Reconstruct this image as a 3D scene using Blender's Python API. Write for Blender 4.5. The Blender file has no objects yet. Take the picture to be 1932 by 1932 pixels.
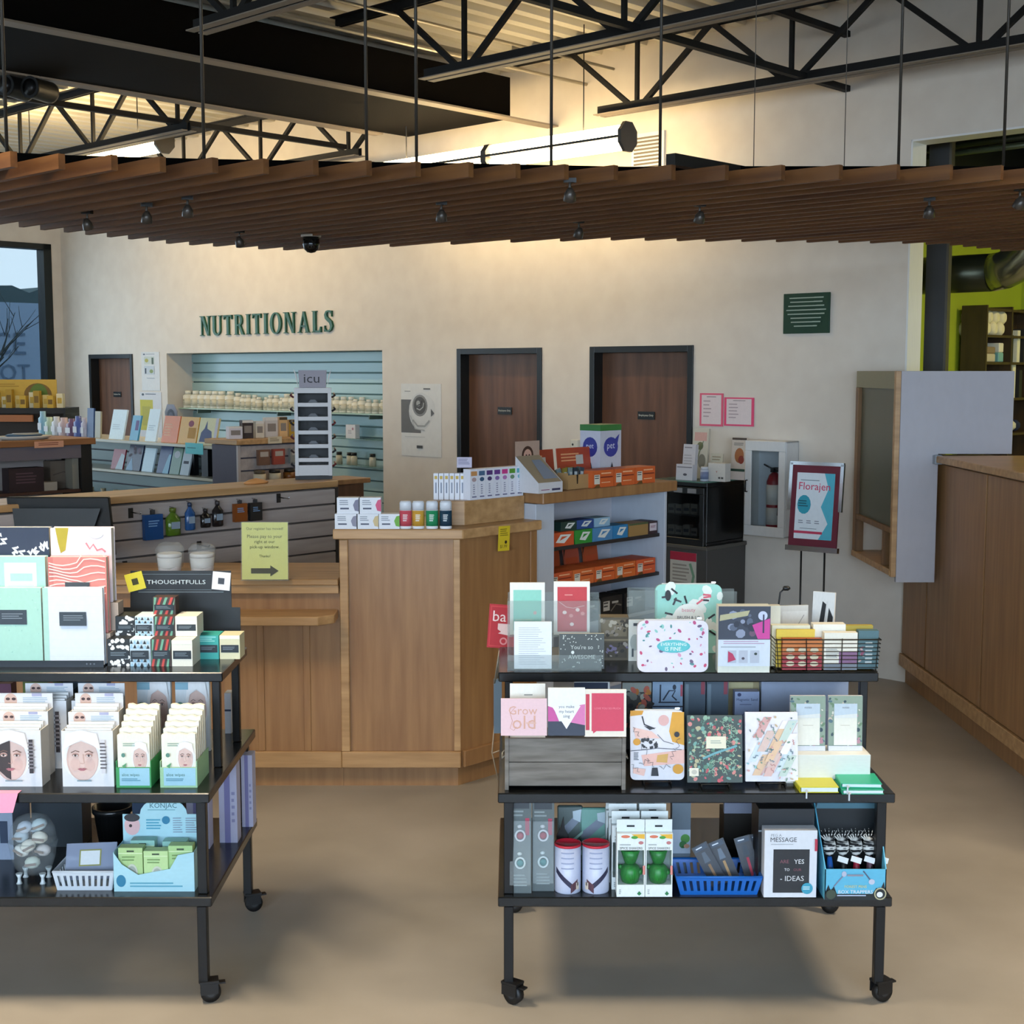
import bpy, bmesh, math, random
from mathutils import Vector, Matrix
random.seed(7)
sc = bpy.context.scene
col = sc.collection
# ---------------------------------------------------------------- camera
FPX = 2600.0; CX = 966.0; EYE = 1.9
PITCH = math.atan(266.0/FPX)
cam = bpy.data.cameras.new('camera'); cam.sensor_width = 36; cam.sensor_fit = 'HORIZONTAL'
cam.lens = FPX/1932.0*36.0; cam.clip_start = 0.05; cam.clip_end = 300
camo = bpy.data.objects.new('camera', cam); col.objects.link(camo)
camo.location = (0, 0, EYE); camo.rotation_euler = (math.pi/2-PITCH, 0, 0)
sc.camera = camo
# ---------------------------------------------------------------- world, exposure
w = bpy.data.worlds.new('dusk_sky'); sc.world = w; w.use_nodes = True
bg = w.node_tree.nodes['Background']
bg.inputs[0].default_value = (0.66, 0.84, 1.0, 1); bg.inputs[1].default_value = 0.95
sc.view_settings.view_transform = 'Standard'; sc.view_settings.look = 'None'
sc.view_settings.gamma = 1.0; sc.view_settings.use_curve_mapping = False
sc.view_settings.exposure = 0.46
cy = sc.cycles
cy.use_light_tree = False; cy.use_adaptive_sampling = True; cy.adaptive_threshold = 0.06; cy.adaptive_min_samples = 12; cy.max_bounces = 3; cy.diffuse_bounces = 2; cy.glossy_bounces = 2; cy.transmission_bounces = 2; cy.transparent_max_bounces = 6
cy.caustics_reflective = False; cy.caustics_refractive = False; cy.sample_clamp_indirect = 4.0
LAMP1 = 20; LAMP2 = 30; AISLE_W = 44
def area_light(name, loc, rot, sx, sy, power, color):
    l = bpy.data.lights.new(name, 'AREA'); l.shape = 'RECTANGLE'; l.size = sx; l.size_y = sy
    l.energy = power; l.color = color
    o = bpy.data.objects.new(name, l); col.objects.link(o); o.location = loc; o.rotation_euler = rot
    return o
# daylight of the glass shop front behind the camera
dl = area_light('shopfront_daylight', (-0.3, -4.6, 2.2), (math.radians(90-21), 0, 0), 11.0, 2.6, 275, (0.63, 0.80, 1.0))
dl.data.spread = math.radians(98)
# ---------------------------------------------------------------- axes of the building (turned 43.5 degrees)
TH = math.atan(0.95); ct, st = math.cos(TH), math.sin(TH)
NW = 10.6*ct                                   # distance of the back wall along n
ROT = -TH                                      # local x = along the wall, local y = away into the wall
def W(t, n, z=0.0): return Vector((ct*t+st*n, -st*t+ct*n, z))
cp, sp = math.cos(PITCH), math.sin(PITCH)
def ray(px, py):
    u = (px-CX)/FPX; v = (CX-py)/FPX
    return Vector((u, cp+v*sp, -sp+v*cp))
def atY(px, py, Y):
    d = ray(px, py); k = Y/d.y; return Vector((d.x*k, Y, EYE+d.z*k))
def atZ(px, py, z):
    d = ray(px, py); k = (z-EYE)/d.z; return Vector((d.x*k, d.y*k, z))
def atN(px, py, N):
    d = ray(px, py); k = N/(st*d.x+ct*d.y); p = d*k
    return (ct*p.x-st*p.y, N, EYE+p.z)         # (t, n, z)
def atT(px, py, T):
    d = ray(px, py); k = T/(ct*d.x-st*d.y); p = d*k
    return (T, st*p.x+ct*p.y, EYE+p.z)
def onW(px, py): return atN(px, py, NW)
# ---------------------------------------------------------------- materials
def lin(c):
    c /= 255.0
    return c/12.92 if c <= 0.04045 else ((c+0.055)/1.055)**2.4
def rgb(h):
    h = h.lstrip('#'); return tuple(lin(int(h[i:i+2], 16)) for i in (0, 2, 4))
_m = {}
def C(h, rough=0.55, metal=0.0, var=0.05):
    k = (h, rough, metal)
    if k in _m: return _m[k]
    m = bpy.data.materials.new('paint_'+h.strip('#')); m.use_nodes = True
    nt = m.node_tree; b = nt.nodes['Principled BSDF']
    b.inputs['Roughness'].default_value = rough; b.inputs['Metallic'].default_value = metal
    c = rgb(h)
    nz = nt.nodes.new('ShaderNodeTexNoise'); nz.inputs['Scale'].default_value = 14; nz.inputs['Detail'].default_value = 1
    mx = nt.nodes.new('ShaderNodeMix'); mx.data_type = 'RGBA'
    mx.inputs[6].default_value = (*[x*(1-var) for x in c], 1); mx.inputs[7].default_value = (*[min(1, x*(1+var)) for x in c], 1)
    nt.links.new(nz.outputs[0], mx.inputs[0]); nt.links.new(mx.outputs[2], b.inputs['Base Color'])
    _m[k] = m; return m
ORD = ['first', 'second', 'third', 'fourth', 'fifth', 'sixth', 'seventh', 'eighth', 'ninth', 'tenth', 'eleventh', 'twelfth', 'thirteenth', 'fourteenth', 'fifteenth', 'sixteenth', 'seventeenth', 'eighteenth', 'nineteenth', 'twentieth']
ORD += ['twenty-'+o for o in ORD[:9]]+['thirtieth']+['thirty-'+o for o in ORD[:9]]+['fortieth']
def orl(i, n): return ORD[i]+' from the left' if i < n/2 else (ORD[n-1-i]+' from the right' if n-1-i else 'rightmost')
def mat_noise(name, h1, h2, scale=(1, 1, 1), nscale=5, detail=5, rough=0.6, bump=0.0, metal=0, lo=0.3, hi=0.7, obj=True, spec=None):
    if name in _m: return _m[name]
    m = bpy.data.materials.new(name); m.use_nodes = True; nt = m.node_tree; b = nt.nodes['Principled BSDF']
    tc = nt.nodes.new('ShaderNodeTexCoord'); mp = nt.nodes.new('ShaderNodeMapping'); mp.inputs['Scale'].default_value = scale
    nt.links.new(tc.outputs['Object'], mp.inputs[0])
    nz = nt.nodes.new('ShaderNodeTexNoise'); nz.inputs['Scale'].default_value = nscale; nz.inputs['Detail'].default_value = detail
    nt.links.new(mp.outputs[0], nz.inputs['Vector'])
    cr = nt.nodes.new('ShaderNodeValToRGB'); cr.color_ramp.elements[0].position = lo; cr.color_ramp.elements[1].position = hi
    cr.color_ramp.elements[0].color = (*rgb(h1), 1); cr.color_ramp.elements[1].color = (*rgb(h2), 1)
    nt.links.new(nz.outputs[0], cr.inputs[0]); nt.links.new(cr.outputs[0], b.inputs['Base Color'])
    b.inputs['Roughness'].default_value = rough; b.inputs['Metallic'].default_value = metal
    if spec is not None: b.inputs['Specular IOR Level'].default_value = spec
    if bump:
        bp = nt.nodes.new('ShaderNodeBump'); bp.inputs['Strength'].default_value = bump; bp.inputs['Distance'].default_value = 0.01
        nt.links.new(nz.outputs[0], bp.inputs['Height']); nt.links.new(bp.outputs[0], b.inputs['Normal'])
    _m[name] = m; return m
def mat_emit(name, h, s):
    if name in _m: return _m[name]
    m = bpy.data.materials.new(name); m.use_nodes = True; nt = m.node_tree; b = nt.nodes['Principled BSDF']
    b.inputs['Base Color'].default_value = (*rgb(h), 1); b.inputs['Emission Color'].default_value = (*rgb(h), 1)
    b.inputs['Emission Strength'].default_value = s
    _m[name] = m; return m
def mat_clear(name, h, alpha, rough=0.06):
    """thin clear plastic or glass: mostly see-through with a glossy skin"""
    if name in _m: return _m[name]
    m = bpy.data.materials.new(name); m.use_nodes = True; nt = m.node_tree
    b = nt.nodes['Principled BSDF']; out = nt.nodes['Material Output']
    b.inputs['Base Color'].default_value = (*rgb(h), 1); b.inputs['Roughness'].default_value = rough
    tr = nt.nodes.new('ShaderNodeBsdfTransparent'); tr.inputs[0].default_value = (0.93, 0.95, 0.95, 1)
    mx = nt.nodes.new('ShaderNodeMixShader'); mx.inputs[0].default_value = alpha
    nt.links.new(tr.outputs[0], mx.inputs[1]); nt.links.new(b.outputs[0], mx.inputs[2]); nt.links.new(mx.outputs[0], out.inputs[0])
    _m[name] = m; return m
WOOD = mat_noise('counter_maple', '#8e6540', '#a67c50', (9, 9, 0.7), 3.0, 6, 0.42)
WOODH = mat_noise('maple_edge', '#a37c50', '#c59c6c', (0.8, 9, 9), 3.0, 6, 0.4)
WOODD = mat_noise('dark_walnut_door', '#5a3c2a', '#79523a', (8, 8, 0.8), 2.2, 6, 0.45)
SLATW = mat_noise('cedar_slat', '#55331a', '#7a5028', (0.5, 8, 8), 3.0, 5, 0.5)
CREAM = mat_noise('cream_wall_paint', '#ddd2c4', '#e5dbcd', (1, 1, 1), 6, 3, 0.75, 0.03)
CONC = mat_noise('polished_concrete', '#908779', '#aaa092', (1, 1, 1), 1.7, 10, 0.42, 0.0, lo=0.25, hi=0.75)
SOOT = C('#040404', 1.0); SOOT.node_tree.nodes['Principled BSDF'].inputs['Specular IOR Level'].default_value = 0.05
BLACK = C('#0e0e0f', 0.45); BLACKM = C('#141415', 0.35, 0.3); STEELB = C('#0d0b09', 0.8)
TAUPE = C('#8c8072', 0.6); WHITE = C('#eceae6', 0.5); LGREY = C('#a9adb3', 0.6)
DECK = C('#d8d2c2', 0.5)
CHROME = C('#c9ccd0', 0.18, 1.0)
CLEAR = mat_clear('clear_acrylic', '#cfd8d6', 0.13)
GLASS = mat_clear('window_glass', '#0c0f12', 0.10, 0.02)
FILM = mat_clear('clear_film', '#e8eef2', 0.28, 0.25)
# ---------------------------------------------------------------- mesh collector
_txt = {}
def text_mesh(s, bold=False):
    if s in _txt: return _txt[s]
    cu = bpy.data.curves.new('t', 'FONT'); cu.body = s; cu.size = 1.0; cu.resolution_u = 2
    cu.align_x = 'CENTER'
    o = bpy.data.objects.new('t', cu); col.objects.link(o)
    bpy.context.view_layer.update()
    dg = bpy.context.evaluated_depsgraph_get()
    me = bpy.data.meshes.new_from_object(o.evaluated_get(dg))
    vs = [v.co.copy() for v in me.vertices]; fs = [tuple(p.vertices) for p in me.polygons]
    bpy.data.objects.remove(o); bpy.data.curves.remove(cu); bpy.data.meshes.remove(me)
    x0 = min(v.x for v in vs); x1 = max(v.x for v in vs); y0 = min(v.y for v in vs); y1 = max(v.y for v in vs)
    _txt[s] = (vs, fs, x0, x1, y0, y1); return _txt[s]
class MB:
    def __init__(s): s.v = []; s.f = []; s.m = []; s.sm = []; s.mats = []
    def mi(s, m):
        if m not in s.mats: s.mats.append(m)
        return s.mats.index(m)
    def add(s, vs, fs, m, smooth=False):
        b = len(s.v); s.v += [tuple(v) for v in vs]; k = s.mi(m)
        for f in fs: s.f.append(tuple(b+i for i in f)); s.m.append(k); s.sm.append(smooth)
        return s
    def box(s, x0, x1, y0, y1, z0, z1, m):
        vs = [(x, y, z) for z in (z0, z1) for y in (y0, y1) for x in (x0, x1)]
        return s.add(vs, [(0, 2, 3, 1), (4, 5, 7, 6), (0, 1, 5, 4), (2, 6, 7, 3), (0, 4, 6, 2), (1, 3, 7, 5)], m)
    def hexa(s, p, m):   # 8 points: bottom ring then top ring
        return s.add(p, [(3, 2, 1, 0), (4, 5, 6, 7), (0, 1, 5, 4), (1, 2, 6, 5), (2, 3, 7, 6), (3, 0, 4, 7)], m)
    def beam(s, a, b, w, h, m):   # square bar between two points
        a = Vector(a); b = Vector(b); d = (b-a).normalized()
        up = Vector((0, 0, 1)) if abs(d.z) < 0.95 else Vector((0, 1, 0))
        r = d.cross(up).normalized(); u = r.cross(d)
        q = [(-r*w-u*h)/2, (r*w-u*h)/2, (r*w+u*h)/2, (-r*w+u*h)/2]
        return s.add([a+x for x in q]+[b+x for x in q], [(0, 1, 2, 3), (7, 6, 5, 4), (0, 4, 5, 1), (1, 5, 6, 2), (2, 6, 7, 3), (3, 7, 4, 0)], m)
    def rect(s, x0, x1, z0, z1, m, y=0.0): return s.add([(x0, y, z0), (x1, y, z0), (x1, y, z1), (x0, y, z1)], [(0, 1, 2, 3)], m)
    def poly(s, pts, m, y=0.0): return s.add([(x, y, z) for x, z in pts], [tuple(range(len(pts)))], m)
    def disc(s, cx, cz, rx, rz, m, y=0.0, n=14):
        return s.poly([(cx+rx*math.cos(2*math.pi*i/n), cz+rz*math.sin(2*math.pi*i/n)) for i in range(n)], m, y)
    def ring(s, cx, cz, r0, r1, m, y=0.0, n=14, a0=0, a1=2*math.pi):
        p = []
        for i in range(n+1):
            a = a0+(a1-a0)*i/n; p.append((cx+r0*math.cos(a), y, cz+r0*math.sin(a))); p.append((cx+r1*math.cos(a), y, cz+r1*math.sin(a)))
        return s.add(p, [(2*i, 2*i+1, 2*i+3, 2*i+2) for i in range(n)], m)
    def stroke(s, pts, wd, m, y=0.0):   # flat painted line along points (x,z)
        vs = []; n = len(pts)
        for i, (x, z) in enumerate(pts):
            a = pts[max(0, i-1)]; b = pts[min(n-1, i+1)]; dx, dz = b[0]-a[0], b[1]-a[1]; L = math.hypot(dx, dz) or 1
            ww = wd(i/(n-1)) if callable(wd) else wd
            vs += [(x-dz/L*ww/2, y, z+dx/L*ww/2), (x+dz/L*ww/2, y, z-dx/L*ww/2)]
        return s.add(vs, [(2*i, 2*i+1, 2*i+3, 2*i+2) for i in range(n-1)], m)
    def lines(s, x0, x1, z1, z0, n, m, y=0.0, fill=0.45, ragged=0.3):   # rows of small print
        r = random.Random(n*7+int(1e4*abs(x1-x0)))
        for i in range(n):
            h = (z1-z0)/n; zt = z1-i*h; e = x1-(x1-x0)*ragged*r.random()
            s.rect(x0, e, zt-h*fill, zt, m, y)
        return s
    def prism(s, pts, y0, y1, m):   # outline in x,z pushed along y
        n = len(pts); vs = [(x, y0, z) for x, z in pts]+[(x, y1, z) for x, z in pts]
        return s.add(vs, [tuple(range(n)), tuple(range(2*n-1, n-1, -1))]+[(i, i+n, (i+1) % n+n, (i+1) % n) for i in range(n)], m)
    def extr(s, pts, z0, z1, m):    # outline in x,y pushed along z
        n = len(pts); vs = [(x, y, z0) for x, y in pts]+[(x, y, z1) for x, y in pts]
        return s.add(vs, [tuple(range(n-1, -1, -1)), tuple(range(n, 2*n))]+[(i, (i+1) % n, (i+1) % n+n, i+n) for i in range(n)], m)
    def lathe(s, prof, m, cx=0, cy=0, n=14, sx=1, sy=1, smooth=True):
        vs = []
        for r, z in prof: vs += [(cx+r*sx*math.cos(2*math.pi*i/n), cy+r*sy*math.sin(2*math.pi*i/n), z) for i in range(n)]
        fs = [(j*n+i, j*n+(i+1) % n, (j+1)*n+(i+1) % n, (j+1)*n+i) for j in range(len(prof)-1) for i in range(n)]
        s.add(vs, fs, m, smooth); b = len(s.v)-len(vs); k = s.mi(m)
        if prof[0][0] > 1e-5: s.f.append(tuple(b+i for i in range(n-1, -1, -1))); s.m.append(k); s.sm.append(False)
        if prof[-1][0] > 1e-5: s.f.append(tuple(b+(len(prof)-1)*n+i for i in range(n))); s.m.append(k); s.sm.append(False)
        return s
    def ball(s, c, r, m, n=10, sq=(1, 1, 1)):
        k = n//2; vs = []; fs = []
        for j in range(k+1):
            a = math.pi*j/k
            for i in range(n):
                b = 2*math.pi*i/n; vs.append((c[0]+r*sq[0]*math.sin(a)*math.cos(b), c[1]+r*sq[1]*math.sin(a)*math.sin(b), c[2]+r*sq[2]*math.cos(a)))
        for j in range(k):
            for i in range(n): fs.append((j*n+i, (j+1)*n+i, (j+1)*n+(i+1) % n, j*n+(i+1) % n))
        return s.add(vs, fs, m, True)
    def tube(s, pts, r, m, n=6, closed=False):
        pts = [Vector(p) for p in pts]; N = len(pts); vs = []; ref = None
        for i in range(N):
            a = pts[(i-1) % N] if closed else pts[max(0, i-1)]; b = pts[(i+1) % N] if closed else pts[min(N-1, i+1)]
            d = (b-a).normalized()
            if ref is None: ref = Vector((0, 0, 1)) if abs(d.z) < 0.9 else Vector((1, 0, 0))
            x = (ref-d*ref.dot(d)).normalized(); ref = x; yv = d.cross(x); rr = r(i/(N-1)) if callable(r) else r
            vs += [pts[i]+x*rr*math.cos(2*math.pi*k/n)+yv*rr*math.sin(2*math.pi*k/n) for k in range(n)]
        M = N if closed else N-1
        fs = [(i*n+k, i*n+(k+1) % n, ((i+1) % N)*n+(k+1) % n, ((i+1) % N)*n+k) for i in range(M) for k in range(n)]
        if not closed: fs += [tuple(range(n-1, -1, -1)), tuple((N-1)*n+k for k in range(n))]
        return s.add(vs, fs, m, True)
    def text(s, t, cx, cz, width, m, y=0.0, height=None, depth=0.0):
        """flat lettering on a face that looks towards -y, centred at (cx,cz)"""
        vs, fs, x0, x1, y0, y1 = text_mesh(t); k = width/(x1-x0); kz = k if height is None else height/(y1-y0)
        return s.add([(cx+(v.x-(x0+x1)/2)*k, y, cz+(v.y-(y0+y1)/2)*kz) for v in vs], fs, m)
    def xf(s, M, i0=0):
        for i in range(i0, len(s.v)): s.v[i] = tuple(M @ Vector(s.v[i]))
        return s
    def mesh(s, name):
        me = bpy.data.meshes.new(name); me.from_pydata(s.v, [], s.f)
        for m in s.mats: me.materials.append(m)
        for p, k, q in zip(me.polygons, s.m, s.sm): p.material_index = k; p.use_smooth = q
        me.update(); return me
    def build(s, name, parent=None, bevel=0.0, seg=1):
        o = bpy.data.objects.new(name, s.mesh(name)); col.objects.link(o)
        if parent is not None: o.parent = parent
        if bevel:
            b = o.modifiers.new('bevel', 'BEVEL'); b.width = bevel; b.segments = seg; b.limit_method = 'ANGLE'; b.angle_limit = 0.7
        return o
def tag(o, label, cat, group=None):
    o['label'] = label; o['category'] = cat
    if group: o['group'] = group
    return o
def thing(name, label, cat, loc=(0, 0, 0), rz=0.0, group=None):
    o = bpy.data.objects.new(name, None); o.empty_display_size = 0.05; col.objects.link(o)
    o.location = loc; o.rotation_euler = (0, 0, rz); return tag(o, label, cat, group)
def single(name, label, cat, mb, loc=(0, 0, 0), rz=0.0, group=None, bevel=0.0, rx=0.0, ry=0.0, seg=1):
    o = mb.build(name, None, bevel, seg); o.location = loc; o.rotation_euler = (rx, ry, rz); return tag(o, label, cat, group)
def struct(name, mb, rz=0.0, loc=(0, 0, 0), label=None, cat=None, bevel=0):
    o = mb.build(name, None, bevel); o.rotation_euler = (0, 0, rz); o.location = loc; o['kind'] = 'structure'
    if label: o['label'] = label
    if cat: o['category'] = cat
    return o
def part(name, mb, parent, bevel=0.0, label=None, loc=None, rot=None):
    o = mb.build(name, parent, bevel)
    if loc: o.location = loc
    if rot: o.rotation_euler = rot
    if label: o['label'] = label
    return o
def dup(root, loc, rz=None, label=None, group=None):
    r = root.copy(); col.objects.link(r); r.location = loc
    if rz is not None: r.rotation_euler = (root.rotation_euler[0], root.rotation_euler[1], rz)
    if label: r['label'] = label
    if group: r['group'] = group
    for ch in list(root.children):
        c = ch.copy(); col.objects.link(c); c.parent = r
        for g in list(ch.children):
            d = g.copy(); col.objects.link(d); d.parent = c
    return r
def inst(o, parent):          # copy one part (sharing its mesh) under a parent
    c = o.copy(); col.objects.link(c); c.parent = parent; return c
# ================================================================= STRUCTURE
DECKZ = 4.12
fl = MB(); fl.box(-16, 14, -8, 22, -0.1, 0, CONC); struct('floor', fl, label='tan polished concrete shop floor')
# --- back wall with openings, local (t, n, z)
TL = onW(122, 700)[0]; TR = 8.0
def doorT(a, b, y): return onW(a, y)[0], onW(b, y)[0]
D1 = doorT(168, 250, 657); D2 = doorT(863, 1023, 653); D3 = doorT(1114, 1309, 650)
DZ = 2.075
NI = (onW(314, 664)[0], onW(721, 662)[0]); NZ = onW(500, 664)[2]
OP0 = onW(1719, 300)[0]; OPZ = onW(1735, 262)[2]
WT = 0.16
wb = MB()
ops = [(D1[0], D1[1], DZ), (NI[0], NI[1], NZ), (D2[0], D2[1], DZ), (D3[0], D3[1], DZ), (OP0, TR, OPZ)]
x = TL-0.2
for a, b, z in ops:
    wb.box(x, a, NW, NW+WT, 0, DECKZ+0.3, CREAM); wb.box(a, b, NW, NW+WT, z, DECKZ+0.3, CREAM); x = b
wb.box(OP0, OP0+0.9, NW, NW+WT, 0, 1.25, CREAM)
struct('wall_back', wb, ROT, label='cream painted back wall with three dark doors and a display niche')
tr = MB(); tr.box(OP0, OP0+0.012, NW-0.004, NW+WT+0.004, 1.251, OPZ, WHITE); tr.box(OP0, TR, NW-0.004, NW+WT+0.004, OPZ-0.012, OPZ, WHITE)
struct('trim_1', tr, ROT, label='pale trim lining the opening to the green room')
# niche
nm = MB(); nd = 0.31
nm.box(NI[0]-0.05, NI[0], NW+WT, NW+nd, 0, NZ+0.05, CREAM); nm.box(NI[1], NI[1]+0.05, NW+WT, NW+nd, 0, NZ+0.05, CREAM)
nm.box(NI[0]-0.05, NI[1]+0.05, NW+WT, NW+nd, NZ, NZ+0.05, CREAM); nm.box(NI[0]-0.05, NI[1]+0.05, NW+nd, NW+nd+0.05, 0, NZ+0.05, C('#5f7d76'))
struct('wall_niche', nm, ROT, label='recessed niche in the back wall lined with sea green slatwall')
SEA = C('#a9c6c4', 0.22); PITCHS = 0.0762*1.25
niche_panel = thing('niche_slatwall', 'sea green slatwall panel filling the niche in the back wall', 'slatwall', W((NI[0]+NI[1])/2, NW+nd, 0), ROT)
hw = (NI[1]-NI[0])/2
z = NZ; k = 0; first = None
while z > 0.35:
    if first is None:
        b = MB(); b.box(-hw, hw, -0.018, 0, 0, PITCHS-0.012, SEA); first = part('slat', b, niche_panel, 0.003, loc=(0, 0, z-PITCHS+0.006))
    else:
        o = inst(first, niche_panel); o.location = (0, 0, z-PITCHS+0.006)
    z -= PITCHS
# --- doors
def door(idx, T0, T1, zsign, pxs, label, sign):
    m = MB(); fw = 0.045; dpt = 0.14
    for a, b in ((T0, T0+fw), (T1-fw, T1)): m.box(a, b, NW-0.012, NW+dpt, 0, DZ, C('#101312', 0.4))
    m.box(T0+fw, T1-fw, NW-0.012, NW+dpt, DZ-fw, DZ, C('#101312', 0.4))
    d = struct('door_%d' % idx, m, ROT, label=label, bevel=0.002)
    lf = MB(); lf.box(T0+fw, T1-fw, NW+0.085, NW+0.125, 0.01, DZ-fw, WOODD); part('door_leaf', lf, d)
    if sign:
        t, n, zz = atN(pxs[0], pxs[1], NW+0.085); s = MB()
        s.box(t-0.075, t+0.075, NW+0.078, NW+0.0845, zz-0.028, zz+0.028, C('#0d0f0c', 0.35))
        s.text('Employees Only', t, zz, 0.13, C('#e6e0cc'), NW+0.0775); part('door_sign', s, d, label='small black sign reading Employees Only')
    hb = MB(); hx = T0+fw+0.07
    hb.lathe([(0.028, 0), (0.028, 0.008)], CHROME, 0, 0, 12); hb.tube([(0, 0, 0.008), (0, 0, 0.05), (0.1, 0, 0.055)], 0.009, CHROME)
    h = part('door_handle', hb, d); h.location = (hx, NW+0.085, 1.0); h.rotation_euler = (math.pi/2, 0, 0)
door(1, D1[0], D1[1], 1.5, (222, 744), 'dark walnut door in black frame near the window', True)
door(2, D2[0], D2[1], 1.5, (953, 775), 'dark walnut door right of the black and white poster', True)
door(3, D3[0], D3[1], 1.5, (1220, 784), 'dark walnut door behind the white carton', True)
# --- left window wall (t = TL)
lw = MB(); wz0, wz1 = 0.5, 3.27; N1 = NW-0.12
lw.box(TL-0.18, TL, N1, NW, 0, DECKZ+0.3, CREAM); lw.box(TL-0.18, TL, -6, N1, wz1, DECKZ+0.3, CREAM); lw.box(TL-0.18, TL, -6, N1, 0, wz0, CREAM)
struct('wall_left', lw, ROT, label='cream side wall holding the big shop window')
wf = MB(); BF = C('#0f1716', 0.35)
wf.box(TL-0.14, TL+0.015, N1-0.09, N1, wz0, wz1, BF); wf.box(TL-0.14, TL+0.015, -6, N1, wz1-0.06, wz1, BF)
wf.box(TL-0.14, TL+0.015, -6, N1, wz0, wz0+0.07, BF)
for nn in (5.2, 3.0, 0.8, -1.4): wf.box(TL-0.14, TL+0.015, nn-0.035, nn+0.035, wz0, wz1, BF)
wo = struct('window_1', wf, ROT, label='tall shop window in a black frame')
gp = MB(); gp.box(TL-0.075, TL-0.069, -6, N1-0.02, wz0+0.02, wz1-0.02, GLASS); part('pane', gp, wo)
fw = MB(); 
for a_, b_, c_, d_ in ((-16, -5.9, 0, 4.4), (5.3, 14, 0, 4.4), (-5.9, 5.3, 0, 0.7), (-5.9, 5.3, 3.7, 4.4)): fw.box(a_, b_, -5.4, -5.2, c_, d_, CREAM)
struct('wall_front', fw, label='cream shop front wall behind the camera')
sf = MB()
for i in range(6): sf.box(-5.9+i*2.24-0.04, -5.9+i*2.24+0.04, -5.36, -5.24, 0.7, 3.7, BF)
sf.box(-5.9, 5.3, -5.36, -5.24, 0.7, 0.78, BF); sf.box(-5.9, 5.3, -5.36, -5.24, 3.62, 3.7, BF)
sf_o = struct('window_2', sf, label='wide shop front window behind the camera')
sg_ = MB(); sg_.box(-5.9, 5.3, -5.31, -5.304, 0.7, 3.7, GLASS); part('pane', sg_, sf_o)
rw_ = MB(); rw_.box(8.2, 8.4, -9, NW, 0, 4.4, CREAM); struct('wall_right', rw_, ROT, label='cream wall far to the right')
# daylight falling in through the side window
area_light('window_daylight', W(TL+0.1, 3.6, 1.9), (math.radians(90), 0, ROT-math.pi/2), 6.5, 2.5, 90, (0.66, 0.84, 1.0))
# --- corrugated roof deck, ribs along n
dk = MB(); p = 0.2; t = -15.5; prof = []
while t < 8.5:
    prof += [(t, DECKZ), (t+0.075, DECKZ), (t+0.095, DECKZ+0.055), (t+0.18, DECKZ+0.055)]; t += p
vs = [(a, -5, zz) for a, zz in prof]+[(a, 14, zz) for a, zz in prof]; n = len(prof)
dk.add(vs, [(i, i+1, n+i+1, n+i) for i in range(n-1)], DECK)
dk.box(-16, 9, -5, 14, DECKZ+0.1, DECKZ+0.2, DECK)
struct('ceiling', dk, ROT, label='pale corrugated metal roof deck')
# --- boxed dark girder along n with pale flanges
g0 = atZ(0, 50, 3.67); gA = g0.x*ct-g0.y*st; gA = -6.92; gB = gA-1.08; gz = 3.67; gend = NW-0.42
gm = thing('roof_girder', 'dark boxed steel girder running to the back wall under the roof deck', 'girder', W(gA, 2, gz), ROT)
def loc_t(m, o): return m
DARKB = C('#0a0806', 0.95); DARKB.node_tree.nodes['Principled BSDF'].inputs['Specular IOR Level'].default_value = 0.1
m = MB(); m.box(gB-gA, 0, -7, gend-2, 0.012, 0.30, DARKB); part('web', m, gm)
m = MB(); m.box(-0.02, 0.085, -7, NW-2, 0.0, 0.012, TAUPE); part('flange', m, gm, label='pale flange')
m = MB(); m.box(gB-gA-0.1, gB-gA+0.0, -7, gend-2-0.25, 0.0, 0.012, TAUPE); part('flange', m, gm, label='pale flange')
# --- open web steel joists along t
def joist(N, ta, tb, ea, eb, label):
    zb, ztp = 3.585, 4.04
    r = thing('roof_joist', label, 'joist', W((ta+tb)/2, N, zb), ROT, 'open web joists under the roof deck'); cx = (ta+tb)/2
    for q, (a, b, zz, nm) in enumerate(((ta, tb, ztp, 'top_chord'), (ta+ea, tb-eb, zb, 'bottom_chord'))):
        m = MB()
        for s in (-1, 1):
            y0, y1 = (0.012, 0.018) if s > 0 else (-0.018, -0.012)
            if q == 0: m.box(a-cx, b-cx, y0, y1, zz-zb-0.02, zz-zb+0.03, STEELB); m.box(a-cx, b-cx, min(s*0.012, s*0.062), max(s*0.012, s*0.062), zz-zb+0.024, zz-zb+0.03, STEELB)
            else: m.box(a-cx, b-cx, y0, y1, 0.006, 0.062, STEELB); m.box(a-cx, b-cx, min(s*0.012, s*0.062), max(s*0.012, s*0.062), 0, 0.006, TAUPE)  # taupe puts the light on the black chord's underside into the flange colour
        part(nm, m, r)
    sp_ = 1.16; t = ta+ea+0.32; h = ztp-zb
    while t < tb-eb:
        m = MB(); m.beam((t-cx, 0, 0.03), (t-cx, 0, h), 0.024, 0.024, STEELB); part('web_post', m, r)
        for s in (-1, 1):
            if ta-0.2 < t+s*sp_/2 < tb+0.2:
                m = MB(); m.beam((t-cx+s*0.04, 0, 0.03), (t-cx+s*sp_/2, 0, h), 0.03, 0.03, STEELB); part('web_diagonal', m, r)
        t += sp_
nm_ = ['fourth joist from the back wall, nearest the camera', 'third joist from the back wall, high over the counters', 'second joist from the back wall, ending beside the dark girder', 'black joist closest to the back wall, right of the girder']
for i, N in enumerate((2.5, 4.07, 5.64, 7.21)):
    joist(N, -6.85, 6.0, 0.80, 0.3, nm_[i])
nl = ['black joist left of the girder, nearest the camera', 'black joist left of the girder, second from the back wall', 'black joist left of the girder, closest to the back wall']
for i, N in enumerate((4.07, 5.64, 7.21)):
    joist(N, -13.9, gB, 0.3, 0.5, nl[i])
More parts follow.
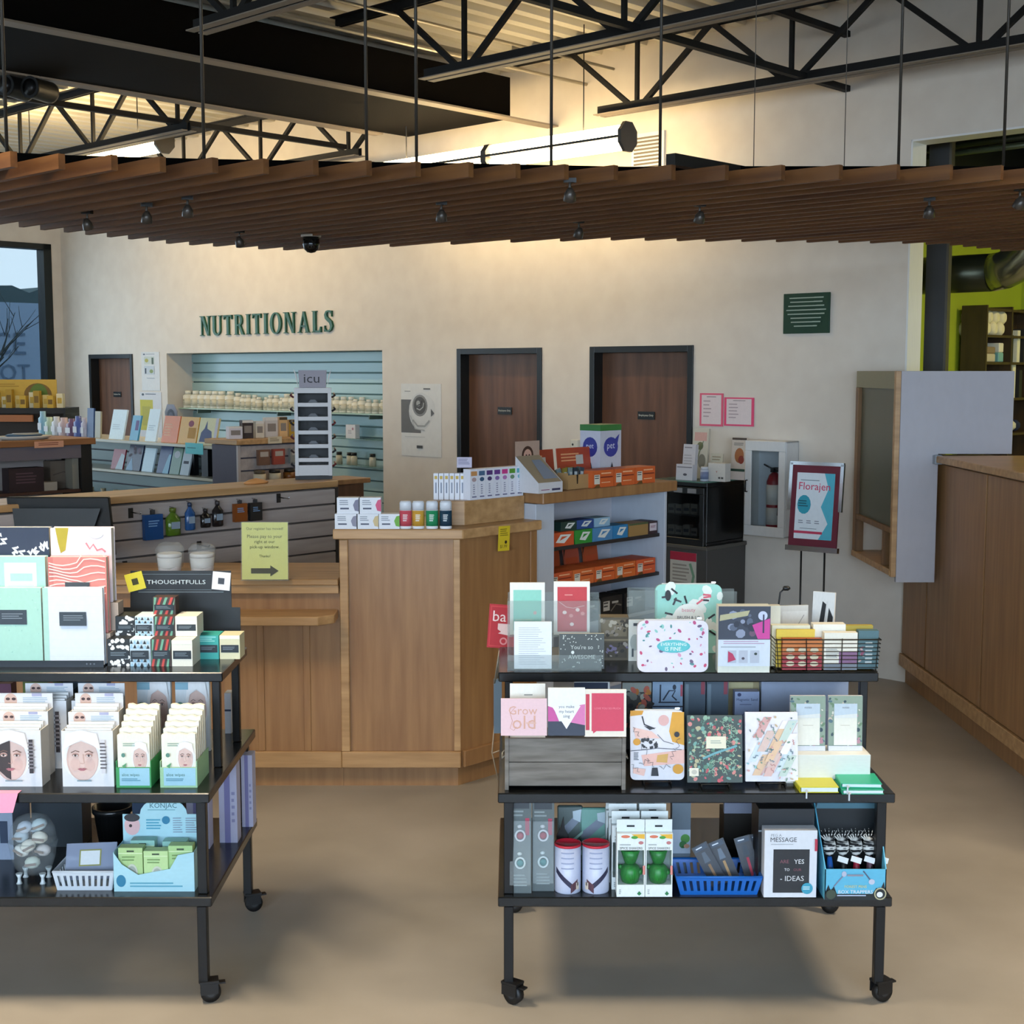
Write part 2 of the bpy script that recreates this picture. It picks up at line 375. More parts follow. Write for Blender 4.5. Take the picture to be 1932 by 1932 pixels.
# bridging bars along n
for (px, py, lab) in ((1599, 168, 'lower'), (1599, 65, 'upper')):
    t, n, z = onW(px, py); m = MB(); m.box(-0.02, 0.02, -7, 0, -0.018, 0.018, STEELB)
    single('bridging_bar', 'black %s bridging bar tying the joists to the back wall' % lab, 'steel bar', m, W(t, n, z), ROT)
b0 = atZ(575, 266, 3.66); m = MB(); m.box(-0.02, 0.02, -6, 0.4, -0.018, 0.018, STEELB)
single('bridging_bar', 'black bridging bar crossing the joists left of the girder', 'steel bar', m, b0, ROT)
# wall vent
t, n, z = onW(1225, 287); m = MB(); m.box(-0.14, 0.14, -0.02, 0, -0.13, 0.13, WHITE)
vt = thing('wall_vent', 'white louvred air grille high on the back wall', 'vent', W(t, n, z), ROT); part('vent_frame', m, vt)
for i in range(9):
    m = MB(); m.box(-0.115, 0.115, -0.028, -0.021, -0.11+i*0.025, -0.098+i*0.025, C('#6f675c')); part('louvre', m, vt)
# bar joist end of deck closing strip against the wall is hidden; conduits under the deck
m = MB(); a = W(-6.55, 3.0, 3.93); b = W(-6.55, NW-0.02, 3.93); m.tube([a, (a+b)/2+Vector((0, 0, -0.01)), b], 0.012, C('#b9b2a2', 0.4, 0.5))
single('conduit', 'thin pale conduit running above the dark girder to the wall', 'conduit', m)
m = MB(); a = W(-6.3, 2.0, 4.0); b = W(-6.3, NW-0.02, 4.0); m.tube([a, b], 0.01, C('#8f897c', 0.4, 0.5))
single('conduit', 'upper thin grey conduit just below the roof deck', 'conduit', m)

# ================================================================= SLAT CANOPY
HB = 2.56; SH = 0.05; SWD = 0.024; PS = 0.132
low = [(-400, 385), (0, 424), (100, 436), (205, 447), (250, 452), (322, 460), (400, 465), (480, 470), (560, 473), (640, 474), (727, 466), (820, 463), (917, 459), (1020, 456), (1094, 455), (1170, 453), (1317, 456), (1470, 457), (1616, 459), (1693, 459), (1790, 463), (1870, 471), (1932, 481), (2200, 520)]
nearb = [(-700, 262), (-300, 272), (0, 284), (130, 290), (380, 297), (640, 302), (900, 306), (1180, 312), (1400, 311), (1600, 311), (1800, 311), (1932, 312), (2300, 316), (2900, 325)]
lowW = [atZ(a, b, HB) for a, b in low]; nearW = [atZ(a, b, HB+SH) for a, b in nearb]
def tn(p): return (ct*p.x-st*p.y, st*p.x+ct*p.y)
def cross_n(poly, N):
    out = []
    for p, q in zip(poly, poly[1:]):
        a, b = tn(p), tn(q)
        if (a[1]-N)*(b[1]-N) <= 0 and a[1] != b[1]:
            f = (N-a[1])/(b[1]-a[1]); out.append(a[0]+f*(b[0]-a[0]))
    return out
can = thing('slat_canopy', 'suspended canopy of cedar slats hanging over the counters', 'slat canopy', W(-3.2, 5.2, HB), ROT)
N = 2.2; cnt = 0; canl = []
while N < 7.5:
    l = cross_n(lowW, N); r = cross_n(nearW, N)
    if l:
        t0 = min(l); t1 = max(r) if r else 4.5
        t1 = min(t1, 4.5)
        if t1-t0 > 0.15:
            jj = random.uniform(-0.012, 0.012)
            m = MB(); m.box(t0+3.2+jj, t1+3.2+jj, N-5.2-SWD/2, N-5.2+SWD/2, 0, SH, SLATW); part('slat', m, can, 0.0); canl.append((N, t0, t1))
    N += PS
# carrier channels above the slats
for px in (1205,):
    a = atY(px, 300, 4.75); q = tn(a); m = MB()
    ns = [c[0] for c in canl if c[1] < q[0]+0.0 < c[2]]
    if len(ns) > 1: m.box(q[0]+3.2-0.02, q[0]+3.2+0.02, min(ns)-5.2, max(ns)-5.2, SH, SH+0.04, BLACK); part('carrier_channel', m, can)
m = MB(); pts = [atZ(a, b-1, HB+SH+0.045) for a, b in nearb]
for p, q in zip(pts, pts[1:]):
    pa, qa = tn(p), tn(q); m.beam((pa[0]+3.2, pa[1]-5.2, SH+0.016), (qa[0]+3.2, qa[1]-5.2, SH+0.016), 0.02, 0.042, SOOT)
part('edge_channel', m, can)
for i, (px, py) in enumerate(((13, 285), (385, 296), (692, 302), (786, 304), (1040, 308), (1245, 312), (1695, 311), (1893, 312))):
    p = atZ(px, py-2, HB+SH+0.05); q = tn(p); m = MB()
    m.tube([(q[0]+3.2, q[1]-5.2, SH), (q[0]+3.2, q[1]-5.2, DECKZ-HB)], 0.006, C('#3a352f', 0.5, 0.4)); part('hanger_rod', m, can)
for i, (px, yy) in enumerate(((1422, 5.9), (1593, 5.6))):
    p = atY(px, 300, yy); q = tn(p); m = MB()
    m.tube([(q[0]+3.2, q[1]-5.2, SH), (q[0]+3.2, q[1]-5.2, DECKZ-HB)], 0.002, C('#5a534b', 0.5, 0.4)); part('hanger_cable', m, can)
# small spot lights under the slats
spots = [(165, 424, 'far left, over the shop window'), (277, 411, 'second from the left'), (354, 399, 'third from the left, over the first door'), (452, 457, 'over the green lettering'), (833, 408, 'over the black and white poster'), (1075, 369, 'highest one in the middle'), (1092, 440, 'between the two employee doors'), (1320, 411, 'above the third door'), (1753, 401, 'over the opening to the green room'), (1924, 384, 'at the right edge')]
for px, py, d in spots:
    p = atZ(px, py, HB-0.045)
    r = thing('spot_light', 'small grey spotlight under the slat canopy, '+d, 'spotlight', (p.x, p.y, p.z), random.uniform(-.6, .6), 'spotlights under the slat canopy')
    m = MB(); m.tube([(0, 0, 0.06), (0, 0, 0.01)], 0.005, C('#4f4943', 0.35, 0.5)); m.box(-0.022, 0.022, -0.012, 0.012, 0.045, 0.06, BLACK); part('stem', m, r)
    m = MB(); m.lathe([(0.009, 0.026), (0.02, 0.008), (0.023, -0.018), (0.019, -0.02)], C('#4f4943', 0.35, 0.5), 0, 0, 12); o = part('lamp_head', m, r, rot=(0.5, 0, 0))
    m = MB(); m.lathe([(0.018, -0.0195), (0.001, -0.022)], mat_emit('spot_lens', '#fff0d8', 0.35), 0, 0, 12); part('lens', m, o)
p = atZ(587, 462, HB-0.04); m = MB(); m.lathe([(0.04, 0.04), (0.042, 0.0), (0.036, -0.02), (0.02, -0.036), (0.001, -0.04)], C('#101010', 0.15), 0, 0, 16)
r = thing('dome_camera', 'black security dome camera under the slat canopy', 'camera', p); part('dome', m, r)
m = MB(); m.lathe([(0.05, 0.05), (0.05, 0.038)], C('#b8b0a4'), 0, 0, 16); part('mount', m, r)

# ================================================================= PENDANT FLUORESCENTS (t direction)
def pendant(N, z, t0, t1, label, strength, tube_h='#ffe0a8'):
    r = thing('pendant_lamp', label, 'ceiling lamp', W((t0+t1)/2, N, z), ROT, 'linear pendant lamps'); L = (t1-t0)/2
    SP = C('#3c3a36', 0.4); E = mat_emit('lamp_tube_%g' % strength, tube_h, strength)
    m = MB(); m.box(-L, L, -0.07, 0.07, -0.008, 0.008, SP); part('spine', m, r)
    for s in (-1, 1):
        m = MB(); m.lathe([(0.036, -L*0.985), (0.036, -0.03)], E, 0, 0, 10); m.lathe([(0.036, 0.03), (0.036, L*0.985)], E, 0, 0, 10)
        m.xf(Matrix.Rotation(math.pi/2, 4, 'Y')); m.xf(Matrix.Translation((0, 0, s*0.045))); part('tube', m, r)
    for s in (-1, 0, 1):
        m = MB(); n = 8; oct_ = [(0.09*math.cos(2*math.pi*(i+.5)/n), 0.10*math.sin(2*math.pi*(i+.5)/n)) for i in range(n)]
        if s == 0: oct_ = [(a*.8, b*.9) for a, b in oct_]
        e = 0.012 if s else 0.025
        m.add([(s*L-e, a, b) for a, b in oct_]+[(s*L+e, a, b) for a, b in oct_], [tuple(range(n-1, -1, -1)), tuple(range(n, 2*n))]+[(i, (i+1) % n, n+(i+1) % n, n+i) for i in range(n)], C('#5b5650', 0.35, 0.3))
        part('end_cap' if s else 'joint', m, r)
    for s in (-0.7, 0.7):
        m = MB(); m.tube([(s*L, 0, 0.02), (s*L, 0, DECKZ-z)], 0.004, BLACK); part('cable', m, r)
    return r
c = atN(1184, 258, 6.95)
pendant(6.95, c[2], c[0]-2.44, c[0], 'bright linear pendant lamp glowing in front of the back wall', LAMP1)
c2 = atN(310, 266, 5.9)
pendant(5.9, c2[2], c2[0]-2.44, c2[0], 'bright linear pendant lamp left of the dark girder', LAMP2)
def pend_xy(x, y, z, label, st_, length=2.44):
    t_ = ct*x-st*y; n_ = st*x+ct*y
    return pendant(n_, z, t_-length/2, t_+length/2, label, st_)
for (x, y, d) in ((-1.75, 3.7, 'left cart'), (2.65, 3.8, 'right aisle')):
    pend_xy(x, y, 3.35, 'linear pendant lamp over the %s, above the frame' % d, 1.5)
    l = area_light('pendant_downlight', (x, y, 3.24), (0, 0, ROT), 1.2, 0.14, AISLE_W, (1.0, 0.84, 0.62)); l.data.spread = math.radians(125)

for i, (px, py) in enumerate(((30, 166), (76, 170))):
    p = atY(px, py, 8.6); m = MB(); m.lathe([(0.062, -0.1), (0.066, -0.08), (0.062, 0.08), (0.066, 0.1)], C('#100f0e', 0.5), 0, 0, 18); m.lathe([(0.05, 0.101), (0.001, 0.102)], C('#1c1b1a', 0.4), 0, 0, 18); m.xf(Matrix.Rotation(math.pi/2, 4, 'X')); m.tube([(0, 0, 0.08), (0, 0, DECKZ-p.z)], 0.006, BLACK)
    single('round_speaker', ('left', 'right')[i]+' black can shaped fixture hanging at the upper left', 'fixture', m, p, -0.35)
# ================================================================= FURNITURE
RF = math.pi/2-TH                     # local x = n (away to the right), local -y looks along t
nv = Vector((st, ct, 0)); tv = Vector((ct, -st, 0))
def XY(px, Y, py=1000): return atY(px, py, Y).x
# ----- front service counter
YC = 6.15; xS = XY(640, YC); xK = XY(868, YC)
lc = thing('service_counter', 'low maple service counter with a writing ledge behind the left cart', 'counter', (-1.6, YC, 0))
def L(x): return x+1.6
m = MB(); m.box(L(-2.6), L(xS), 0, 0.5, 0.10, 0.915, WOOD); part('body', m, lc)
m = MB(); m.box(L(-2.6), L(xS), 0.04, 0.46, 0, 0.10, WOOD); part('plinth', m, lc)
m = MB(); m.box(L(-2.6), L(xS), -0.02, 0.0, 0.10, 0.175, WOODH); part('rail', m, lc, 0.003)
for px in (487, 575):
    m = MB(); x = L(XY(px, YC)); m.box(x-0.016, x+0.016, -0.007, 0, 0.175, 0.80, WOOD); part('batten', m, lc, 0.002)
m = MB(); m.box(L(-2.6), L(xS)-0.003, -0.045, 0.5, 0.945, 0.972, WOODH); part('worktop', m, lc, 0.003)
m = MB(); m.box(L(-2.6), L(xS)-0.003, -0.03, 0.0, 0.905, 0.944, WOODH); part('apron', m, lc, 0.002)
m = MB(); m.extr([(L(-2.6), -0.2), (L(xS)-0.075, -0.2), (L(xS)-0.008, -0.14), (L(xS)-0.008, -0.001), (L(-2.6), -0.001)], 0.79, 0.83, WOODH); part('writing_ledge', m, lc, 0.003)
hc = thing('service_counter', 'tall maple counter block with an angled corner, right of the writing ledge', 'counter', (xS, YC, 0))
K = xK-xS; fe = Vector((K, 0, 0))+nv*0.5; d_ = 0.5
body = [(0.001, 0), (K, 0), (fe.x, fe.y), (fe.x-ct*0.42, fe.y+st*0.42), (0.25, 0.55), (0.001, 0.55)]
m = MB(); m.extr(body, 0.10, 1.15, WOOD); part('body', m, hc)
inn = [(0.001, 0.04), (K-0.015, 0.04), (fe.x-0.03, fe.y+0.02), (fe.x-ct*0.4, fe.y+st*0.4), (0.25, 0.5), (0.001, 0.5)]
m = MB(); m.extr(inn, 0, 0.10, WOOD); part('plinth', m, hc)
m = MB(); m.box(0.001, 0.04, -0.02, -0.001, 0.176, 1.148, WOODH); part('stile', m, hc, 0.003)
m = MB(); m.box(K-0.03, K, -0.012, -0.001, 0.176, 1.148, WOODH); part('stile', m, hc, 0.002)
m = MB(); m.box(0.001, K, -0.02, -0.001, 0.10, 0.175, WOODH); part('rail', m, hc, 0.003)
def alongn(a, b, y0, y1, z0, z1, mat, base):
    q = MB(); q.box(a, b, y0, y1, z0, z1, mat); q.xf(Matrix.Translation(base) @ Matrix.Rotation(RF, 4, 'Z')); return q
kb = Vector((K, 0, 0))
part('rail', alongn(0.006, 0.5, -0.02, -0.001, 0.10, 0.175, WOOD, kb), hc, 0.002)
part('stile', alongn(0.455, 0.5, -0.012, -0.001, 0.176, 1.148, WOOD, kb), hc, 0.002)
def off(poly, d):
    c = sum((Vector(p) for p in poly), Vector((0, 0)))/len(poly)
    return [(p[0]+(d if p[0] > c.x else -d)*0.8, p[1]-(d if p[1] < c.y else -d)) for p in poly]
cap = [(-0.025, -0.035), (K+0.014, -0.035), (fe.x+0.032, fe.y-0.012), (fe.x-ct*0.44, fe.y+st*0.44), (0.25, 0.57), (-0.025, 0.57)]
m = MB(); m.extr(cap, 1.151, 1.196, WOODH); part('worktop', m, hc, 0.004)
ZC = 1.1965
# riser with the supplement boxes
ra = Vector((XY(818, 6.33), 6.33, ZC)); rb = Vector((XY(877, 6.27), 6.27, ZC)); re = rb+nv*0.40
m = MB(); P = lambda v: (v.x-rb.x, v.y-rb.y)
m.extr([(ra.x-rb.x, 0), (0, 0), P(re), (P(re)[0]-ct*0.17, P(re)[1]+st*0.17), (0.02, 0.30), (ra.x-rb.x, 0.24)], 0, 0.112, WOODH)
single('display_riser', 'plain maple riser carrying the supplement cartons on the counter', 'riser', m, (rb.x, rb.y, ZC), 0, None, 0.002)
ZR = ZC+0.1125
# yellow tag on the counter front
q = Vector((xK, YC, 0))+nv*0.25+tv*0.035
m = MB(); m.box(-0.037, 0.037, -0.002, 0, -0.115, 0, C('#d9bf2a')); m.lines(-0.028, 0.028, -0.012, -0.05, 4, C('#8c7a1c'), -0.0026); m.disc(0.012, -0.075, 0.008, 0.008, C('#2a2412'), -0.0026); m.text('$1.99', -0.002, -0.095, 0.045, C('#5a4d18'), -0.0026)
single('price_tag', 'yellow paper tag hanging on the angled counter front', 'tag', m, (q.x, q.y, 1.19), RF, None, rx=0.02, ry=0.03)

# ----- white shelf unit along n with wooden top
P0 = Vector((xK, YC, 0))+nv*0.50
sh = thing('shelf_unit', 'pale grey open shelf unit with a wooden top right of the counter', 'shelf', P0, RF); SL = 1.03
PALE = C('#b8bec8', 0.55); PALE2 = C('#c9c6cc', 0.55)
m = MB(); m.box(0.003, 0.135, 0, 0.40, 0, 1.27, PALE); part('side_panel', m, sh, 0.002)
m = MB(); m.box(SL-0.02, SL, 0, 0.40, 0, 1.27, PALE); part('side_panel', m, sh, 0.002)
for i in range(3):
    z0 = 0.02+i*0.42; m = MB(); m.box(0.136, SL-0.021, 0.36, 0.39, z0, z0+0.41, PALE2); part('back_board', m, sh, 0.002)
m = MB(); m.box(0.006, SL+0.03, -0.045, 0.44, 1.272, 1.325, WOOD); part('top', m, sh, 0.004)
ZS = (1.045, 0.838, 0.64, 0.30)
for z in ZS:
    m = MB(); m.box(0.137, SL-0.022, 0.03, 0.355, z-0.018, z, C('#2c2a2b', 0.5) if z > 0.7 else PALE); part('shelf', m, sh, 0.001)
def onS(a, b, z): return P0+nv*a-tv*b+Vector((0, 0, z))     # a along n, b depth

# ----- mini cooler on a grey cabinet beside the wall
cw = onW(1405, 960); corner = None
dT, dN, hC = 0.40, 0.44, 0.41
T1 = cw[0]; N0 = NW-dN-0.01; T0 = T1-dT; zb = 0.775
cab = thing('storage_cabinet', 'dark grey floor cabinet under the black mini cooler', 'cabinet', W((T0+T1)/2, N0, 0), ROT)
m = MB(); m.box(-dT/2-0.01, dT/2+0.02, 0, dN, 0.05, zb-0.025, C('#4d4a47', 0.5)); part('body', m, cab, 0.003)
m = MB(); m.box(-dT/2-0.02, dT/2+0.03, -0.02, dN, zb-0.025, zb, C('#5a564f', 0.5)); part('top', m, cab, 0.003)
m = MB(); m.box(-dT/2, dT/2, 0.03, dN-0.02, 0, 0.05, BLACK); part('plinth', m, cab)
m = MB(); m.box(-0.07, 0.14, -0.004, -0.001, zb-0.46, zb-0.05, C('#d6d2c4')); m.rect(-0.07, 0.14, zb-0.105, zb-0.05, C('#c02a45'), -0.0045); m.lines(-0.05, 0.09, zb-0.13, zb-0.34, 9, C('#a59c90'), -0.0045); m.stroke([(0.11, zb-0.42), (0.1, zb-0.3), (0.12, zb-0.2), (0.09, zb-0.12)], 0.02, C('#7fa888'), -0.0045); m.rect(-0.05, 0.1, zb-0.42, zb-0.4, C('#a9423f'), -0.0045)
part('leaflet', m, cab, label='leaflet with a red heading stuck to the cabinet door')
co = thing('mini_cooler', 'black glass-fronted mini cooler standing on the grey cabinet', 'cooler', W((T0+T1)/2, N0, zb), ROT)
m = MB(); B = C('#08090a', 0.3); h2 = dT/2
m.box(-h2, h2, 0.02, dN, 0, 0.02, B); m.box(-h2, h2, 0.02, dN, hC-0.03, hC, B); m.box(-h2, -h2+0.02, 0.02, dN, 0.02, hC-0.03, B); m.box(h2-0.02, h2, 0.02, dN, 0.02, hC-0.03, B); m.box(-h2, h2, dN-0.02, dN, 0.02, hC-0.03, C('#202124'))
part('body', m, co, 0.003)
m = MB()
for a, b, c_, e in ((-h2, h2, 0.0, 0.045), (-h2, h2, hC-0.075, hC-0.032), (-h2, -h2+0.035, 0.045, hC-0.075), (h2-0.035, h2, 0.045, hC-0.075)): m.box(a, b, -0.015, 0.018, c_, e, B)
o = part('door', m, co, 0.002); m = MB(); m.box(-h2+0.035, h2-0.035, -0.006, -0.002, 0.045, hC-0.075, mat_clear('smoked_glass', '#101214', 0.45)); part('glass', m, o)
m = MB(); m.box(-h2-0.006, h2+0.006, -0.02, dN, hC, hC+0.008, mat_clear('green_glass_edge', '#7fae9d', 0.6)); part('glass_top', m, co)
m = MB()
for i in range(3): m.rect(-h2+0.05+i*0.11, -h2+0.12+i*0.11, hC-0.07, hC-0.04, C('#8c8c8c'), -0.0155)
part('price_strip', m, co)
for z in (0.05, 0.19):
    m = MB(); m.box(-h2+0.021, h2-0.021, 0.04, dN-0.03, z-0.006, z, C('#4a4d50', 0.4)); part('shelf', m, co)
ZK = zb+hC+0.0085
rr = random.Random(3)
for row, z in enumerate((0.0505, 0.1905)):
    for i in range(5):
        hh = rr.uniform(.05, .09); m = MB(); m.box(-0.026, 0.026, -0.02, 0.02, 0, hh, C(rr.choice(['#cfd0cc', '#b7bcc2', '#d8d2c4']))); m.rect(-0.02, 0.02, hh*.3, hh*.6, C('#6d7480'), -0.0205)
        p = W((T0+T1)/2-0.13+i*0.062, N0+0.10, zb+z); single('medicine_box', 'small white medicine box in the mini cooler, %s shelf, %s' % (('lower', 'upper')[row], orl(i, 5)), 'box', m, p, ROT, 'medicine boxes in the cooler %s shelf' % ('lower', 'upper')[row])

# ----- extinguisher cabinet
ta, _, za = onW(1408, 1008); tb_, _, zb2 = onW(1483, 833); cwid = 0.30; chei = 0.62
tc = onW(1452, 900)[0]; z0 = atN(1443, 1012, NW-0.15)[2]; z1 = atN(1443, 832, NW-0.15)[2]; hh = z1-z0
tA = atN(1406, 920, NW-0.15)[0]; tB = atN(1482, 920, NW-0.15)[0]; cw2 = (tB-tA)/2
fx = thing('extinguisher_cabinet', 'white wall cabinet with a tall glass door beside the cooler', 'cabinet', W((tA+tB)/2, NW, z0), ROT)
WC = C('#dcdad6', 0.4)
m = MB(); m.box(-cw2, -cw2+0.012, -0.145, 0, 0, hh, WC); m.box(cw2-0.012, cw2, -0.145, 0, 0, hh, WC); m.box(-cw2, cw2, -0.145, 0, 0, 0.012, WC); m.box(-cw2, cw2, -0.145, 0, hh-0.012, hh, WC); m.box(-cw2, cw2, -0.01, 0, 0, hh, C('#cfd3d8')); part('body', m, fx, 0.003)
m = MB(); f = 0.05
for a, b, c_, e in ((-cw2, cw2, 0, f*1.3), (-cw2, cw2, hh-f*1.3, hh), (-cw2, -cw2+f, f*1.3, hh-f*1.3), (cw2-f, cw2, f*1.3, hh-f*1.3)): m.box(a, b, -0.16, -0.146, c_, e, WC)
dd = part('door', m, fx, 0.003); m = MB(); m.box(-cw2+f, cw2-f, -0.154, -0.151, f*1.3, hh-f*1.3, GLASS); part('glass', m, dd)
m = MB(); m.tube([(-cw2+0.02, -0.16, hh*0.46), (-cw2+0.02, -0.18, hh*0.46), (-cw2+0.02, -0.18, hh*0.58), (-cw2+0.02, -0.16, hh*0.58)], 0.005, BLACK); part('handle', m, dd)
ex = thing('fire_extinguisher', 'red fire extinguisher with white labels behind the cabinet glass', 'fire extinguisher', W((tA+tB)/2+0.02, NW-0.075, z0+0.0125), ROT)
m = MB(); R = C('#8c1420', 0.3); m.lathe([(0.045, 0), (0.05, 0.01), (0.05, hh*0.55), (0.035, hh*0.62), (0.015, hh*0.65)], R, 0, 0, 16); part('cylinder', m, ex)
m = MB(); m.lathe([(0.0508, hh*0.10), (0.0508, hh*0.28)], C('#c8c5c0'), 0, 0, 16); m.lathe([(0.0508, hh*0.31), (0.0508, hh*0.52)], C('#d6d4d0'), 0, 0, 16); part('label', m, ex)
m = MB(); m.box(-0.012, 0.012, -0.03, 0.03, hh*0.65, hh*0.70, BLACK); m.tube([(0, 0.0, hh*0.68), (0.05, 0, hh*0.7), (0.055, -0.02, hh*0.5), (0.052, -0.03, hh*0.2)], 0.008, BLACK); m.tube([(0, -0.03, hh*0.69), (-0.06, -0.03, hh*0.73)], 0.006, BLACK); part('valve_and_hose', m, ex)

# ----- easel poster sign
ez = atY(1532, 1040, 7.85)
es = thing('poster_stand', 'chrome poster stand with a maroon mounted supplement advert', 'sign stand', (ez.x, ez.y, 0), ROT+0.12)
zb3 = atY(1525, 1034, 7.85).z; zt3 = atY(1535, 878, 7.85).z; hp = zt3-zb3; wp = 0.148
tilt = 0.10
m = MB(); m.box(-wp, wp, -0.006, 0.006, 0, hp, C('#6b1f30', 0.5)); b1 = part('board', m, es, loc=(0, 0, zb3), rot=(-tilt, 0, 0))
m = MB(); iw = wp-0.032; m.rect(-iw, iw, 0.05, hp-0.045, C('#dfe6ea'), -0.0066)
y1 = -0.0072; A = C('#52b3c6'); m.poly([(iw, 0.05), (iw, hp-0.045), (iw*0.45, hp-0.045), (iw*0.7, hp*0.72), (iw*0.35, hp*0.5), (iw*0.75, hp*0.3), (iw*0.3, 0.05)], A, y1)
m.disc(-iw*0.55, hp*0.52, 0.042, 0.055, C('#2f9cb0'), y1-0.0004); m.lines(-iw*0.85, -iw*0.3, hp*0.57, hp*0.48, 3, C('#1d5a66'), y1-0.001)
m.text('Florajen', -0.005, hp*0.73, iw*1.65, C('#d0325a'), y1-0.001); m.lines(-iw*0.8, iw*0.3, hp*0.82, hp*0.8, 1, C('#7a8a90'), y1)
for i in range(3): m.lines(-iw*0.8+i*0.05, -iw*0.5+i*0.05, hp*0.33, hp*0.28, 2, C('#8a8f98'), y1-0.001)
m.rect(-iw, iw*0.5, hp*0.17, hp*0.2, C('#c23a58'), y1-0.001); m.lines(-iw*0.7, iw*0.2, hp*0.235, hp*0.22, 1, C('#7a8a90'), y1-0.001)
part('advert_sheet', m, b1)
m = MB()
for nm_b, a, b in (('side_bar', (-wp-0.008, 0, hp*0.45), (-wp-0.008, 0, hp+0.01)), ('side_bar', (wp+0.008, 0, hp*0.45), (wp+0.008, 0, hp+0.01)), ('top_bar', (-wp-0.016, 0, hp+0.008), (wp+0.016, 0, hp+0.008))): m = MB(); m.beam(a, b, 0.02, 0.02, CHROME); part(nm_b, m, b1, label='chrome bar')
m = MB(); m.beam((-wp-0.012, -0.004, -0.006), (wp+0.012, -0.004, -0.006), 0.03, 0.03, CHROME); part('bottom_bar', m, b1, label='chrome bar')
for s in (-0.072, 0.072):
    m = MB(); m.tube([(s, 0.01, 0.02), (s, 0.012, zb3)], 0.006, BLACK); part('leg', m, es)
m = MB(); m.box(-0.16, 0.16, -0.12, 0.14, 0, 0.02, BLACK); part('base', m, es, 0.003)

# ----- right hand tall counter along y
XR = 2.38
rc = thing('pickup_counter', 'long tall maple pick-up counter running along the right side', 'counter', (XR, 6.6, 0)); y0c = 4.6-6.6; y1c = 8.30-6.6
m = MB(); m.box(0.012, 0.5, y0c, y1c, 0.11, 1.398, C('#2e2016')); part('body', m, rc)
ys = [y0c, 5.88-6.6, 6.88-6.6, 7.82-6.6, y1c]
for a, b in zip(ys, ys[1:]):
    m = MB(); m.box(0, 0.012, a+0.009, b-0.009, 0.19, 1.385, WOOD); part('panel', m, rc, 0.003)
m = MB(); m.box(-0.012, 0.011, y0c, y1c, 0.11, 0.185, WOODH); part('rail', m, rc, 0.003)
m = MB(); m.box(0.03, 0.45, y0c, y1c, 0, 0.11, WOOD); part('plinth', m, rc)
m = MB(); m.box(-0.055, 0.55, y0c, 7.58-6.6, 1.40, 1.437, WOODH); part('worktop', m, rc, 0.004)
m = MB(); m.box(-0.062, -0.02, 7.54-6.6, 7.59-6.6, 1.39, 1.44, C('#9aa2aa', 0.4)); part('corner_guard', m, rc, 0.003)
# ----- consultation booth
bo = thing('privacy_booth', 'white privacy screen and side window booth at the end of the tall counter', 'booth', (2.134, 7.6, 0))
PW = C('#b8b5ba', 0.6); ZTOP = 1.9
m = MB(); m.prism([(0.0, 0.73), (0.215, 0.73), (0.215, 1.445), (0.62, 1.445), (0.62, ZTOP), (0, ZTOP)], -0.015, 0.015, PW); part('screen_panel', m, bo, 0.002)
m = MB(); m.box(-0.03, -0.001, -0.015, 0.02, 0.76, ZTOP, WOODH); part('edge_strip', m, bo, 0.002)
YE = 0.86; WD2 = mat_noise('booth_wood', '#6a4a2c', '#8d683f', (9, 9, 0.8), 3, 5, 0.5)
m = MB(); m.box(-0.03, 0.02, YE-0.07, YE, 0.80, 1.8, WD2); part('stile', m, bo, 0.002)
m = MB(); m.box(-0.028, 0.02, 0.021, YE-0.071, 1.0, 1.03, WD2); part('rail', m, bo, 0.002)
m = MB(); m.box(-0.028, 0.02, 0.021, YE, 1.8, ZTOP, C('#8f8c74', 0.6)); part('head_board', m, bo, 0.002)
m = MB(); m.box(-0.01, 0.0, 0.021, YE-0.071, 1.031, 1.799, C('#4f4f3a', 0.35)); part('olive_panel', m, bo)
m = MB(); m.box(-0.035, 0.18, 0.0, YE, 0.765, 0.80, WOODH); part('ledge', m, bo, 0.003)
m = MB(); m.box(-0.025, 0.02, 0.16, 0.2, 0.80, 1.0, WD2); part('post', m, bo, 0.002)
# low white wall behind the booth reaching forward from the back wall
# ----- green room behind the opening
GN = NW+3.0
g = MB(); GRN = C('#a6b52a', 0.6)
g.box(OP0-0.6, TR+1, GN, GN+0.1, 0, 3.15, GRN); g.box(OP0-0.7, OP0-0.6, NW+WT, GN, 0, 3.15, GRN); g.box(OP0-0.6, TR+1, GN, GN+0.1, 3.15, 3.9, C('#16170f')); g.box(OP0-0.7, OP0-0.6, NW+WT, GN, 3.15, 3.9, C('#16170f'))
struct('wall_green_room', g, ROT, label='bright lime green wall of the room beyond the opening')
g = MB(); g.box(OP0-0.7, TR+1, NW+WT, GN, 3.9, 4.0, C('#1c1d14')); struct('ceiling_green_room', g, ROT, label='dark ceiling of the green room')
ct_, cn_, _ = atN(1766, 600, NW+0.5)
m = MB(); m.box(-0.06, 0.06, -0.06, -0.048, 0, 3.88, BLACK); m.box(-0.06, 0.06, 0.048, 0.06, 0, 3.88, BLACK); m.box(-0.006, 0.006, -0.048, 0.048, 0, 3.88, BLACK); m.box(0.06, 0.075, -0.06, 0.06, 0, 3.88, C('#4a4438'))
single('steel_column', 'black steel column standing in the green room opening', 'column', m, W(ct_, cn_, 0), ROT+0.3)
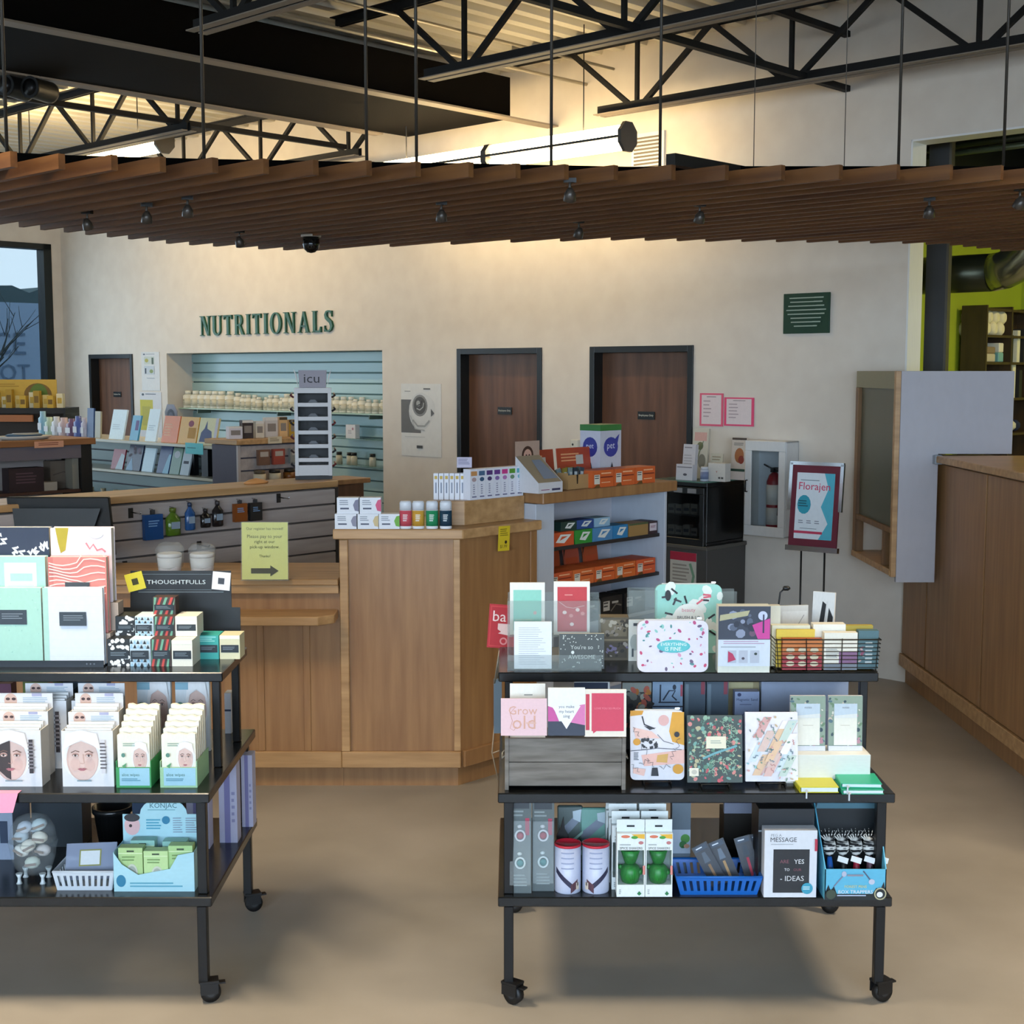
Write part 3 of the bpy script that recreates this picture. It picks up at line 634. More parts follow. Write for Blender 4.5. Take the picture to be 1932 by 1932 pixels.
# duct with silver elbow
DN = NW+1.2; a = atN(1775, 520, DN); b = atN(1872, 514, DN)
du = thing('air_duct', 'round dark duct with a shiny elbow in the green room', 'duct', W(b[0], DN, b[2]), ROT); rD = 0.125
m = MB(); m.lathe([(rD, -(b[0]-(OP0-0.58))), (rD, 0)], C('#3d4030', 0.3, 0.6), 0, 0, 20); m.xf(Matrix.Rotation(math.pi/2, 4, 'Y')); part('straight_run', m, du)
m = MB(); pts = [(0.32*math.sin(q), 0, 0.32-0.32*math.cos(q)) for q in [i*math.pi/2/6 for i in range(7)]]; m.tube([(0, 0, 0)]+pts[1:]+[(0.32, 0, 0.9)], rD, C('#a8a894', 0.2, 0.9), 20); part('elbow', m, du)
# tall brown shelving with towels
sT0, sN, _ = atN(1813, 640, NW+1.9); sT1 = atN(1861, 640, NW+1.9)[0]; sN = NW+1.9; zt = atN(1838, 576, sN)[2]
ts = thing('tall_shelving', 'tall dark brown shelving with towels in the green room', 'shelf', W(sT1, sN, 0), ROT); dB = sT1-sT0; LB = 0.95
DBR = mat_noise('dark_brown_board', '#3a2a14', '#4d3a1e', (6, 6, 1), 3, 4, 0.5)
m = MB(); m.box(-dB, 0, 0, 0.02, 0, zt, DBR); part('side_panel', m, ts); m = MB(); m.box(-dB, 0, LB-0.02, LB, 0, zt, DBR); part('side_panel', m, ts)
m = MB(); m.box(-dB, 0, 0.42, 0.44, 0, zt, DBR); part('divider', m, ts)
m = MB(); m.box(-dB, -dB+0.01, 0.021, LB-0.021, 0, zt-0.01, DBR); part('back_board', m, ts)
shz = [zt-0.02] + [atN(1890, y, sN+0.2)[2] for y in (632, 683, 752, 820)]
for z in shz+[0.9, 0.3]:
    m = MB(); m.box(-dB+0.011, -0.002, 0.021, LB-0.021, z-0.018, z, DBR); part('shelf', m, ts)
rr = random.Random(5)
def onT(a, b, z): return W(sT1-b, sN+a, z)
k = 0
for row in range(2):
    for i in range(3):
        m = MB(); m.lathe([(0.02, -0.14), (0.052, -0.13), (0.055, 0.12), (0.03, 0.14)], C('#e8dcae', 0.9), 0, 0, 10, 1, 0.82); m.xf(Matrix.Rotation(math.pi/2, 4, 'Y'))
        single('rolled_towel', 'cream rolled towel on the brown shelving, %s row, %s' % (('bottom', 'top')[row], ('near end', 'middle', 'far end')[i]), 'towel', m, onT(0.085+i*0.115+(row % 2)*0.03, 0.16, shz[1]+0.046+row*0.084), ROT+rr.uniform(-.1, .1), 'rolled towels on the brown shelving')
for i, (a, w_, h_, c_, lab) in enumerate(((0.2, 0.13, 0.06, '#c9bc9a', 'folded tan cloth'), (0.2, 0.12, 0.05, '#8f7a58', 'folded brown cloth'), (0.35, 0.07, 0.07, '#7fb0a4', 'teal tub'), (0.35, 0.06, 0.07, '#e8dfc0', 'cream carton'))):
    m = MB(); m.box(-0.12, 0.02, -w_, w_*.2, 0, h_, C(c_, 0.8)); z = shz[2] if i in (0, 2) else shz[2]+(0.0605 if i == 1 else 0.0705)
    single('shelf_parcel', lab+' on the second shelf of the brown shelving', 'parcel', m, onT(a, 0.05, z), ROT, None, 0.006)
m = MB(); m.box(-0.2, 0.0, -0.16, 0.16, 0, 0.17, C('#efe2b0', 0.7)); m.rect(-0.2, 0, 0.06, 0.12, C('#cdbf8a'), -0.161); single('storage_box', 'cream storage box on the third shelf of the brown shelving', 'box', m, onT(0.21, 0.03, shz[3]), ROT, None, 0.004)
for i in range(5):
    hh_ = 0.2+rr.random()*0.06; m = MB(); m.box(-0.16, 0, -0.025, 0.025, 0, hh_, C(rr.choice(['#d9c98c', '#efe6c0', '#b7a468', '#2d2b26'])))
    single('binder', 'upright binder right of the divider on the brown shelving, %s one' % ORD[i], 'binder', m, onT(0.5+i*0.06, 0.03, shz[3 if i % 2 else 2]), ROT, 'binders right of the divider')
for i, (a, c_) in enumerate(((0.56, '#2b3a78'), (0.7, '#1d2644'), (0.62, '#d8d2b8'))):
    m = MB(); m.ball((0, 0, 0.05), 0.07, C(c_, 0.9), 10, (1, 1.1, 0.7)); single('folded_cloth', ('navy', 'dark blue', 'pale')[i]+' bundled cloth low on the brown shelving', 'cloth', m, onT(a, 0.1, shz[4]+0.0), ROT)
area_light('green_room_lamp', W(OP0+2.3, NW+1.9, 3.6), (0, 0, ROT), 1.2, 0.6, 55, (1.0, 0.86, 0.5))
# pipes seen through the top of the opening
for i, (y, c_) in enumerate(((285, '#5c6650'), (270, '#3c4436'))):
    a = atN(1738, y+12, NW+0.9); b = atN(2000, y-20, NW+0.9); m = MB(); m.tube([W(*a), W(*b)], 0.02, C(c_, 0.4, 0.3))
    single('ceiling_pipe', ('lower', 'upper')[i]+' green grey pipe crossing the top of the green room opening', 'pipe', m)

# ----- register slatwall half wall along n
PD = atZ(632, 907, 1.28); DL = 3.2
SLG = mat_noise('taupe_slatwall', '#a0958f', '#b5aaa4', (0.6, 6, 6), 4, 4, 0.6)
sd = thing('slatwall_partition', 'taupe slatwall half wall behind the register with a wooden cap', 'partition', (PD.x, PD.y, 0), RF)
m = MB(); m.box(-DL, 0, 0.02, 0.30, 0, 1.24, C('#5d5551')); part('core', m, sd)
m = MB(); m.box(-DL, 0.02, -0.005, 0.33, 1.245, 1.28, WOODH); part('cap', m, sd, 0.003)
first = None; z = 1.24
while z > 0.3:
    if first is None: m = MB(); m.box(-DL, 0, 0, 0.018, 0.004, 0.084, SLG); first = part('slat', m, sd, 0.002, loc=(0, 0, z-0.09))
    else: o = inst(first, sd); o.location = (0, 0, z-0.09)
    z -= 0.09
m = MB(); m.box(0.001, 0.02, 0.0, 0.3, 0, 1.24, C('#2b2624')); part('end_board', m, sd)
def onD(px, py, out=0.0):                    # a point on the slatwall face
    d = ray(px, py); q = PD+tv*out; k = ((q.x)*ct-(q.y)*st)/(d.x*ct-d.y*st); p = d*k
    return Vector((p.x, p.y, EYE+p.z))
m = MB(); m.box(-0.1, 0.1, 0, 0.2, 0, 1.22, WOODD); m.box(-0.13, 0.13, -0.03, 0.23, 1.22, 1.25, WOOD)
pb = atY(663, 930, 8.35); single('wooden_stand', 'small brown wooden stand right of the slatwall partition', 'stand', m, (pb.x, pb.y, 0), RF, None, 0.003)

# ----- gondola: end cap facing t, shelves facing us along -t
PG = atZ(446, 830, 1.42)
go = thing('gondola', 'grey slatwall gondola with wooden top and stepped glass shelves', 'gondola', (PG.x, PG.y, 0), ROT)
GGR = C('#56515a', 0.6)
m = MB(); m.box(-0.30, 0, 0, 0.66, 0, 1.38, GGR); part('end_core', m, go)
m = MB(); m.box(-0.35, 0.04, -0.03, 0.72, 1.385, 1.42, WOODH); part('end_top', m, go, 0.003)
first = None; z = 1.38
while z > 0.3:
    if first is None: m = MB(); m.box(0.001, 0.016, 0.02, 0.66, 0.004, 0.084, SLG); first = part('slat', m, go, 0.002, loc=(0, 0, z-0.09))
    else: o = inst(first, go); o.location = (0, 0, z-0.09)
    z -= 0.09
m = MB(); m.box(-0.001, 0.017, -0.002, 0.02, 0, 1.38, C('#b8aca4', 0.4)); part('corner_trim', m, go)
first = None; z = 1.34
while z > 0.3:
    if first is None: m = MB(); m.box(-3.3, -0.301, 0.30, 0.318, 0.004, 0.084, C('#7f9490', 0.4)); first = part('slat', m, go, 0.002, loc=(0, 0, z-0.09))
    else: o = inst(first, go); o.location = (0, 0, z-0.09)
    z -= 0.09
m = MB(); m.box(-3.3, -0.301, 0.319, 0.36, 0, 1.34, GGR); part('spine', m, go)
SHL = C('#c9c4ae', 0.25)
for z, d0 in ((1.365, 0.0), (1.13, 0.0), (0.86, -0.05)):
    m = MB(); m.box(-3.3, -0.302, d0, 0.299 if z < 1.3 else 0.45, z-0.022, z, SHL); part('shelf', m, go, 0.002)
def onG(a, b, z): return Vector((PG.x, PG.y, 0))+tv*a+nv*b+Vector((0, 0, z))
# ----- low wooden end unit at far left
PA = atZ(172, 826, 1.42)
ga = thing('display_cabinet', 'brown wood framed display unit with product shelves at far left', 'shelf', (PA.x, PA.y, 0), RF); AL = 1.5
m = MB(); m.box(-AL, 0.02, -0.03, 0.5, 1.375, 1.42, mat_noise('brown_top', '#8a5a34', '#a06c42', (0.6, 8, 8), 3, 5, 0.45)); part('top', m, ga, 0.003)
m = MB(); m.box(-0.085, 0, 0, 0.45, 0, 1.374, C('#171310')); part('side_panel', m, ga)
m = MB(); m.box(-AL, -0.086, 0.28, 0.30, 0, 1.374, SLG); part('back_board', m, ga)
m = MB(); m.box(-AL, -0.086, -0.005, 0.015, 1.28, 1.374, C('#6a6166')); part('valance', m, ga)
for z in (1.055, 0.86):
    m = MB(); m.box(-AL, -0.087, 0.01, 0.279, z-0.02, z, C('#4a2f24')); part('shelf', m, ga)
m = MB(); a = (atZ(80, 834, 1.4)-PA).dot(nv); m.box(a-0.11, a+0.11, -0.034, -0.031, 1.365, 1.41, C('#d79a78')); m.lines(a-0.08, a+0.08, 1.4, 1.375, 2, C('#8a4a34'), -0.0345); part('shelf_label', m, ga, label='peach shelf label strip')
def onA(a, b, z): return Vector((PA.x, PA.y, 0))+nv*a-tv*b+Vector((0, 0, z))
# ----- window side shelf
PX_ = atY(60, 770, 12.4)
ws = thing('window_shelf', 'dark two tier shelf with yellow goods under the shop window', 'shelf', (PX_.x, PX_.y, 0), 0)
m = MB(); m.box(-0.7, 0.30, 0, 0.4, PX_.z-0.05, PX_.z, C('#17120e')); part('shelf', m, ws)
m = MB(); m.box(-0.7, 0.30, -0.02, 0.4, PX_.z-0.42, PX_.z-0.39, C('#17120e')); part('shelf', m, ws)
m = MB(); m.box(0.28, 0.30, 0, 0.4, 0, PX_.z-0.051, C('#17120e')); part('side_panel', m, ws); m = MB(); m.box(-0.7, 0.28, 0.39, 0.4, 0, PX_.z-0.051, C('#3a2a1c')); part('back_board', m, ws)
m = MB(); m.box(-0.7, 0.02, -0.05, -0.02, PX_.z-0.12, PX_.z-0.06, C('#a8683c')); part('front_board', m, ws)

# ================================================================= CARTS
ZB, ZM, ZT = 0.335, 0.654, 0.97; YF, YBK = 3.98, 4.72; YT0, YT1 = 4.2, 4.6
GRAIN = mat_noise('black_laminate', '#0c0d0e', '#16181a', (3, 3, 3), 12, 3, 0.22)
def make_cart(x0, x1, label):
    r = thing('display_cart', label, 'display cart', ((x0+x1)/2, YF, 0)); h = (x1-x0)/2; D = YBK-YF
    for z, a, b, ex in ((ZB, 0, D, 0.012), (ZM, 0, D, 0.012), (ZT, YT0-YF, YT1-YF, 0.012)):
        m = MB(); m.box(-h-ex, h+ex, a-0.0, b, z-0.03, z, GRAIN); part('shelf', m, r, 0.003)
    lx = h-0.02
    for sx in (-1, 1):
        for yy in (0.02, D-0.02):
            m = MB(); m.box(sx*lx-0.0145, sx*lx+0.0145, yy-0.0145, yy+0.0145, 0.062, ZB-0.031, BLACKM); part('leg', m, r, 0.002)
            m = MB(); m.box(sx*lx-0.0145, sx*lx+0.0145, yy+0.02-(0.04 if yy > .3 else 0)-0.0145, yy+0.02-(0.04 if yy > .3 else 0)+0.0145, ZB+0.001, ZM-0.031, BLACKM); part('post', m, r, 0.002)
            c = thing_part('caster', r, (sx*lx, yy, 0), random.uniform(-0.8, 0.8))
            m = MB(); m.lathe([(0.0145, -0.013), (0.03, -0.012), (0.031, 0), (0.03, 0.012), (0.0145, 0.013)], C('#0b0b0c', 0.5), 0, 0, 18); m.xf(Matrix.Translation((0.018, 0, 0.031)) @ Matrix.Rotation(math.pi/2, 4, 'X')); o = m.build('wheel', c)
            m = MB(); m.lathe([(0.012, -0.0145), (0.012, 0.0145)], C('#2d2e30', 0.4), 0, 0, 12); m.xf(Matrix.Translation((0.018, 0, 0.031)) @ Matrix.Rotation(math.pi/2, 4, 'X')); m.build('wheel_hub', c)
            m = MB(); m.box(-0.012, 0.04, -0.021, -0.016, 0.03, 0.062, BLACK); m.box(-0.012, 0.04, 0.016, 0.021, 0.03, 0.062, BLACK); m.box(-0.014, 0.042, -0.021, 0.021, 0.0625, 0.07, BLACK); m.build('fork', c)
            m = MB(); m.box(0.03, 0.062, -0.01, 0.01, 0.055, 0.06, BLACK); m.build('brake', c)
        for yy in (YT0-YF+0.06, YT1-YF-0.04):
            m = MB(); m.box(sx*lx-0.0125, sx*lx+0.0125, yy-0.0125, yy+0.0125, ZM+0.001, ZT-0.031, BLACKM); part('post', m, r, 0.002)
    return r
def thing_part(name, parent, loc, rz):
    m = MB(); m.lathe([(0.011, 0.0705), (0.011, 0.09)], BLACK, 0, 0, 10); o = m.build(name, parent); o.location = loc; o.rotation_euler = (0, 0, rz); return o
make_cart(-0.03, 1.125, 'black three tier rolling cart of cards and gifts on the right')
make_cart(-2.05, -0.91, 'black three tier rolling cart of journals and face masks on the left')
# ================================================================= PRODUCT HELPERS
def SZ(px0, px1, pt, pb, z):
    """thing standing on a shelf of height z: pixel box -> (location, width, height)"""
    b = atZ((px0+px1)/2, pb, z); a = atY(px0, (pt+pb)/2, b.y).x; c = atY(px1, (pt+pb)/2, b.y).x
    return (Vector(((a+c)/2, b.y, z)), c-a, atY((px0+px1)/2, pt, b.y).z-z)
def SY(px0, px1, pt, Y, z):
    a = atY(px0, pt+40, Y).x; c = atY(px1, pt+40, Y).x
    return (Vector(((a+c)/2, Y, z)), c-a, atY((px0+px1)/2, pt, Y).z-z)
class Fc:
    """prints flat artwork on a front face, in fractions of its width and height"""
    def __init__(s, mb, w, h, y=0.0, z0=0.0, x0=None): s.b, s.w, s.h, s.y, s.z0 = mb, w, h, y, z0; s.x0 = -w/2 if x0 is None else x0
    def _y(s): s.y -= 0.0004; return s.y
    def X(s, f): return s.x0+f*s.w
    def Z(s, f): return s.z0+f*s.h
    def r(s, a, b, c, d, h): s.b.rect(s.X(a), s.X(b), s.Z(c), s.Z(d), C(h), s._y()); return s
    def d(s, cx, cz, rx, rz, h, n=16): s.b.disc(s.X(cx), s.Z(cz), rx*s.w, rz*s.h, C(h), s._y(), n); return s
    def p(s, pts, h): s.b.poly([(s.X(a), s.Z(b)) for a, b in pts], C(h), s._y()); return s
    def t(s, tx, cx, cz, fw, h, fh=None): s.b.text(tx, s.X(cx), s.Z(cz), fw*s.w, C(h), s._y(), None if fh is None else fh*s.h); return s
    def l(s, a, b, c, d, n, h, fill=0.45): s.b.lines(s.X(a), s.X(b), s.Z(d), s.Z(c), n, C(h), s._y(), fill); return s
    def s(s, pts, wd, h): s.b.stroke([(s.X(a), s.Z(b)) for a, b in pts], wd*s.w, C(h), s._y()); return s
    def spots(s, n, cols, r0, r1, seed=1, a=(0.03, 0.97), c=(0.03, 0.97), asp=2.2):
        r = random.Random(seed); y = s._y()
        for i in range(n):
            q = r.uniform(r0, r1)*s.w; an = r.uniform(0, 3.14); cx, cz = s.X(r.uniform(*a)), s.Z(r.uniform(*c)); aa, bb = q, q/r.uniform(1, asp)
            s.b.poly([(cx+aa*math.cos(k)*math.cos(an)-bb*math.sin(k)*math.sin(an), cz+aa*math.cos(k)*math.sin(an)+bb*math.sin(k)*math.cos(an)) for k in [j*2*math.pi/8 for j in range(8)]], C(r.choice(cols)), y-i*0.00001)
        s.y = y-n*0.00001; return s
    def squig(s, n, cols, ln, wd, seed=1, amp=0.05):
        r = random.Random(seed); y = s._y()
        for i in range(n):
            cx, cz, an = r.uniform(0.08, 0.92), r.uniform(0.08, 0.92), r.uniform(0, 6.28); pts = []; k2 = r.uniform(2, 5)
            for j in range(7):
                q = j/6-0.5; ox = q*ln; oz = amp*math.sin(k2*q*3)
                pts.append((min(.99, max(.01, cx+ox*math.cos(an)-oz*math.sin(an))), min(.99, max(.01, cz+(ox*math.sin(an)+oz*math.cos(an))*s.w/s.h))))
            s.b.stroke([(s.X(a), s.Z(b)) for a, b in pts], wd*s.w, C(r.choice(cols)), y-i*0.00001)
        s.y = y-n*0.00001; return s
def face(f, cx, cz, w, h, half=False):
    """printed portrait: a pale face wrapped in a white towel"""
    f.d(cx, cz+h*0.06, w*0.66, h*0.62, '#eeeceb', 24); f.d(cx, cz-h*0.04, w*0.52, h*0.52, '#d9b7aa', 24); f.d(cx+w*0.02, cz-h*0.04, w*0.48, h*0.50, '#e3c4b8', 24)
    f.d(cx+w*0.24, cz-h*0.16, w*0.16, h*0.16, '#debaae', 14); f.d(cx-w*0.24, cz-h*0.16, w*0.16, h*0.16, '#debaae', 14)
    if half: f.p([(cx, cz+h*0.44), (cx-w*0.3, cz+h*0.36), (cx-w*0.48, cz+0.0), (cx-w*0.40, cz-h*0.30), (cx-w*0.14, cz-h*0.48), (cx, cz-h*0.53)], '#453c3c')
    for sx in (-1, 1):
        f.d(cx+sx*w*0.22, cz+h*0.07, w*0.12, h*0.055, '#c79c8e', 12); f.s([(cx+sx*w*0.09, cz+h*0.145), (cx+sx*w*0.22, cz+h*0.175), (cx+sx*w*0.36, cz+h*0.125)], 0.018, '#7a5a4e')
        f.d(cx+sx*w*0.22, cz+h*0.06, w*0.085, h*0.03, '#efe4de', 12); f.d(cx+sx*w*0.22, cz+h*0.062, w*0.038, h*0.03, '#4a3834', 10); f.s([(cx+sx*w*0.13, cz+h*0.07), (cx+sx*w*0.22, cz+h*0.093), (cx+sx*w*0.32, cz+h*0.065)], 0.009, '#5a4038')
    f.s([(cx+w*0.035, cz+h*0.1), (cx+w*0.055, cz-h*0.06), (cx+w*0.075, cz-h*0.12), (cx, cz-h*0.135), (cx-w*0.06, cz-h*0.12)], 0.010, '#c69c8e')
    f.p([(cx-w*0.15, cz-h*0.26), (cx-w*0.05, cz-h*0.235), (cx, cz-h*0.245), (cx+w*0.05, cz-h*0.235), (cx+w*0.15, cz-h*0.26), (cx+w*0.06, cz-h*0.305), (cx-w*0.06, cz-h*0.305)], '#b8747a'); f.s([(cx-w*0.14, cz-h*0.262), (cx+w*0.14, cz-h*0.262)], 0.006, '#8e5058')
    f.p([(cx-w*0.62, cz+h*0.20), (cx-w*0.30, cz+h*0.33), (cx, cz+h*0.42), (cx, cz+h*0.68), (cx-w*0.5, cz+h*0.6)], '#f1f0ef'); f.p([(cx+w*0.62, cz+h*0.20), (cx+w*0.30, cz+h*0.33), (cx, cz+h*0.42), (cx, cz+h*0.68), (cx+w*0.5, cz+h*0.6)], '#f4f3f2')
    f.s([(cx-w*0.42, cz+h*0.29), (cx, cz+h*0.44), (cx+w*0.42, cz+h*0.29)], 0.008, '#c9c4c2')
def card(name, label, cat, place, hexc, art=None, d=0.004, tilt=0.0, rz=0.0, group=None, bevel=0.0, rim=None):
    loc, w, h = place; m = MB(); m.box(-w/2, w/2, 0, d, 0, h, C(rim or hexc)); f = Fc(m, w, h)
    if rim: f.r(0.0, 1.0, 0.0, 1.0, hexc)
    if art: art(f)
    return single(name, label, cat, m, loc, rz, group, bevel, rx=-tilt)

# ================================================================= RIGHT CART, TOP TIER
place = SZ(958, 1135, 1143, 1266, ZT); wA = place[1]/2; lA = place[0]; hA = place[2]
ra_ = thing('card_rack', 'two tier clear acrylic greeting card rack on the right cart', 'card rack', lA)
m = MB(); m.box(-wA, wA, 0, 0.003, 0, 0.05, CLEAR); part('front_lip', m, ra_)
m = MB(); m.box(-wA, wA, 0.09, 0.093, 0.09, hA, CLEAR); part('rear_lip', m, ra_)
m = MB(); m.box(-wA, wA, 0.003, 0.14, 0, 0.004, CLEAR); part('floor_plate', m, ra_); m = MB(); m.box(-wA, wA, 0.094, 0.14, 0.09, 0.094, CLEAR); part('step', m, ra_)
m = MB(); m.box(-wA, wA, 0.14, 0.143, 0, hA+0.02, CLEAR); part('back_plate', m, ra_)
for s in (-1, 1): m = MB(); m.prism([(0, 0), (0.14, 0), (0.14, hA), (0.09, hA), (0.02, 0.05), (0, 0.05)], -0.0015, 0.0015, CLEAR); m.xf(Matrix.Translation((s*wA, 0, 0)) @ Matrix.Rotation(math.pi/2, 4, 'Z')); part('side_plate', m, ra_)
yb = lA.y+0.105; zb_ = ZT+0.0945
def a_mint(f): f.r(0.1, 0.9, 0.08, 0.86, '#8fd0bd').d(0.72, 0.42, 0.05, 0.035, '#d8b0a8').l(0.15, 0.85, 0.12, 0.3, 4, '#b8d8bc')
def a_red(f):
    f.r(0.1, 0.92, 0.06, 0.9, '#c8373e').s([(0.15, 0.62), (0.35, 0.52), (0.55, 0.5), (0.85, 0.55)], 0.012, '#f0c8c0')
    for i, (x, z) in enumerate(((0.3, 0.42), (0.48, 0.36), (0.66, 0.47), (0.8, 0.4), (0.5, 0.2))): f.d(x, z, 0.06, 0.035, ('#f6dcd4', '#e88a86')[i % 2], 8)
    f.l(0.3, 0.6, 0.72, 0.76, 1, '#e89a90')
p_ = SY(962, 1028, 1100, yb, zb_); card('greeting_card', 'mint green greeting card with white border in the rack top tier', 'card', (p_[0], p_[1], p_[2]), '#eeece2', a_mint, 0.012, 0.06)
p_ = SY(1045, 1113, 1098, yb, zb_); card('greeting_card', 'red greeting card with hearts on a string in the rack top tier', 'card', p_, '#f4f0e8', a_red, 0.014, 0.06)
yb = lA.y+0.012
def a_list(f): f.l(0.12, 0.86, 0.06, 0.88, 18, '#b9bcc6', 0.25)
def a_grey(f):
    f.spots(90, ['#c9cdc4'], 0.012, 0.016, 4, asp=1.1).r(0.14, 0.86, 0.2, 0.72, '#4d5251').t("You're so", 0.5, 0.62, 0.5, '#c8cdc6').t('AWESOME', 0.5, 0.34, 0.6, '#c8cdc6').d(0.3, 0.47, 0.035, 0.05, '#dfe3dc')
p_ = SY(970, 1041, 1174, yb, ZT+0.0045); card('greeting_card', 'white card covered in fine printed lines, front of the rack', 'card', p_, '#e9edf2', a_list, 0.014, 0.05)
p_ = SY(1055, 1140, 1196, yb, ZT+0.0045); card('greeting_card', 'dark grey dotted greeting card at the front of the rack', 'card', p_, '#4d5251', a_grey, 0.014, 0.05, rim='#d9d8c8')
# brown patterned box and white card behind
p_ = SY(1131, 1186, 1165, lA.y+0.16, ZT); m = MB(); w_, h_ = p_[1], p_[2]; BR = C('#5d523f')
m.box(-w_/2, w_/2, 0, 0.06, 0, h_, BR); f = Fc(m, w_, h_); f.r(0.06, 0.94, 0.56, 0.95, '#7d7058').spots(30, ['#b5aa96', '#3a3328', '#94897a'], 0.04, 0.09, 2, c=(0.58, 0.93)).r(0.06, 0.94, 0.06, 0.42, '#4a4234').spots(26, ['#a69c90', '#2d2820', '#7b7190'], 0.04, 0.08, 3, c=(0.1, 0.4)).r(0.0, 1, 0.46, 0.5, '#8d8064')
single('patterned_box', 'brown patterned gift box behind the card rack', 'box', m, p_[0])
p_ = SY(1186, 1216, 1170, lA.y+0.15, ZT); card('gift_card', 'white card with grey drawing left of the confetti pouch', 'card', p_, '#dfe2dc', lambda f: f.d(0.4, 0.45, 0.3, 0.2, '#aab4b2').r(0.3, 0.7, 0.85, 0.92, '#3c444a').r(0.2, 0.32, 0.1, 0.3, '#4a565c'), 0.01, 0.05)
# pouches
def pouch(label, place, hexc, art, d=0.02, tilt=0.12, rz=0.0, rad=0.1):
    loc, w, h = place; m = MB(); n = 5; r = rad*w; pts = []
    for cx, cz, a0 in ((w/2-r, r, -90), (w/2-r, h-r, 0), (-w/2+r, h-r, 90), (-w/2+r, r, 180)):
        for i in range(n): a = math.radians(a0+90*i/(n-1)); pts.append((cx+r*math.cos(a), cz+r*math.sin(a)))
    t_ = thing('zip_pouch', label, 'pouch', loc, rz); t_.rotation_euler[0] = -tilt
    m.prism(pts, 0, d, C(hexc)); f = Fc(m, w, h); art(f); part('body', m, t_, 0.0)
    z = MB(); z.box(-w/2+r, w/2-r, d*0.35, d*0.65, h, h+0.004, C('#c9c4bc')); part('zip', z, t_)
    z = MB(); z.box(w/2-r-0.012, w/2-r+0.002, d*0.2, d*0.8, h+0.0041, h+0.009, CHROME); part('zip_pull', z, t_)
    return t_
def a_mintp(f):
    f.spots(26, ['#eaf2ec'], 0.05, 0.11, 5, asp=1.4).squig(22, ['#2a2a30', '#e0697a', '#3a3a40', '#202024'], 0.12, 0.028, 6, 0.001).d(0.5, 0.5, 0.24, 0.22, '#f2f5f0', 20).t('beauty', 0.5, 0.62, 0.2, '#e08a98').t('BRUSH & LIP', 0.5, 0.52, 0.34, '#3c3f48').t('GLOSS', 0.5, 0.42, 0.24, '#d8788a').d(0.19, 0.84, 0.045, 0.08, '#26282c')
p_ = SZ(1237, 1363, 1104, 1232, ZT); pouch('mint green cosmetics pouch printed with lipsticks and brushes', (p_[0], p_[1], p_[2]), '#9ed9cb', a_mintp, 0.02, 0.10)
def a_conf(f):
    f.spots(60, ['#c94a6d', '#8fc7bd', '#d99ab4', '#6d5a78', '#b8487a', '#4d8c8a'], 0.012, 0.035, 8).d(0.51, 0.50, 0.235, 0.125, '#4db8bd', 22).d(0.51, 0.5, 0.215, 0.11, '#5cc0c4', 22).t('EVERYTHING', 0.51, 0.54, 0.36, '#f2fafa').t('IS FINE.', 0.51, 0.45, 0.24, '#f2fafa')
p_ = SZ(1203, 1337, 1172, 1268, ZT); pouch('white confetti print pouch reading everything is fine', p_, '#e3dde6', a_conf, 0.022, 0.10)
# galaxy box
p_ = SZ(1355, 1453, 1144, 1269, ZT); m = MB(); loc, w_, h_ = p_
m.box(-w_/2, w_/2, 0, 0.05, 0, h_, C('#dfe0d2')); f = Fc(m, w_, h_)
f.r(0, 1, 0.5, 1, '#39404f').spots(16, ['#5a6478', '#8f98ae', '#6a5468', '#2a3040'], 0.03, 0.1, 12, c=(0.53, 0.97), asp=1.3).p([(0.02, 0.78), (0.56, 0.86), (0.6, 0.94), (0.03, 0.87)], '#b5b08a').p([(0.65, 0.72), (0.99, 0.82), (0.99, 0.51), (0.76, 0.51)], '#d0459a').d(0.85, 0.86, 0.09, 0.07, '#c8d0e4').r(0.85, 0.88, 0.6, 0.88, '#3a3450').r(0, 1, 0.1, 0.5, '#d5dde6').l(0.1, 0.95, 0.42, 0.48, 2, '#b79ab4').l(0.05, 0.9, 0.36, 0.4, 1, '#a8b0b8')
for i in range(3): f.r(0.18+i*0.22, 0.35+i*0.22, 0.15, 0.34, '#b9bfcc')
f.p([(0.19, 0.16), (0.34, 0.2), (0.28, 0.29), (0.19, 0.33)], '#b8355c').d(0.48, 0.22, 0.03, 0.02, '#4a4450').d(0.72, 0.29, 0.03, 0.02, '#30403a')
single('gift_box', 'boxed gift set with dark galaxy print above a white panel', 'box', m, loc)
p_ = SY(1453, 1472, 1143, loc.y+0.1, ZT); card('paper_pad', 'cream paper pad peeking out right of the galaxy box', 'pad', p_, '#d6d2c0', None, 0.03)
# wire basket with card packs
p_ = SZ(1462, 1662, 1206, 1270, ZT); loc, w_, h_ = p_; d_ = 0.13
wbk = thing('wire_basket', 'black wire basket of card packs at the right end of the cart', 'basket', loc)
WIRE = C('#26241f', 0.4, 0.5)
def rect_loop(k, z): return [(-w_/2*k, d_/2-d_/2*k, z), (w_/2*k, d_/2-d_/2*k, z), (w_/2*k, d_/2+d_/2*k, z), (-w_/2*k, d_/2+d_/2*k, z)]
for i in range(9):
    q = i/8; m = MB(); m.tube(rect_loop(0.95+0.05*q, 0.004+q*(h_-0.006)), 0.0022 if i == 8 else 0.0013, WIRE, 5, True); part('wire', m, wbk)
for x in (-0.48, -0.2, 0.14, 0.48):
    m = MB(); m.tube([(x*w_, 0.01, h_), (x*w_*0.96, 0.008, 0.004), (x*w_*0.96, d_-0.008, 0.004), (x*w_, d_-0.01, h_)], 0.0016, WIRE, 5); part('upright_wire', m, wbk)
bx = lambda px: atY(px, 1230, loc.y+0.05).x
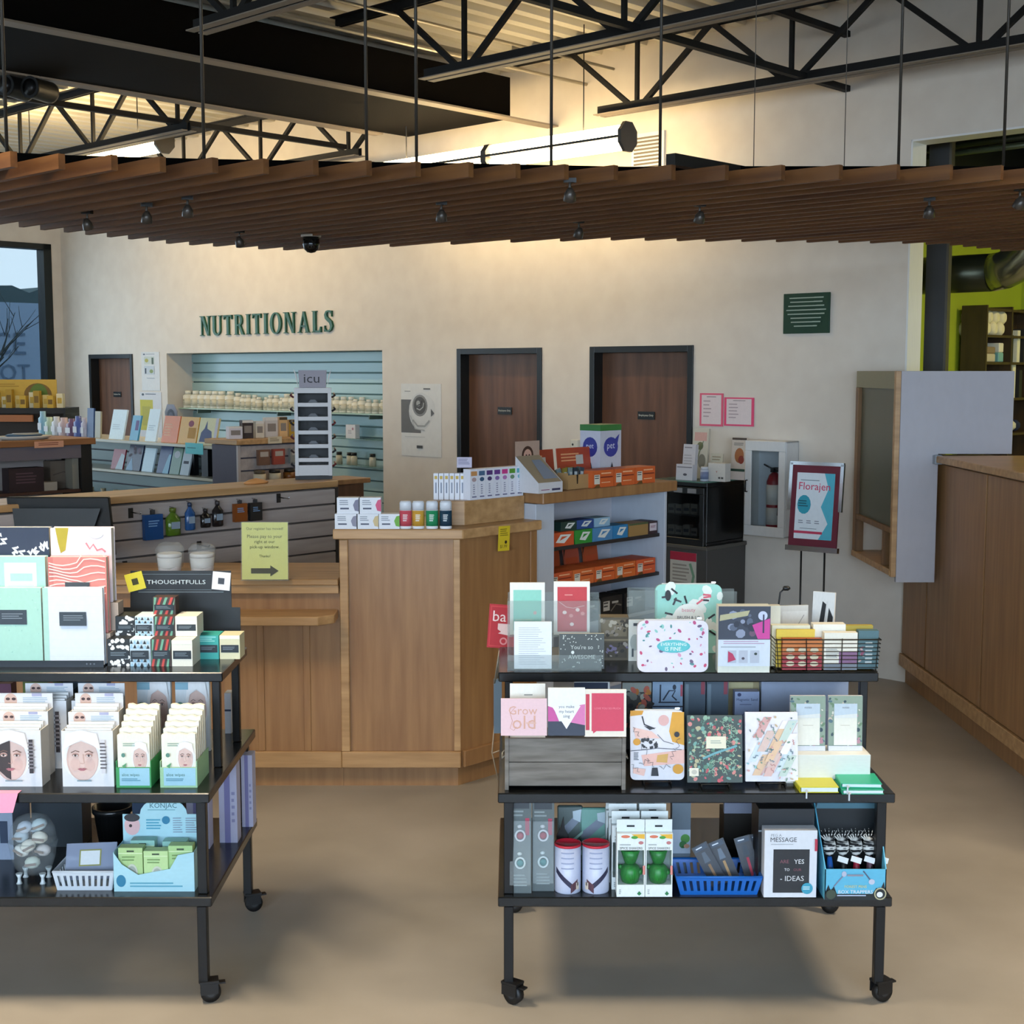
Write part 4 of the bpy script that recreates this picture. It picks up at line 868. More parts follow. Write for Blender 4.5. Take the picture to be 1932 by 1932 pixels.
def pack(label, px0, px1, pt, dy, hexc, art=None, d=0.02, rim=None):
    a, b = bx(px0), bx(px1); yy = loc.y+dy; h = atY(0, pt, yy).z-ZT-0.007
    card('card_pack', label, 'card pack', (Vector(((a+b)/2, yy, ZT+0.007)), b-a, h), hexc, art, d, 0, group=None, rim=rim)
pack('orange and red card pack with round stickers in the wire basket', 1472, 1546, 1205, 0.015, '#b04a2c', lambda f: [f.r(0, 1, 0.55, 1, '#c9773a').r(0, 1, 0.0, 0.4, '#a3303a')]+[f.d(0.2+0.3*i, 0.2+0.22*j, 0.11, 0.08, '#d8c8a8', 10) for i in range(3) for j in range(3)], 0.02)
pack('yellow edged envelope bundle standing behind the orange card pack', 1464, 1536, 1188, 0.045, '#e8c948', None, 0.012); pack('cream envelope bundle at the left back of the wire basket', 1458, 1530, 1180, 0.07, '#e6e0c4', None, 0.03)
pack('white card pack with purple sketch in the wire basket', 1550, 1612, 1194, 0.015, '#efe9d8', lambda f: f.r(0.45, 1, 0.0, 0.5, '#8a6484').l(0.05, 0.5, 0.3, 0.6, 8, '#55606a', 0.3).r(0, 1, 0.0, 0.16, '#7a8088'), 0.03)
pack('white envelope bundle at the back of the wire basket', 1535, 1596, 1178, 0.06, '#f0ebdc', None, 0.04)
pack('dusty teal notebook pack at the right of the wire basket', 1616, 1654, 1190, 0.03, '#4f6f76', lambda f: f.l(0.35, 0.75, 0.1, 0.7, 6, '#b8c4c4', 0.5).spots(10, ['#8a4a64', '#c0a8a0'], 0.05, 0.09, 3, a=(0.05, 0.3), c=(0.1, 0.6)), 0.03)
pack('mustard notebook lying along the back of the wire basket', 1598, 1650, 1180, 0.075, '#b09a38', None, 0.02)
# things behind on the top tier
p_ = SY(1362, 1390, 1116, 4.5, ZT); m = MB(); m.box(-p_[1]/2, p_[1]/2, 0, 0.003, 0, p_[2], CLEAR); m.box(-p_[1]/2, p_[1]/2, 0.06, 0.063, 0, p_[2], CLEAR); m.box(-p_[1]/2, p_[1]/2, 0.003, 0.06, 0, 0.003, CLEAR); single('acrylic_holder', 'clear acrylic leaflet holder behind the mint pouch', 'holder', m, p_[0])
card('leaflet', 'white leaflet inside the acrylic holder behind the mint pouch', 'leaflet', (p_[0]+Vector((0, 0.02, 0.0035)), p_[1]*0.9, p_[2]*0.62), '#d9d4d4', lambda f: f.l(0.1, 0.9, 0.5, 0.7, 2, '#7a6a6a'), 0.01)
p_ = SY(1186, 1240, 1114, 4.5, ZT); m = MB(); m.box(-p_[1]/2, p_[1]/2, 0, 0.003, 0, p_[2], CLEAR); m.box(-p_[1]/2, p_[1]/2, 0.06, 0.063, 0, p_[2], CLEAR); m.box(-p_[1]/2, p_[1]/2, 0.003, 0.06, 0, 0.003, CLEAR); single('acrylic_holder', 'clear acrylic holder left of the mint pouch', 'holder', m, p_[0])
p_ = SY(1470, 1527, 1143, 4.50, ZT); card('picture_card', 'white framed card with small print behind the wire basket', 'card', p_, '#cfccc4', lambda f: f.r(0.1, 0.95, 0.05, 0.88, '#dcdad4').r(0.32, 0.46, 0.2, 0.55, '#1d1d1e').s([(0.6, 0.2), (0.65, 0.6), (0.85, 0.8)], 0.02, '#8a8a86').l(0.5, 0.6, 0.3, 0.6, 4, '#7a7a78'), 0.012, 0.05, rz=0.15)
p_ = SY(1530, 1572, 1118, 4.50, ZT); card('wall_calendar', 'black and white card leaning at the back of the cart', 'card', p_, '#e3e1dc', lambda f: f.p([(0.2, 0.1), (0.45, 0.85), (0.62, 0.8), (0.45, 0.1)], '#16171a').p([(0.6, 0.1), (0.75, 0.75), (0.95, 0.6), (0.9, 0.1)], '#16171a').s([(0.5, 0.1), (0.66, 0.85)], 0.05, '#d8d6d2'), 0.012, 0.1, rz=-0.5)
a = atY(1464, 1180, 4.52); m = MB(); b = atY(1472, 1118, 4.52); c_ = atY(1485, 1110, 4.52)
m.tube([(0, 0, ZT-a.z), (0, 0, 0), (b.x-a.x, 0, b.z-a.z), (c_.x-a.x-0.006, 0, c_.z-a.z+0.002)], 0.003, BLACK); m.lathe([(0.004, -0.004), (0.008, 0.0), (0.008, 0.014), (0.003, 0.02)], BLACK, 0, 0, 10)
k = len(m.v)-40; m.xf(Matrix.Translation((c_.x-a.x-0.01, 0, c_.z-a.z)) @ Matrix.Rotation(math.pi/2, 4, 'Y'), k); single('book_light', 'black gooseneck book light behind the galaxy box', 'lamp', m, (a.x, a.y, a.z))
# red sign and wire stand left of the cart
p_ = atY(946, 1182, 4.62); m = MB(); m.box(-0.045, 0.05, 0, 0.004, -0.075, 0.075, C('#b51f2b')); m.box(-0.04, 0.045, -0.0005, 0.0, -0.07, 0.07, C('#c9383c')); m.box(-0.036, 0.041, -0.001, -0.0006, -0.066, 0.066, C('#b51f2b'))
m.text('ba', -0.008, 0.035, 0.045, C('#f0d8d4'), -0.0014); m.poly([(-0.012, 0.01), (0.03, 0.01), (0.03, -0.03), (-0.01, -0.024), (0.0, -0.018), (-0.012, -0.01)], C('#e8c8c4'), -0.0014); m.ring(0.01, -0.05, 0.008, 0.013, C('#d98a8a'), -0.0014)
m.tube([(0.0, 0.006, -0.075), (-0.01, 0.008, -0.2)], 0.003, C('#8a8478', 0.4, 0.4))
single('hanging_sign', 'red hanging sign peeking out left of the card rack', 'sign', m, (p_.x, p_.y, p_.z), 0, None, ry=0.07)
m = MB(); q = atY(938, 1330, 4.66); m.box(-0.012, 0.016, 0, 0.01, -0.1, 0.09, C('#5d6f7c')); m.tube([(0, 0.012, 0.09), (0.012, 0.012, 0.2)], 0.003, C('#8a8478', 0.4, 0.4)); m.tube([(-0.005, 0.012, -0.02), (-0.018, 0.012, -0.17), (0.005, 0.012, -0.28)], 0.0025, C('#a08a70', 0.4)); m.tube([(-0.02, 0.012, -0.175), (0.02, 0.012, -0.16)], 0.0025, C('#a08a70', 0.4))
single('wire_hanger', 'grey card strip on a wire hook at the cart side', 'hanger', m, (q.x, q.y, q.z))

# ================================================================= RIGHT CART, MIDDLE TIER
p_ = SZ(960, 1173, 1392, 1490, ZM); loc, w_, h_ = p_; GW = mat_noise('weathered_grey_wood', '#5f5850', '#8c857c', (0.7, 6, 6), 7, 6, 0.8)
cr = thing('wooden_crate', 'weathered grey wooden crate holding cards on the right cart', 'crate', loc)
for i in range(2):
    m = MB(); m.box(-w_/2, w_/2, -0.001, 0.010, 0.012+i*(h_-0.012)/2, 0.010+(i+1)*(h_-0.012)/2, GW); part('board', m, cr, 0.001)
for i in range(2):
    m = MB(); m.box(-w_/2, w_/2, 0.12, 0.13, 0.012+i*(h_-0.012)/2, 0.010+(i+1)*(h_-0.012)/2, GW); part('board', m, cr, 0.001)
for s in (-1, 1):
    m = MB(); m.box(min(s*w_/2, s*(w_/2+0.012)), max(s*w_/2, s*(w_/2+0.012)), -0.004, 0.134, 0, h_, GW); part('end_board', m, cr, 0.001)
    m = MB(); m.tube([(s*(w_/2+0.013), 0.03, h_*0.6), (s*(w_/2+0.02), 0.03, h_*0.55), (s*(w_/2+0.02), 0.09, h_*0.55), (s*(w_/2+0.013), 0.09, h_*0.6)], 0.0025, C('#8a8880', 0.4, 0.6), 5); part('handle', m, cr)
m = MB(); m.box(-w_/2, w_/2, 0.011, 0.119, 0.012, 0.018, GW); part('bottom', m, cr)
def incrate(label, px0, px1, pt, pb, dy, hexc, art, tilt=0.1, d=0.008, rz=0, rim=None):
    yy = loc.y+dy; a = atY(px0, 1340, yy).x; b = atY(px1, 1340, yy).x; z1 = atY(0, pt, yy).z; z0 = atY(0, pb, yy).z
    card('greeting_card', label, 'card', (Vector(((a+b)/2, yy, z0)), b-a, z1-z0), hexc, art, d, tilt, rz, rim=rim)
def a_pink(f): f.t('Grow', 0.48, 0.68, 0.62, '#d9a58f').t('old', 0.5, 0.36, 0.5, '#d9a58f').s([(0.3, 0.75), (0.2, 0.6), (0.25, 0.4), (0.2, 0.2), (0.28, 0.14), (0.34, 0.24)], 0.012, '#cf9a86').l(0.55, 0.85, 0.28, 0.36, 1, '#e0b3a0')
def a_heart(f): f.r(0, 1, 0, 0.3, '#343b4c').p([(0, 0.3), (0.3, 0.3), (0.15, 0.58), (0, 0.62)], '#c9559a').p([(0.6, 0.28), (1, 0.22), (1, 0.66), (0.86, 0.64)], '#d97aae').p([(0.1, 0.62), (0.88, 0.62), (0.5, 0.14)], '#f2f2f4').t('you make', 0.5, 0.6, 0.42, '#3c3f48').t('my heart', 0.5, 0.5, 0.4, '#3c3f48').t('sing', 0.5, 0.4, 0.18, '#3c3f48')
def a_love(f): f.r(0.03, 0.12, 0.14, 0.9, '#c9344a').r(0.17, 0.94, 0.12, 0.92, '#d3405a').p([(0.2, 0.13), (0.3, 0.13), (0.21, 0.07)], '#d3405a').t('LOVE YOU SO MUCH', 0.55, 0.6, 0.62, '#eb8a98')
incrate('cream note card with short printed lines rising behind the pink card', 962, 1029, 1292, 1400, 0.06, '#eeeade', lambda f: f.l(0.4, 0.65, 0.78, 0.82, 1, '#8a8a84').l(0.4, 0.8, 0.66, 0.7, 1, '#8a8a84'))
incrate('pale pink card with gold script on the wooden crate', 945, 1032, 1319, 1388, -0.012, '#e8c3c6', a_pink, 0.08, 0.006, 0, None)
incrate('white card with pink and navy corners, you make my heart sing', 1034, 1104, 1299, 1388, -0.014, '#eeeee6', a_heart, 0.08)
incrate('coral red card reading love you so much on the crate', 1103, 1182, 1302, 1390, -0.012, '#f0e4d2', a_love, 0.08)
# stands and notebooks
def easel(place, label):
    loc, w, h = place; r = thing('book_easel', label, 'easel', loc)
    for s in (-1, 1):
        m = MB(); m.tube([(s*w*0.25, -0.012, 0.012), (s*w*0.25, -0.014, 0.004), (s*w*0.25, 0.05, 0.003), (s*w*0.25, 0.045, 0.07)], 0.0018, BLACK, 5); part('side_wire', m, r)
    m = MB(); m.tube([(-w*0.25, -0.012, 0.012), (w*0.25, -0.012, 0.012)], 0.0018, BLACK, 5); part('lip_wire', m, r)
    return r
def up(p, dz): return (p[0]+Vector((0, 0, dz)), p[1], p[2]-dz)
def a_fig(f):
    f.p([(0, 1), (0.25, 1), (0.22, 0.94), (0, 0.92)], '#d99a2b').p([(0.78, 0.98), (1, 0.98), (1, 0.5), (0.78, 0.55), (0.72, 0.7)], '#dda02f').p([(0.05, 0.76), (0.4, 0.7), (0.55, 0.6), (0.1, 0.6)], '#edc4b8').d(0.62, 0.86, 0.1, 0.08, '#e0b0aa').s([(0.22, 0.92), (0.26, 0.8), (0.45, 0.74)], 0.025, '#22222a').p([(0.25, 0.78), (0.48, 0.75), (0.36, 0.72)], '#22222a').p([(0.2, 0.36), (1, 0.44), (1, 0.24), (0.25, 0.2)], '#eebcae').p([(0.5, 0.36), (0.7, 0.38), (0.68, 0.25), (0.48, 0.26)], '#d8a85a').spots(22, ['#26262c'], 0.02, 0.04, 9, a=(0.22, 0.5), c=(0.46, 0.6)).d(0.12, 0.55, 0.07, 0.05, '#d99a2b').l(0.06, 0.16, 0.28, 0.4, 6, '#3c4a56').s([(0.0, 0.42), (0.3, 0.44), (0.5, 0.46), (0.95, 0.44)], 0.012, '#4a5060').p([(0.4, 0.18), (0.5, 0.18), (0.52, 0.06), (0.38, 0.06)], '#22222a').p([(0.05, 0.18), (0.28, 0.16), (0.25, 0.06), (0.05, 0.1)], '#edc0b2').d(0.88, 0.16, 0.1, 0.07, '#d99a2b').s([(0.5, 0.66), (0.62, 0.56), (0.8, 0.52)], 0.01, '#4a5060').d(0.86, 0.66, 0.05, 0.04, '#22222a')
    f.squig(9, ['#3c4250'], 0.2, 0.008, 31, 0.04)
p1_ = SZ(1190, 1292, 1344, 1480, ZM); easel(p1_, 'black wire easel under the figure print pouch'); pouch('white pouch printed with mustard and pink figure drawings', up(p1_, 0.014), '#e6e2e6', a_fig, 0.014, 0.14, 0.0, 0.09)
def notebook(label, place, hexc, art, tilt=0.14, d=0.012):
    loc, w, h = place; r = thing('notebook', label, 'notebook', loc); r.rotation_euler[0] = -tilt
    m = MB(); m.box(-w/2, w/2, 0, 0.0015, 0, h, C(hexc)); f = Fc(m, w, h); art(f); part('front_cover', m, r)
    m = MB(); m.box(-w/2+0.002, w/2-0.002, 0.0016, d-0.0016, 0.002, h-0.002, C('#efe9da')); part('pages', m, r)
    m = MB(); m.box(-w/2, w/2, d-0.0015, d, 0, h, C(hexc)); part('back_cover', m, r)
    return r
def a_floral(f): f.spots(190, ['#8fb096', '#5f8a74', '#c65a62', '#d98a82', '#3d5a56', '#b9b08a', '#74a59a'], 0.018, 0.05, 21).squig(60, ['#93b59a', '#a9c0a2', '#5d8a78'], 0.12, 0.011, 22, 0.02).s([(0.28, 0.36), (0.5, 0.44), (0.9, 0.55)], 0.04, '#6fa7ae').r(0.34, 0.7, 0.51, 0.69, '#e9e2c8').l(0.42, 0.62, 0.57, 0.63, 2, '#a8b0a0').r(0.03, 0.2, 0.1, 0.22, '#ebe4d0').d(0.12, 0.16, 0.05, 0.035, '#c5c0b0')
p1_ = SZ(1298, 1402, 1353, 1485, ZM); easel(p1_, 'black wire easel under the dark floral notebook'); notebook('dark green floral notebook with a cream label on its cover', up(p1_, 0.014), '#46524e', a_floral)
def a_abs(f):
    r = random.Random(4)
    for i, c_ in enumerate(('#d8a9a4', '#e0b8ae', '#d3dfe2', '#dcc0b4', '#f0e8ec', '#c6d4c8', '#e4c09c')*3):
        x = r.uniform(0.0, 0.7); z = r.uniform(0.02, 0.68); f.p([(x, z), (min(1, x+0.15), z), (min(1, x+0.36), min(1, z+0.3)), (min(1, x+0.2), min(1, z+0.3))], c_)
    f.squig(26, ['#7fa08c', '#5a7a78', '#c08a84', '#6a7f90'], 0.1, 0.018, 14, 0.015).spots(40, ['#d9a29c', '#7f9a88', '#c9b08a', '#4f6a6a', '#8fc0c4'], 0.012, 0.04, 15, asp=3)
p1_ = SZ(1408, 1507, 1347, 1483, ZM); easel(p1_, 'black wire easel under the pastel brush stroke notebook'); notebook('white notebook with pastel pink and green brush strokes', up(p1_, 0.014), '#ebe6e8', a_abs)
# white riser box with note pads
p_ = SZ(1508, 1642, 1424, 1478, ZM); loc, w_, h_ = p_; m = MB(); m.box(-w_/2-0.04, w_/2, 0, 0.11, 0, h_, C('#e3e2da')); single('riser_box', 'plain white riser box at the right end of the middle tier', 'box', m, loc, 0, None, 0.001)
def a_pad(f): f.r(0, 1, 0, 1, '#8fa08e').spots(60, ['#54707a', '#c8b8a4', '#6d8a6a', '#b98a94', '#e0dccc', '#3c5058'], 0.03, 0.08, 18).r(0.16, 0.84, 0.1, 0.86, '#ece8da').r(0.16, 0.84, 0.6, 0.86, '#c3d0da').p([(0.16, 0.6), (0.84, 0.6), (0.84, 0.68), (0.16, 0.64)], '#dfe0dc').t('notes', 0.5, 0.79, 0.2, '#6a7078').l(0.35, 0.7, 0.45, 0.47, 1, '#c9c0ae').r(0.0, 1, 0.0, 0.09, '#d4d6dc')
for k, (a, b, lb) in enumerate(((1492, 1558, 'left'), (1564, 1628, 'right'))):
    yy = loc.y+0.045; z = ZM+h_+0.0005; q = SY(a, b, 1314, yy, z); card('note_pad', 'floral bordered note pad standing on the white riser, %s one' % lb, 'note pad', q, '#d4d6dc', a_pad, 0.014, 0.05)
# lying notebooks
def lying(label, px0, px1, pb, pt, z, hexc, th=0.016, rz=0.0, nb=1, dep=None):
    a = atZ(px0, pb, z); b = atZ(px1, pb, z); w = b.x-a.x; yy = a.y; back = atZ(px0, pt, z+th).y; d = dep or back-yy
    r = thing('notebook', label, 'notebook', ((a.x+b.x)/2, yy, z), rz)
    m = MB(); m.box(-w/2, w/2, 0, d, 0, 0.0025, C(hexc, 0.4)); part('back_cover', m, r, 0.0008)
    m = MB(); m.box(-w/2+0.003, w/2-0.003, 0.002, d-0.002, 0.0026, th-0.0026, C('#e4ecec')); part('pages', m, r)
    m = MB(); m.box(-w/2, w/2, 0, d, th-0.0025, th, C(hexc, 0.4)); m.box(-w/2-0.002, -w/2, 0, d, 0, th, C(hexc, 0.4)); part('front_cover', m, r, 0.0008)
    m = MB(); m.box(-w/2+0.015, -w/2+0.02, -0.02, 0.003, th*0.5, th*0.5+0.001, C('#c9cfd4')); m.box(-w/2+0.012, -w/2+0.0165, -0.0205, -0.0195, th*0.5-0.02, th*0.5+0.001, C('#c9cfd4')); part('ribbon', m, r)
    return (a.x+b.x)/2, yy, w, d
lying('lime yellow notebook lying flat at the front of the middle tier', 1510, 1583, 1496, 1463, ZM, '#c9c41c', 0.018, 0.0, 1, 0.10)
lying('lower of two teal green notebooks stacked on the middle tier', 1590, 1668, 1499, 1465, ZM, '#1f9c78', 0.014, 0.0, 1, 0.11)
q = lying('upper of two teal green notebooks stacked on the middle tier', 1588, 1664, 1487, 1455, ZM+0.0145, '#2aae88', 0.014, -0.05, 1, 0.11)
# back row of the middle tier
yb = 4.46
def back(name, label, cat, px0, px1, pt, hexc, art, d=0.05, Y=None, z=ZM, rz=0): return card(name, label, cat, SY(px0, px1, pt, Y or yb, z), hexc, art, d, 0, rz)
back('picture_card', 'white framed card with dark blue panel behind the red card', 'card', 1083, 1150, 1281, '#f2f0ec', lambda f: f.r(0.0, 0.95, 0.0, 0.95, '#2b3850'), 0.01)
back('puzzle_box', 'box with orange flowers printed on a dark ground', 'box', 1174, 1229, 1288, '#3c3b38', lambda f: f.r(0, 1, 0.86, 1, '#8f948c').spots(46, ['#c98a2c', '#b5702a', '#7a7a70', '#b55a48', '#1f2024', '#a8a89a'], 0.08, 0.18, 41, c=(0.3, 0.92), asp=2.5), 0.05)
back('craft_box', 'pale blue box printed with a small bending figure', 'box', 1231, 1288, 1285, '#8ba3bd', lambda f: f.s([(0.35, 0.72), (0.55, 0.86), (0.75, 0.86), (0.65, 0.78), (0.8, 0.72)], 0.05, '#1d2a3c').d(0.72, 0.91, 0.06, 0.04, '#1d2a3c').s([(0.25, 0.68), (0.26, 0.95)], 0.05, '#1d2a3c').r(0.2, 0.9, 0.68, 0.7, '#1d2a3c').r(0, 1, 0.62, 0.64, '#14203a').s([(0.0, 0.5), (0.6, 0.52), (0.62, 0.35)], 0.03, '#16243a').r(0.92, 0.99, 0.78, 0.95, '#b04a5a'), 0.05)
for k, (a, b) in enumerate(((1291, 1331), (1333, 1374))):
    back('bottle_box', 'tall grey blue boxed bottle, %s of the pair' % ('left', 'right')[k], 'box', a, b, 1284, '#4a5a68', lambda f: f.r(0.78, 0.96, 0.8, 1, '#8a3a48').r(0.05, 0.2, 0.1, 0.95, '#6a7c88').s([(0.2, 0.45), (0.5, 0.42), (0.9, 0.46)], 0.06, '#1c2630'), 0.05)
back('game_box', 'pale lilac box lettered Magnetic Sand behind the notebooks', 'box', 1386, 1432, 1305, '#96a4c4', lambda f: f.t('Magnetic Sand', 0.5, 0.86, 0.86, '#1f2a4c').l(0.2, 0.75, 0.77, 0.79, 1, '#3c4a70').d(0.18, 0.95, 0.08, 0.03, '#2a3660').s([(0.3, 0.6), (0.5, 0.68), (0.7, 0.6), (0.8, 0.5)], 0.03, '#5a688c'), 0.04, 4.44)
back('carton', 'open tan carton at the back of the middle tier', 'carton', 1374, 1440, 1287, '#a89a72', lambda f: f.r(0.0, 0.7, 0.9, 1.0, '#c2b88c'), 0.05, 4.52)
back('gift_box', 'large pale lavender box behind the floral note pads', 'box', 1436, 1600, 1284, '#9aa6bd', lambda f: f.r(0, 1, 0.0, 0.55, '#8794b0'), 0.05, 4.48)

# ================================================================= RIGHT CART, BOTTOM TIER
for k, (a, b, pt) in enumerate(((960, 1003, 1512), (1004, 1046, 1514))):
    p_ = SZ(a, b, pt, 1688-4*k, ZB); loc, w, h = p_; r = thing('blister_pack', 'clear blister pack with two ring shaped clips, %s of the pair' % ('left', 'right')[k], 'blister pack', loc, 0, None); r.rotation_euler[0] = -0.04
    m = MB(); m.box(-w/2, w/2, 0.012, 0.0145, 0, h, C('#5d6666')); f = Fc(m, w, h, 0.012); f.r(0.1, 0.9, 0.9, 0.98, '#3a4046').l(0.1, 0.7, 0.8, 0.88, 2, '#8a9494').r(0.72, 0.9, 0.62, 0.8, '#b8405a').l(0.2, 0.8, 0.06, 0.2, 4, '#98a2a2'); part('backing_card', m, r)
    m = MB(); m.prism([(-w*0.46, h*0.1), (w*0.46, h*0.1), (w*0.46, h*0.78), (-w*0.46, h*0.78)], 0, 0.011, mat_clear('blister_film', '#c8d2d4', 0.22, 0.1)); part('blister', m, r)
    for q, (zc, c1, c2) in enumerate(((0.62, '#e6e6ea', '#b23a50'), (0.33, '#dfeaea', '#3a8a8c'))):
        m = MB(); m.tube([(0.014*math.cos(j*math.pi/7), 0.006, h*zc+0.016*math.sin(j*math.pi/7)) for j in range(14)], 0.0035, C(c1), 6, True); part('clip_ring', m, r)
        m = MB(); m.lathe([(0.001, -0.003), (0.010, -0.003), (0.010, 0.003), (0.001, 0.003)], C(c2), 0, 0, 12); m.xf(Matrix.Translation((0, 0.006, h*zc)) @ Matrix.Rotation(math.pi/2, 4, 'X')); part('clip_face', m, r)
        m = MB(); m.ball((w*0.12-0.01, 0.006, h*zc+0.028), 0.008, C(c1), 8, (1, .5, .7)); part('clip_knob', m, r)
def tin(label, px0, px1, mirror):
    p_ = SZ(px0, px1, 1600, 1688, ZB); loc, w, h = p_; r0 = w/2*0.97; r = thing('gift_tin', label, 'tin', loc+Vector((0, r0, 0)))
    m = MB(); m.lathe([(r0*.98, 0), (r0, 0.003), (r0, h-0.002)], C('#bfc4d8', 0.35), 0, 0, 24); part('can', m, r)
    m = MB(); m.lathe([(r0*1.03, h-0.003), (r0*1.03, h+0.003), (r0*0.92, h+0.004), (r0*0.88, h+0.0015), (0.0005, h+0.0015)], C('#c8283a', 0.25), 0, 0, 24); part('lid', m, r)
    m = MB(); rr2 = r0+0.0006
    def cyl(pts, wd, c):
        vs = []
        for x, z in pts: vs += [(x, z+wd/2), (x, z-wd/2)]
        m.add([(rr2*math.sin(x/rr2), -rr2*math.cos(x/rr2), z) for x, z in vs], [(2*i, 2*i+1, 2*i+3, 2*i+2) for i in range(len(pts)-1)], C(c))
    s = -1 if mirror else 1
    cyl([(s*(-0.042+0.01*i), h*0.5-0.009*i) for i in range(7)], 0.018, '#2a2a44'); cyl([(s*(0.008+0.006*i), h*0.11+0.004*i) for i in range(5)], 0.026, '#5a3a44'); cyl([(s*(0.026+0.004*i), h*0.16) for i in range(4)], 0.022, '#d8cbb8'); cyl([(s*(0.03+0.003*i), h*0.2) for i in range(3)], 0.01, '#24242c')
    for j in range(4): cyl([(-0.022+0.008*i, h*(0.88-0.11*j)) for i in range(6)], 0.004, '#98a0bc')
    part('printed_wrap', m, r)
tin('white gift tin with red lid beside the blister packs', 1046, 1098, False); tin('white gift tin with red lid nearer the cactus boxes', 1099, 1152, True)
def cactus(label, px0, px1, pt, pb, full=True, Y=None):
    p_ = SZ(px0, px1, pt, pb, ZB) if Y is None else SY(px0, px1, pt, Y, ZB); loc, w, h = p_; d = 0.052; r = thing('cactus_box', label, 'boxed gadget', loc, 0, 'boxed cactus gadgets'); WB = C('#e6ebe8', 0.5)
    m = MB(); m.box(-w/2, w/2, 0.0, d, h*0.62, h*0.84, WB); m.box(-w/2, w/2, 0, d, 0, h*0.16, WB); m.box(-w/2, w/2, d-0.002, d, h*0.16, h*0.62, C('#9aa8a4')); m.box(-w/2, -w/2+0.003, 0, d, h*0.16, h*0.62, WB); m.box(w/2-0.003, w/2, 0, d, h*0.16, h*0.62, WB); m.box(-w/2, w/2, 0.02, 0.023, h*0.84, h, WB)
    f = Fc(m, w, h); f.d(0.3, 0.80, 0.16, 0.02, '#d97a5c').p([(0.5, 0.83), (0.98, 0.835), (0.98, 0.77), (0.75, 0.78)], '#e8b23c').d(0.62, 0.79, 0.12, 0.02, '#4a9a3c').d(0.85, 0.72, 0.09, 0.022, '#c07a7a').l(0.1, 0.5, 0.675, 0.7, 1, '#9aa09e').t('SPICE SHAKERS', 0.5, 0.65, 0.8, '#5a605e').p([(0.8, 0.08), (0.88, 0.045), (0.8, 0.02), (0.72, 0.045)], '#2a7a4a').l(0.08, 0.16, 0.03, 0.1, 3, '#9aa09e'); f.r(0.92, 1.0, 0.3, 0.42, '#dd8a80'); part('carton', m, r)
    if full:
        G = mat_noise('cactus_green', '#0c6222', '#1f8a34', (60, 60, 6), 4, 3, 0.4)
        m = MB(); m.lathe([(w*0.30, h*0.17), (w*0.37, h*0.26), (w*0.34, h*0.36), (w*0.2, h*0.405)], G, 0, d*0.5, 16); m.ball((-w*0.36, d*0.5, h*0.36), w*0.1, G, 8); m.ball((w*0.34, d*0.42, h*0.30), w*0.12, G, 8); part('lower_shaker', m, r)
        m = MB(); m.lathe([(w*0.18, h*0.406), (w*0.26, h*0.48), (w*0.36, h*0.60)], G, 0, d*0.5, 16); part('upper_shaker', m, r)
    m = MB(); m.rect(-w/2+0.003, w/2-0.003, h*0.16, h*0.62, mat_clear('carton_window', '#8a9a90', 0.05, 0.08), 0.001); part('window', m, r)
    m = MB(); m.rect(-w*0.14, w*0.14, h*0.9, h*0.925, C('#22262a'), 0.0195); part('hang_hole', m, r)
for cidx, (a, b, lb) in enumerate(((1164, 1217, 'left'), (1218, 1269, 'right'))):
    cactus('front boxed green cactus shaker, %s column' % lb, a, b, 1550, 1692)
    y0 = atZ(0, 1692, ZB).y
    for k in range(1, 4):
        cactus(('second', 'third', 'rearmost')[k-1]+' boxed cactus shaker in the %s column' % lb, a-4-6*k+(2 if cidx == 0 else 8)*k*0.3, b-4-6*k+(2 if cidx == 0 else 8)*k*0.3, 1550-14*k-2, 0, False, y0+0.058*k)
p_ = SY(1268, 1303, 1512, 4.16, ZB); card('salad_box', 'grey box with vegetables printed on it beside the cactus boxes', 'box', p_, '#5a6874', lambda f: f.r(0, 1, 0.3, 0.62, '#a4b2c2').d(0.72, 0.5, 0.25, 0.06, '#4a8a3a').d(0.6, 0.42, 0.2, 0.05, '#2a6a34').d(0.8, 0.4, 0.16, 0.03, '#b88a70'), 0.05)
# green clear bags behind the tins
for k, (a, b, pt, c_, lb) in enumerate(((1052, 1100, 1524, '#4a5a58', 'dark'), (1092, 1150, 1528, '#6fa094', 'sea green'))):
    p_ = SY(a, b, pt, 4.2, ZB); loc, w, h = p_; m = MB(); m.box(-w/2, w/2, 0, 0.02, 0, h, C(c_, 0.35)); f = Fc(m, w, h); f.p([(0.05, 0.6), (0.8, 0.9), (0.95, 0.8), (0.15, 0.45)], '#7a8494').p([(0.6, 0.92), (0.95, 0.95), (0.9, 0.75), (0.62, 0.8)], '#b8c8d0').p([(0, 0.3), (1, 0.62), (1, 0.58), (0.1, 0.25)], '#9cc4ba')
    single('shower_cap_pack', lb+' plastic shower cap pack behind the gift tins', 'pack', m, loc, 0, None, 0.004, rx=-0.1)
p_ = SY(1046, 1076, 1542, 4.12, ZB); m = MB(); m.prism([(-0.018, 0), (0.02, 0), (0.02, p_[2]*0.7), (0.008, p_[2]*0.8), (0.004, p_[2]), (-0.006, p_[2]*0.82), (-0.018, p_[2]*0.7)], 0, 0.012, C('#0e0f11')); single('toy_figure', 'black cat shaped toy behind the left gift tin', 'toy', m, p_[0])
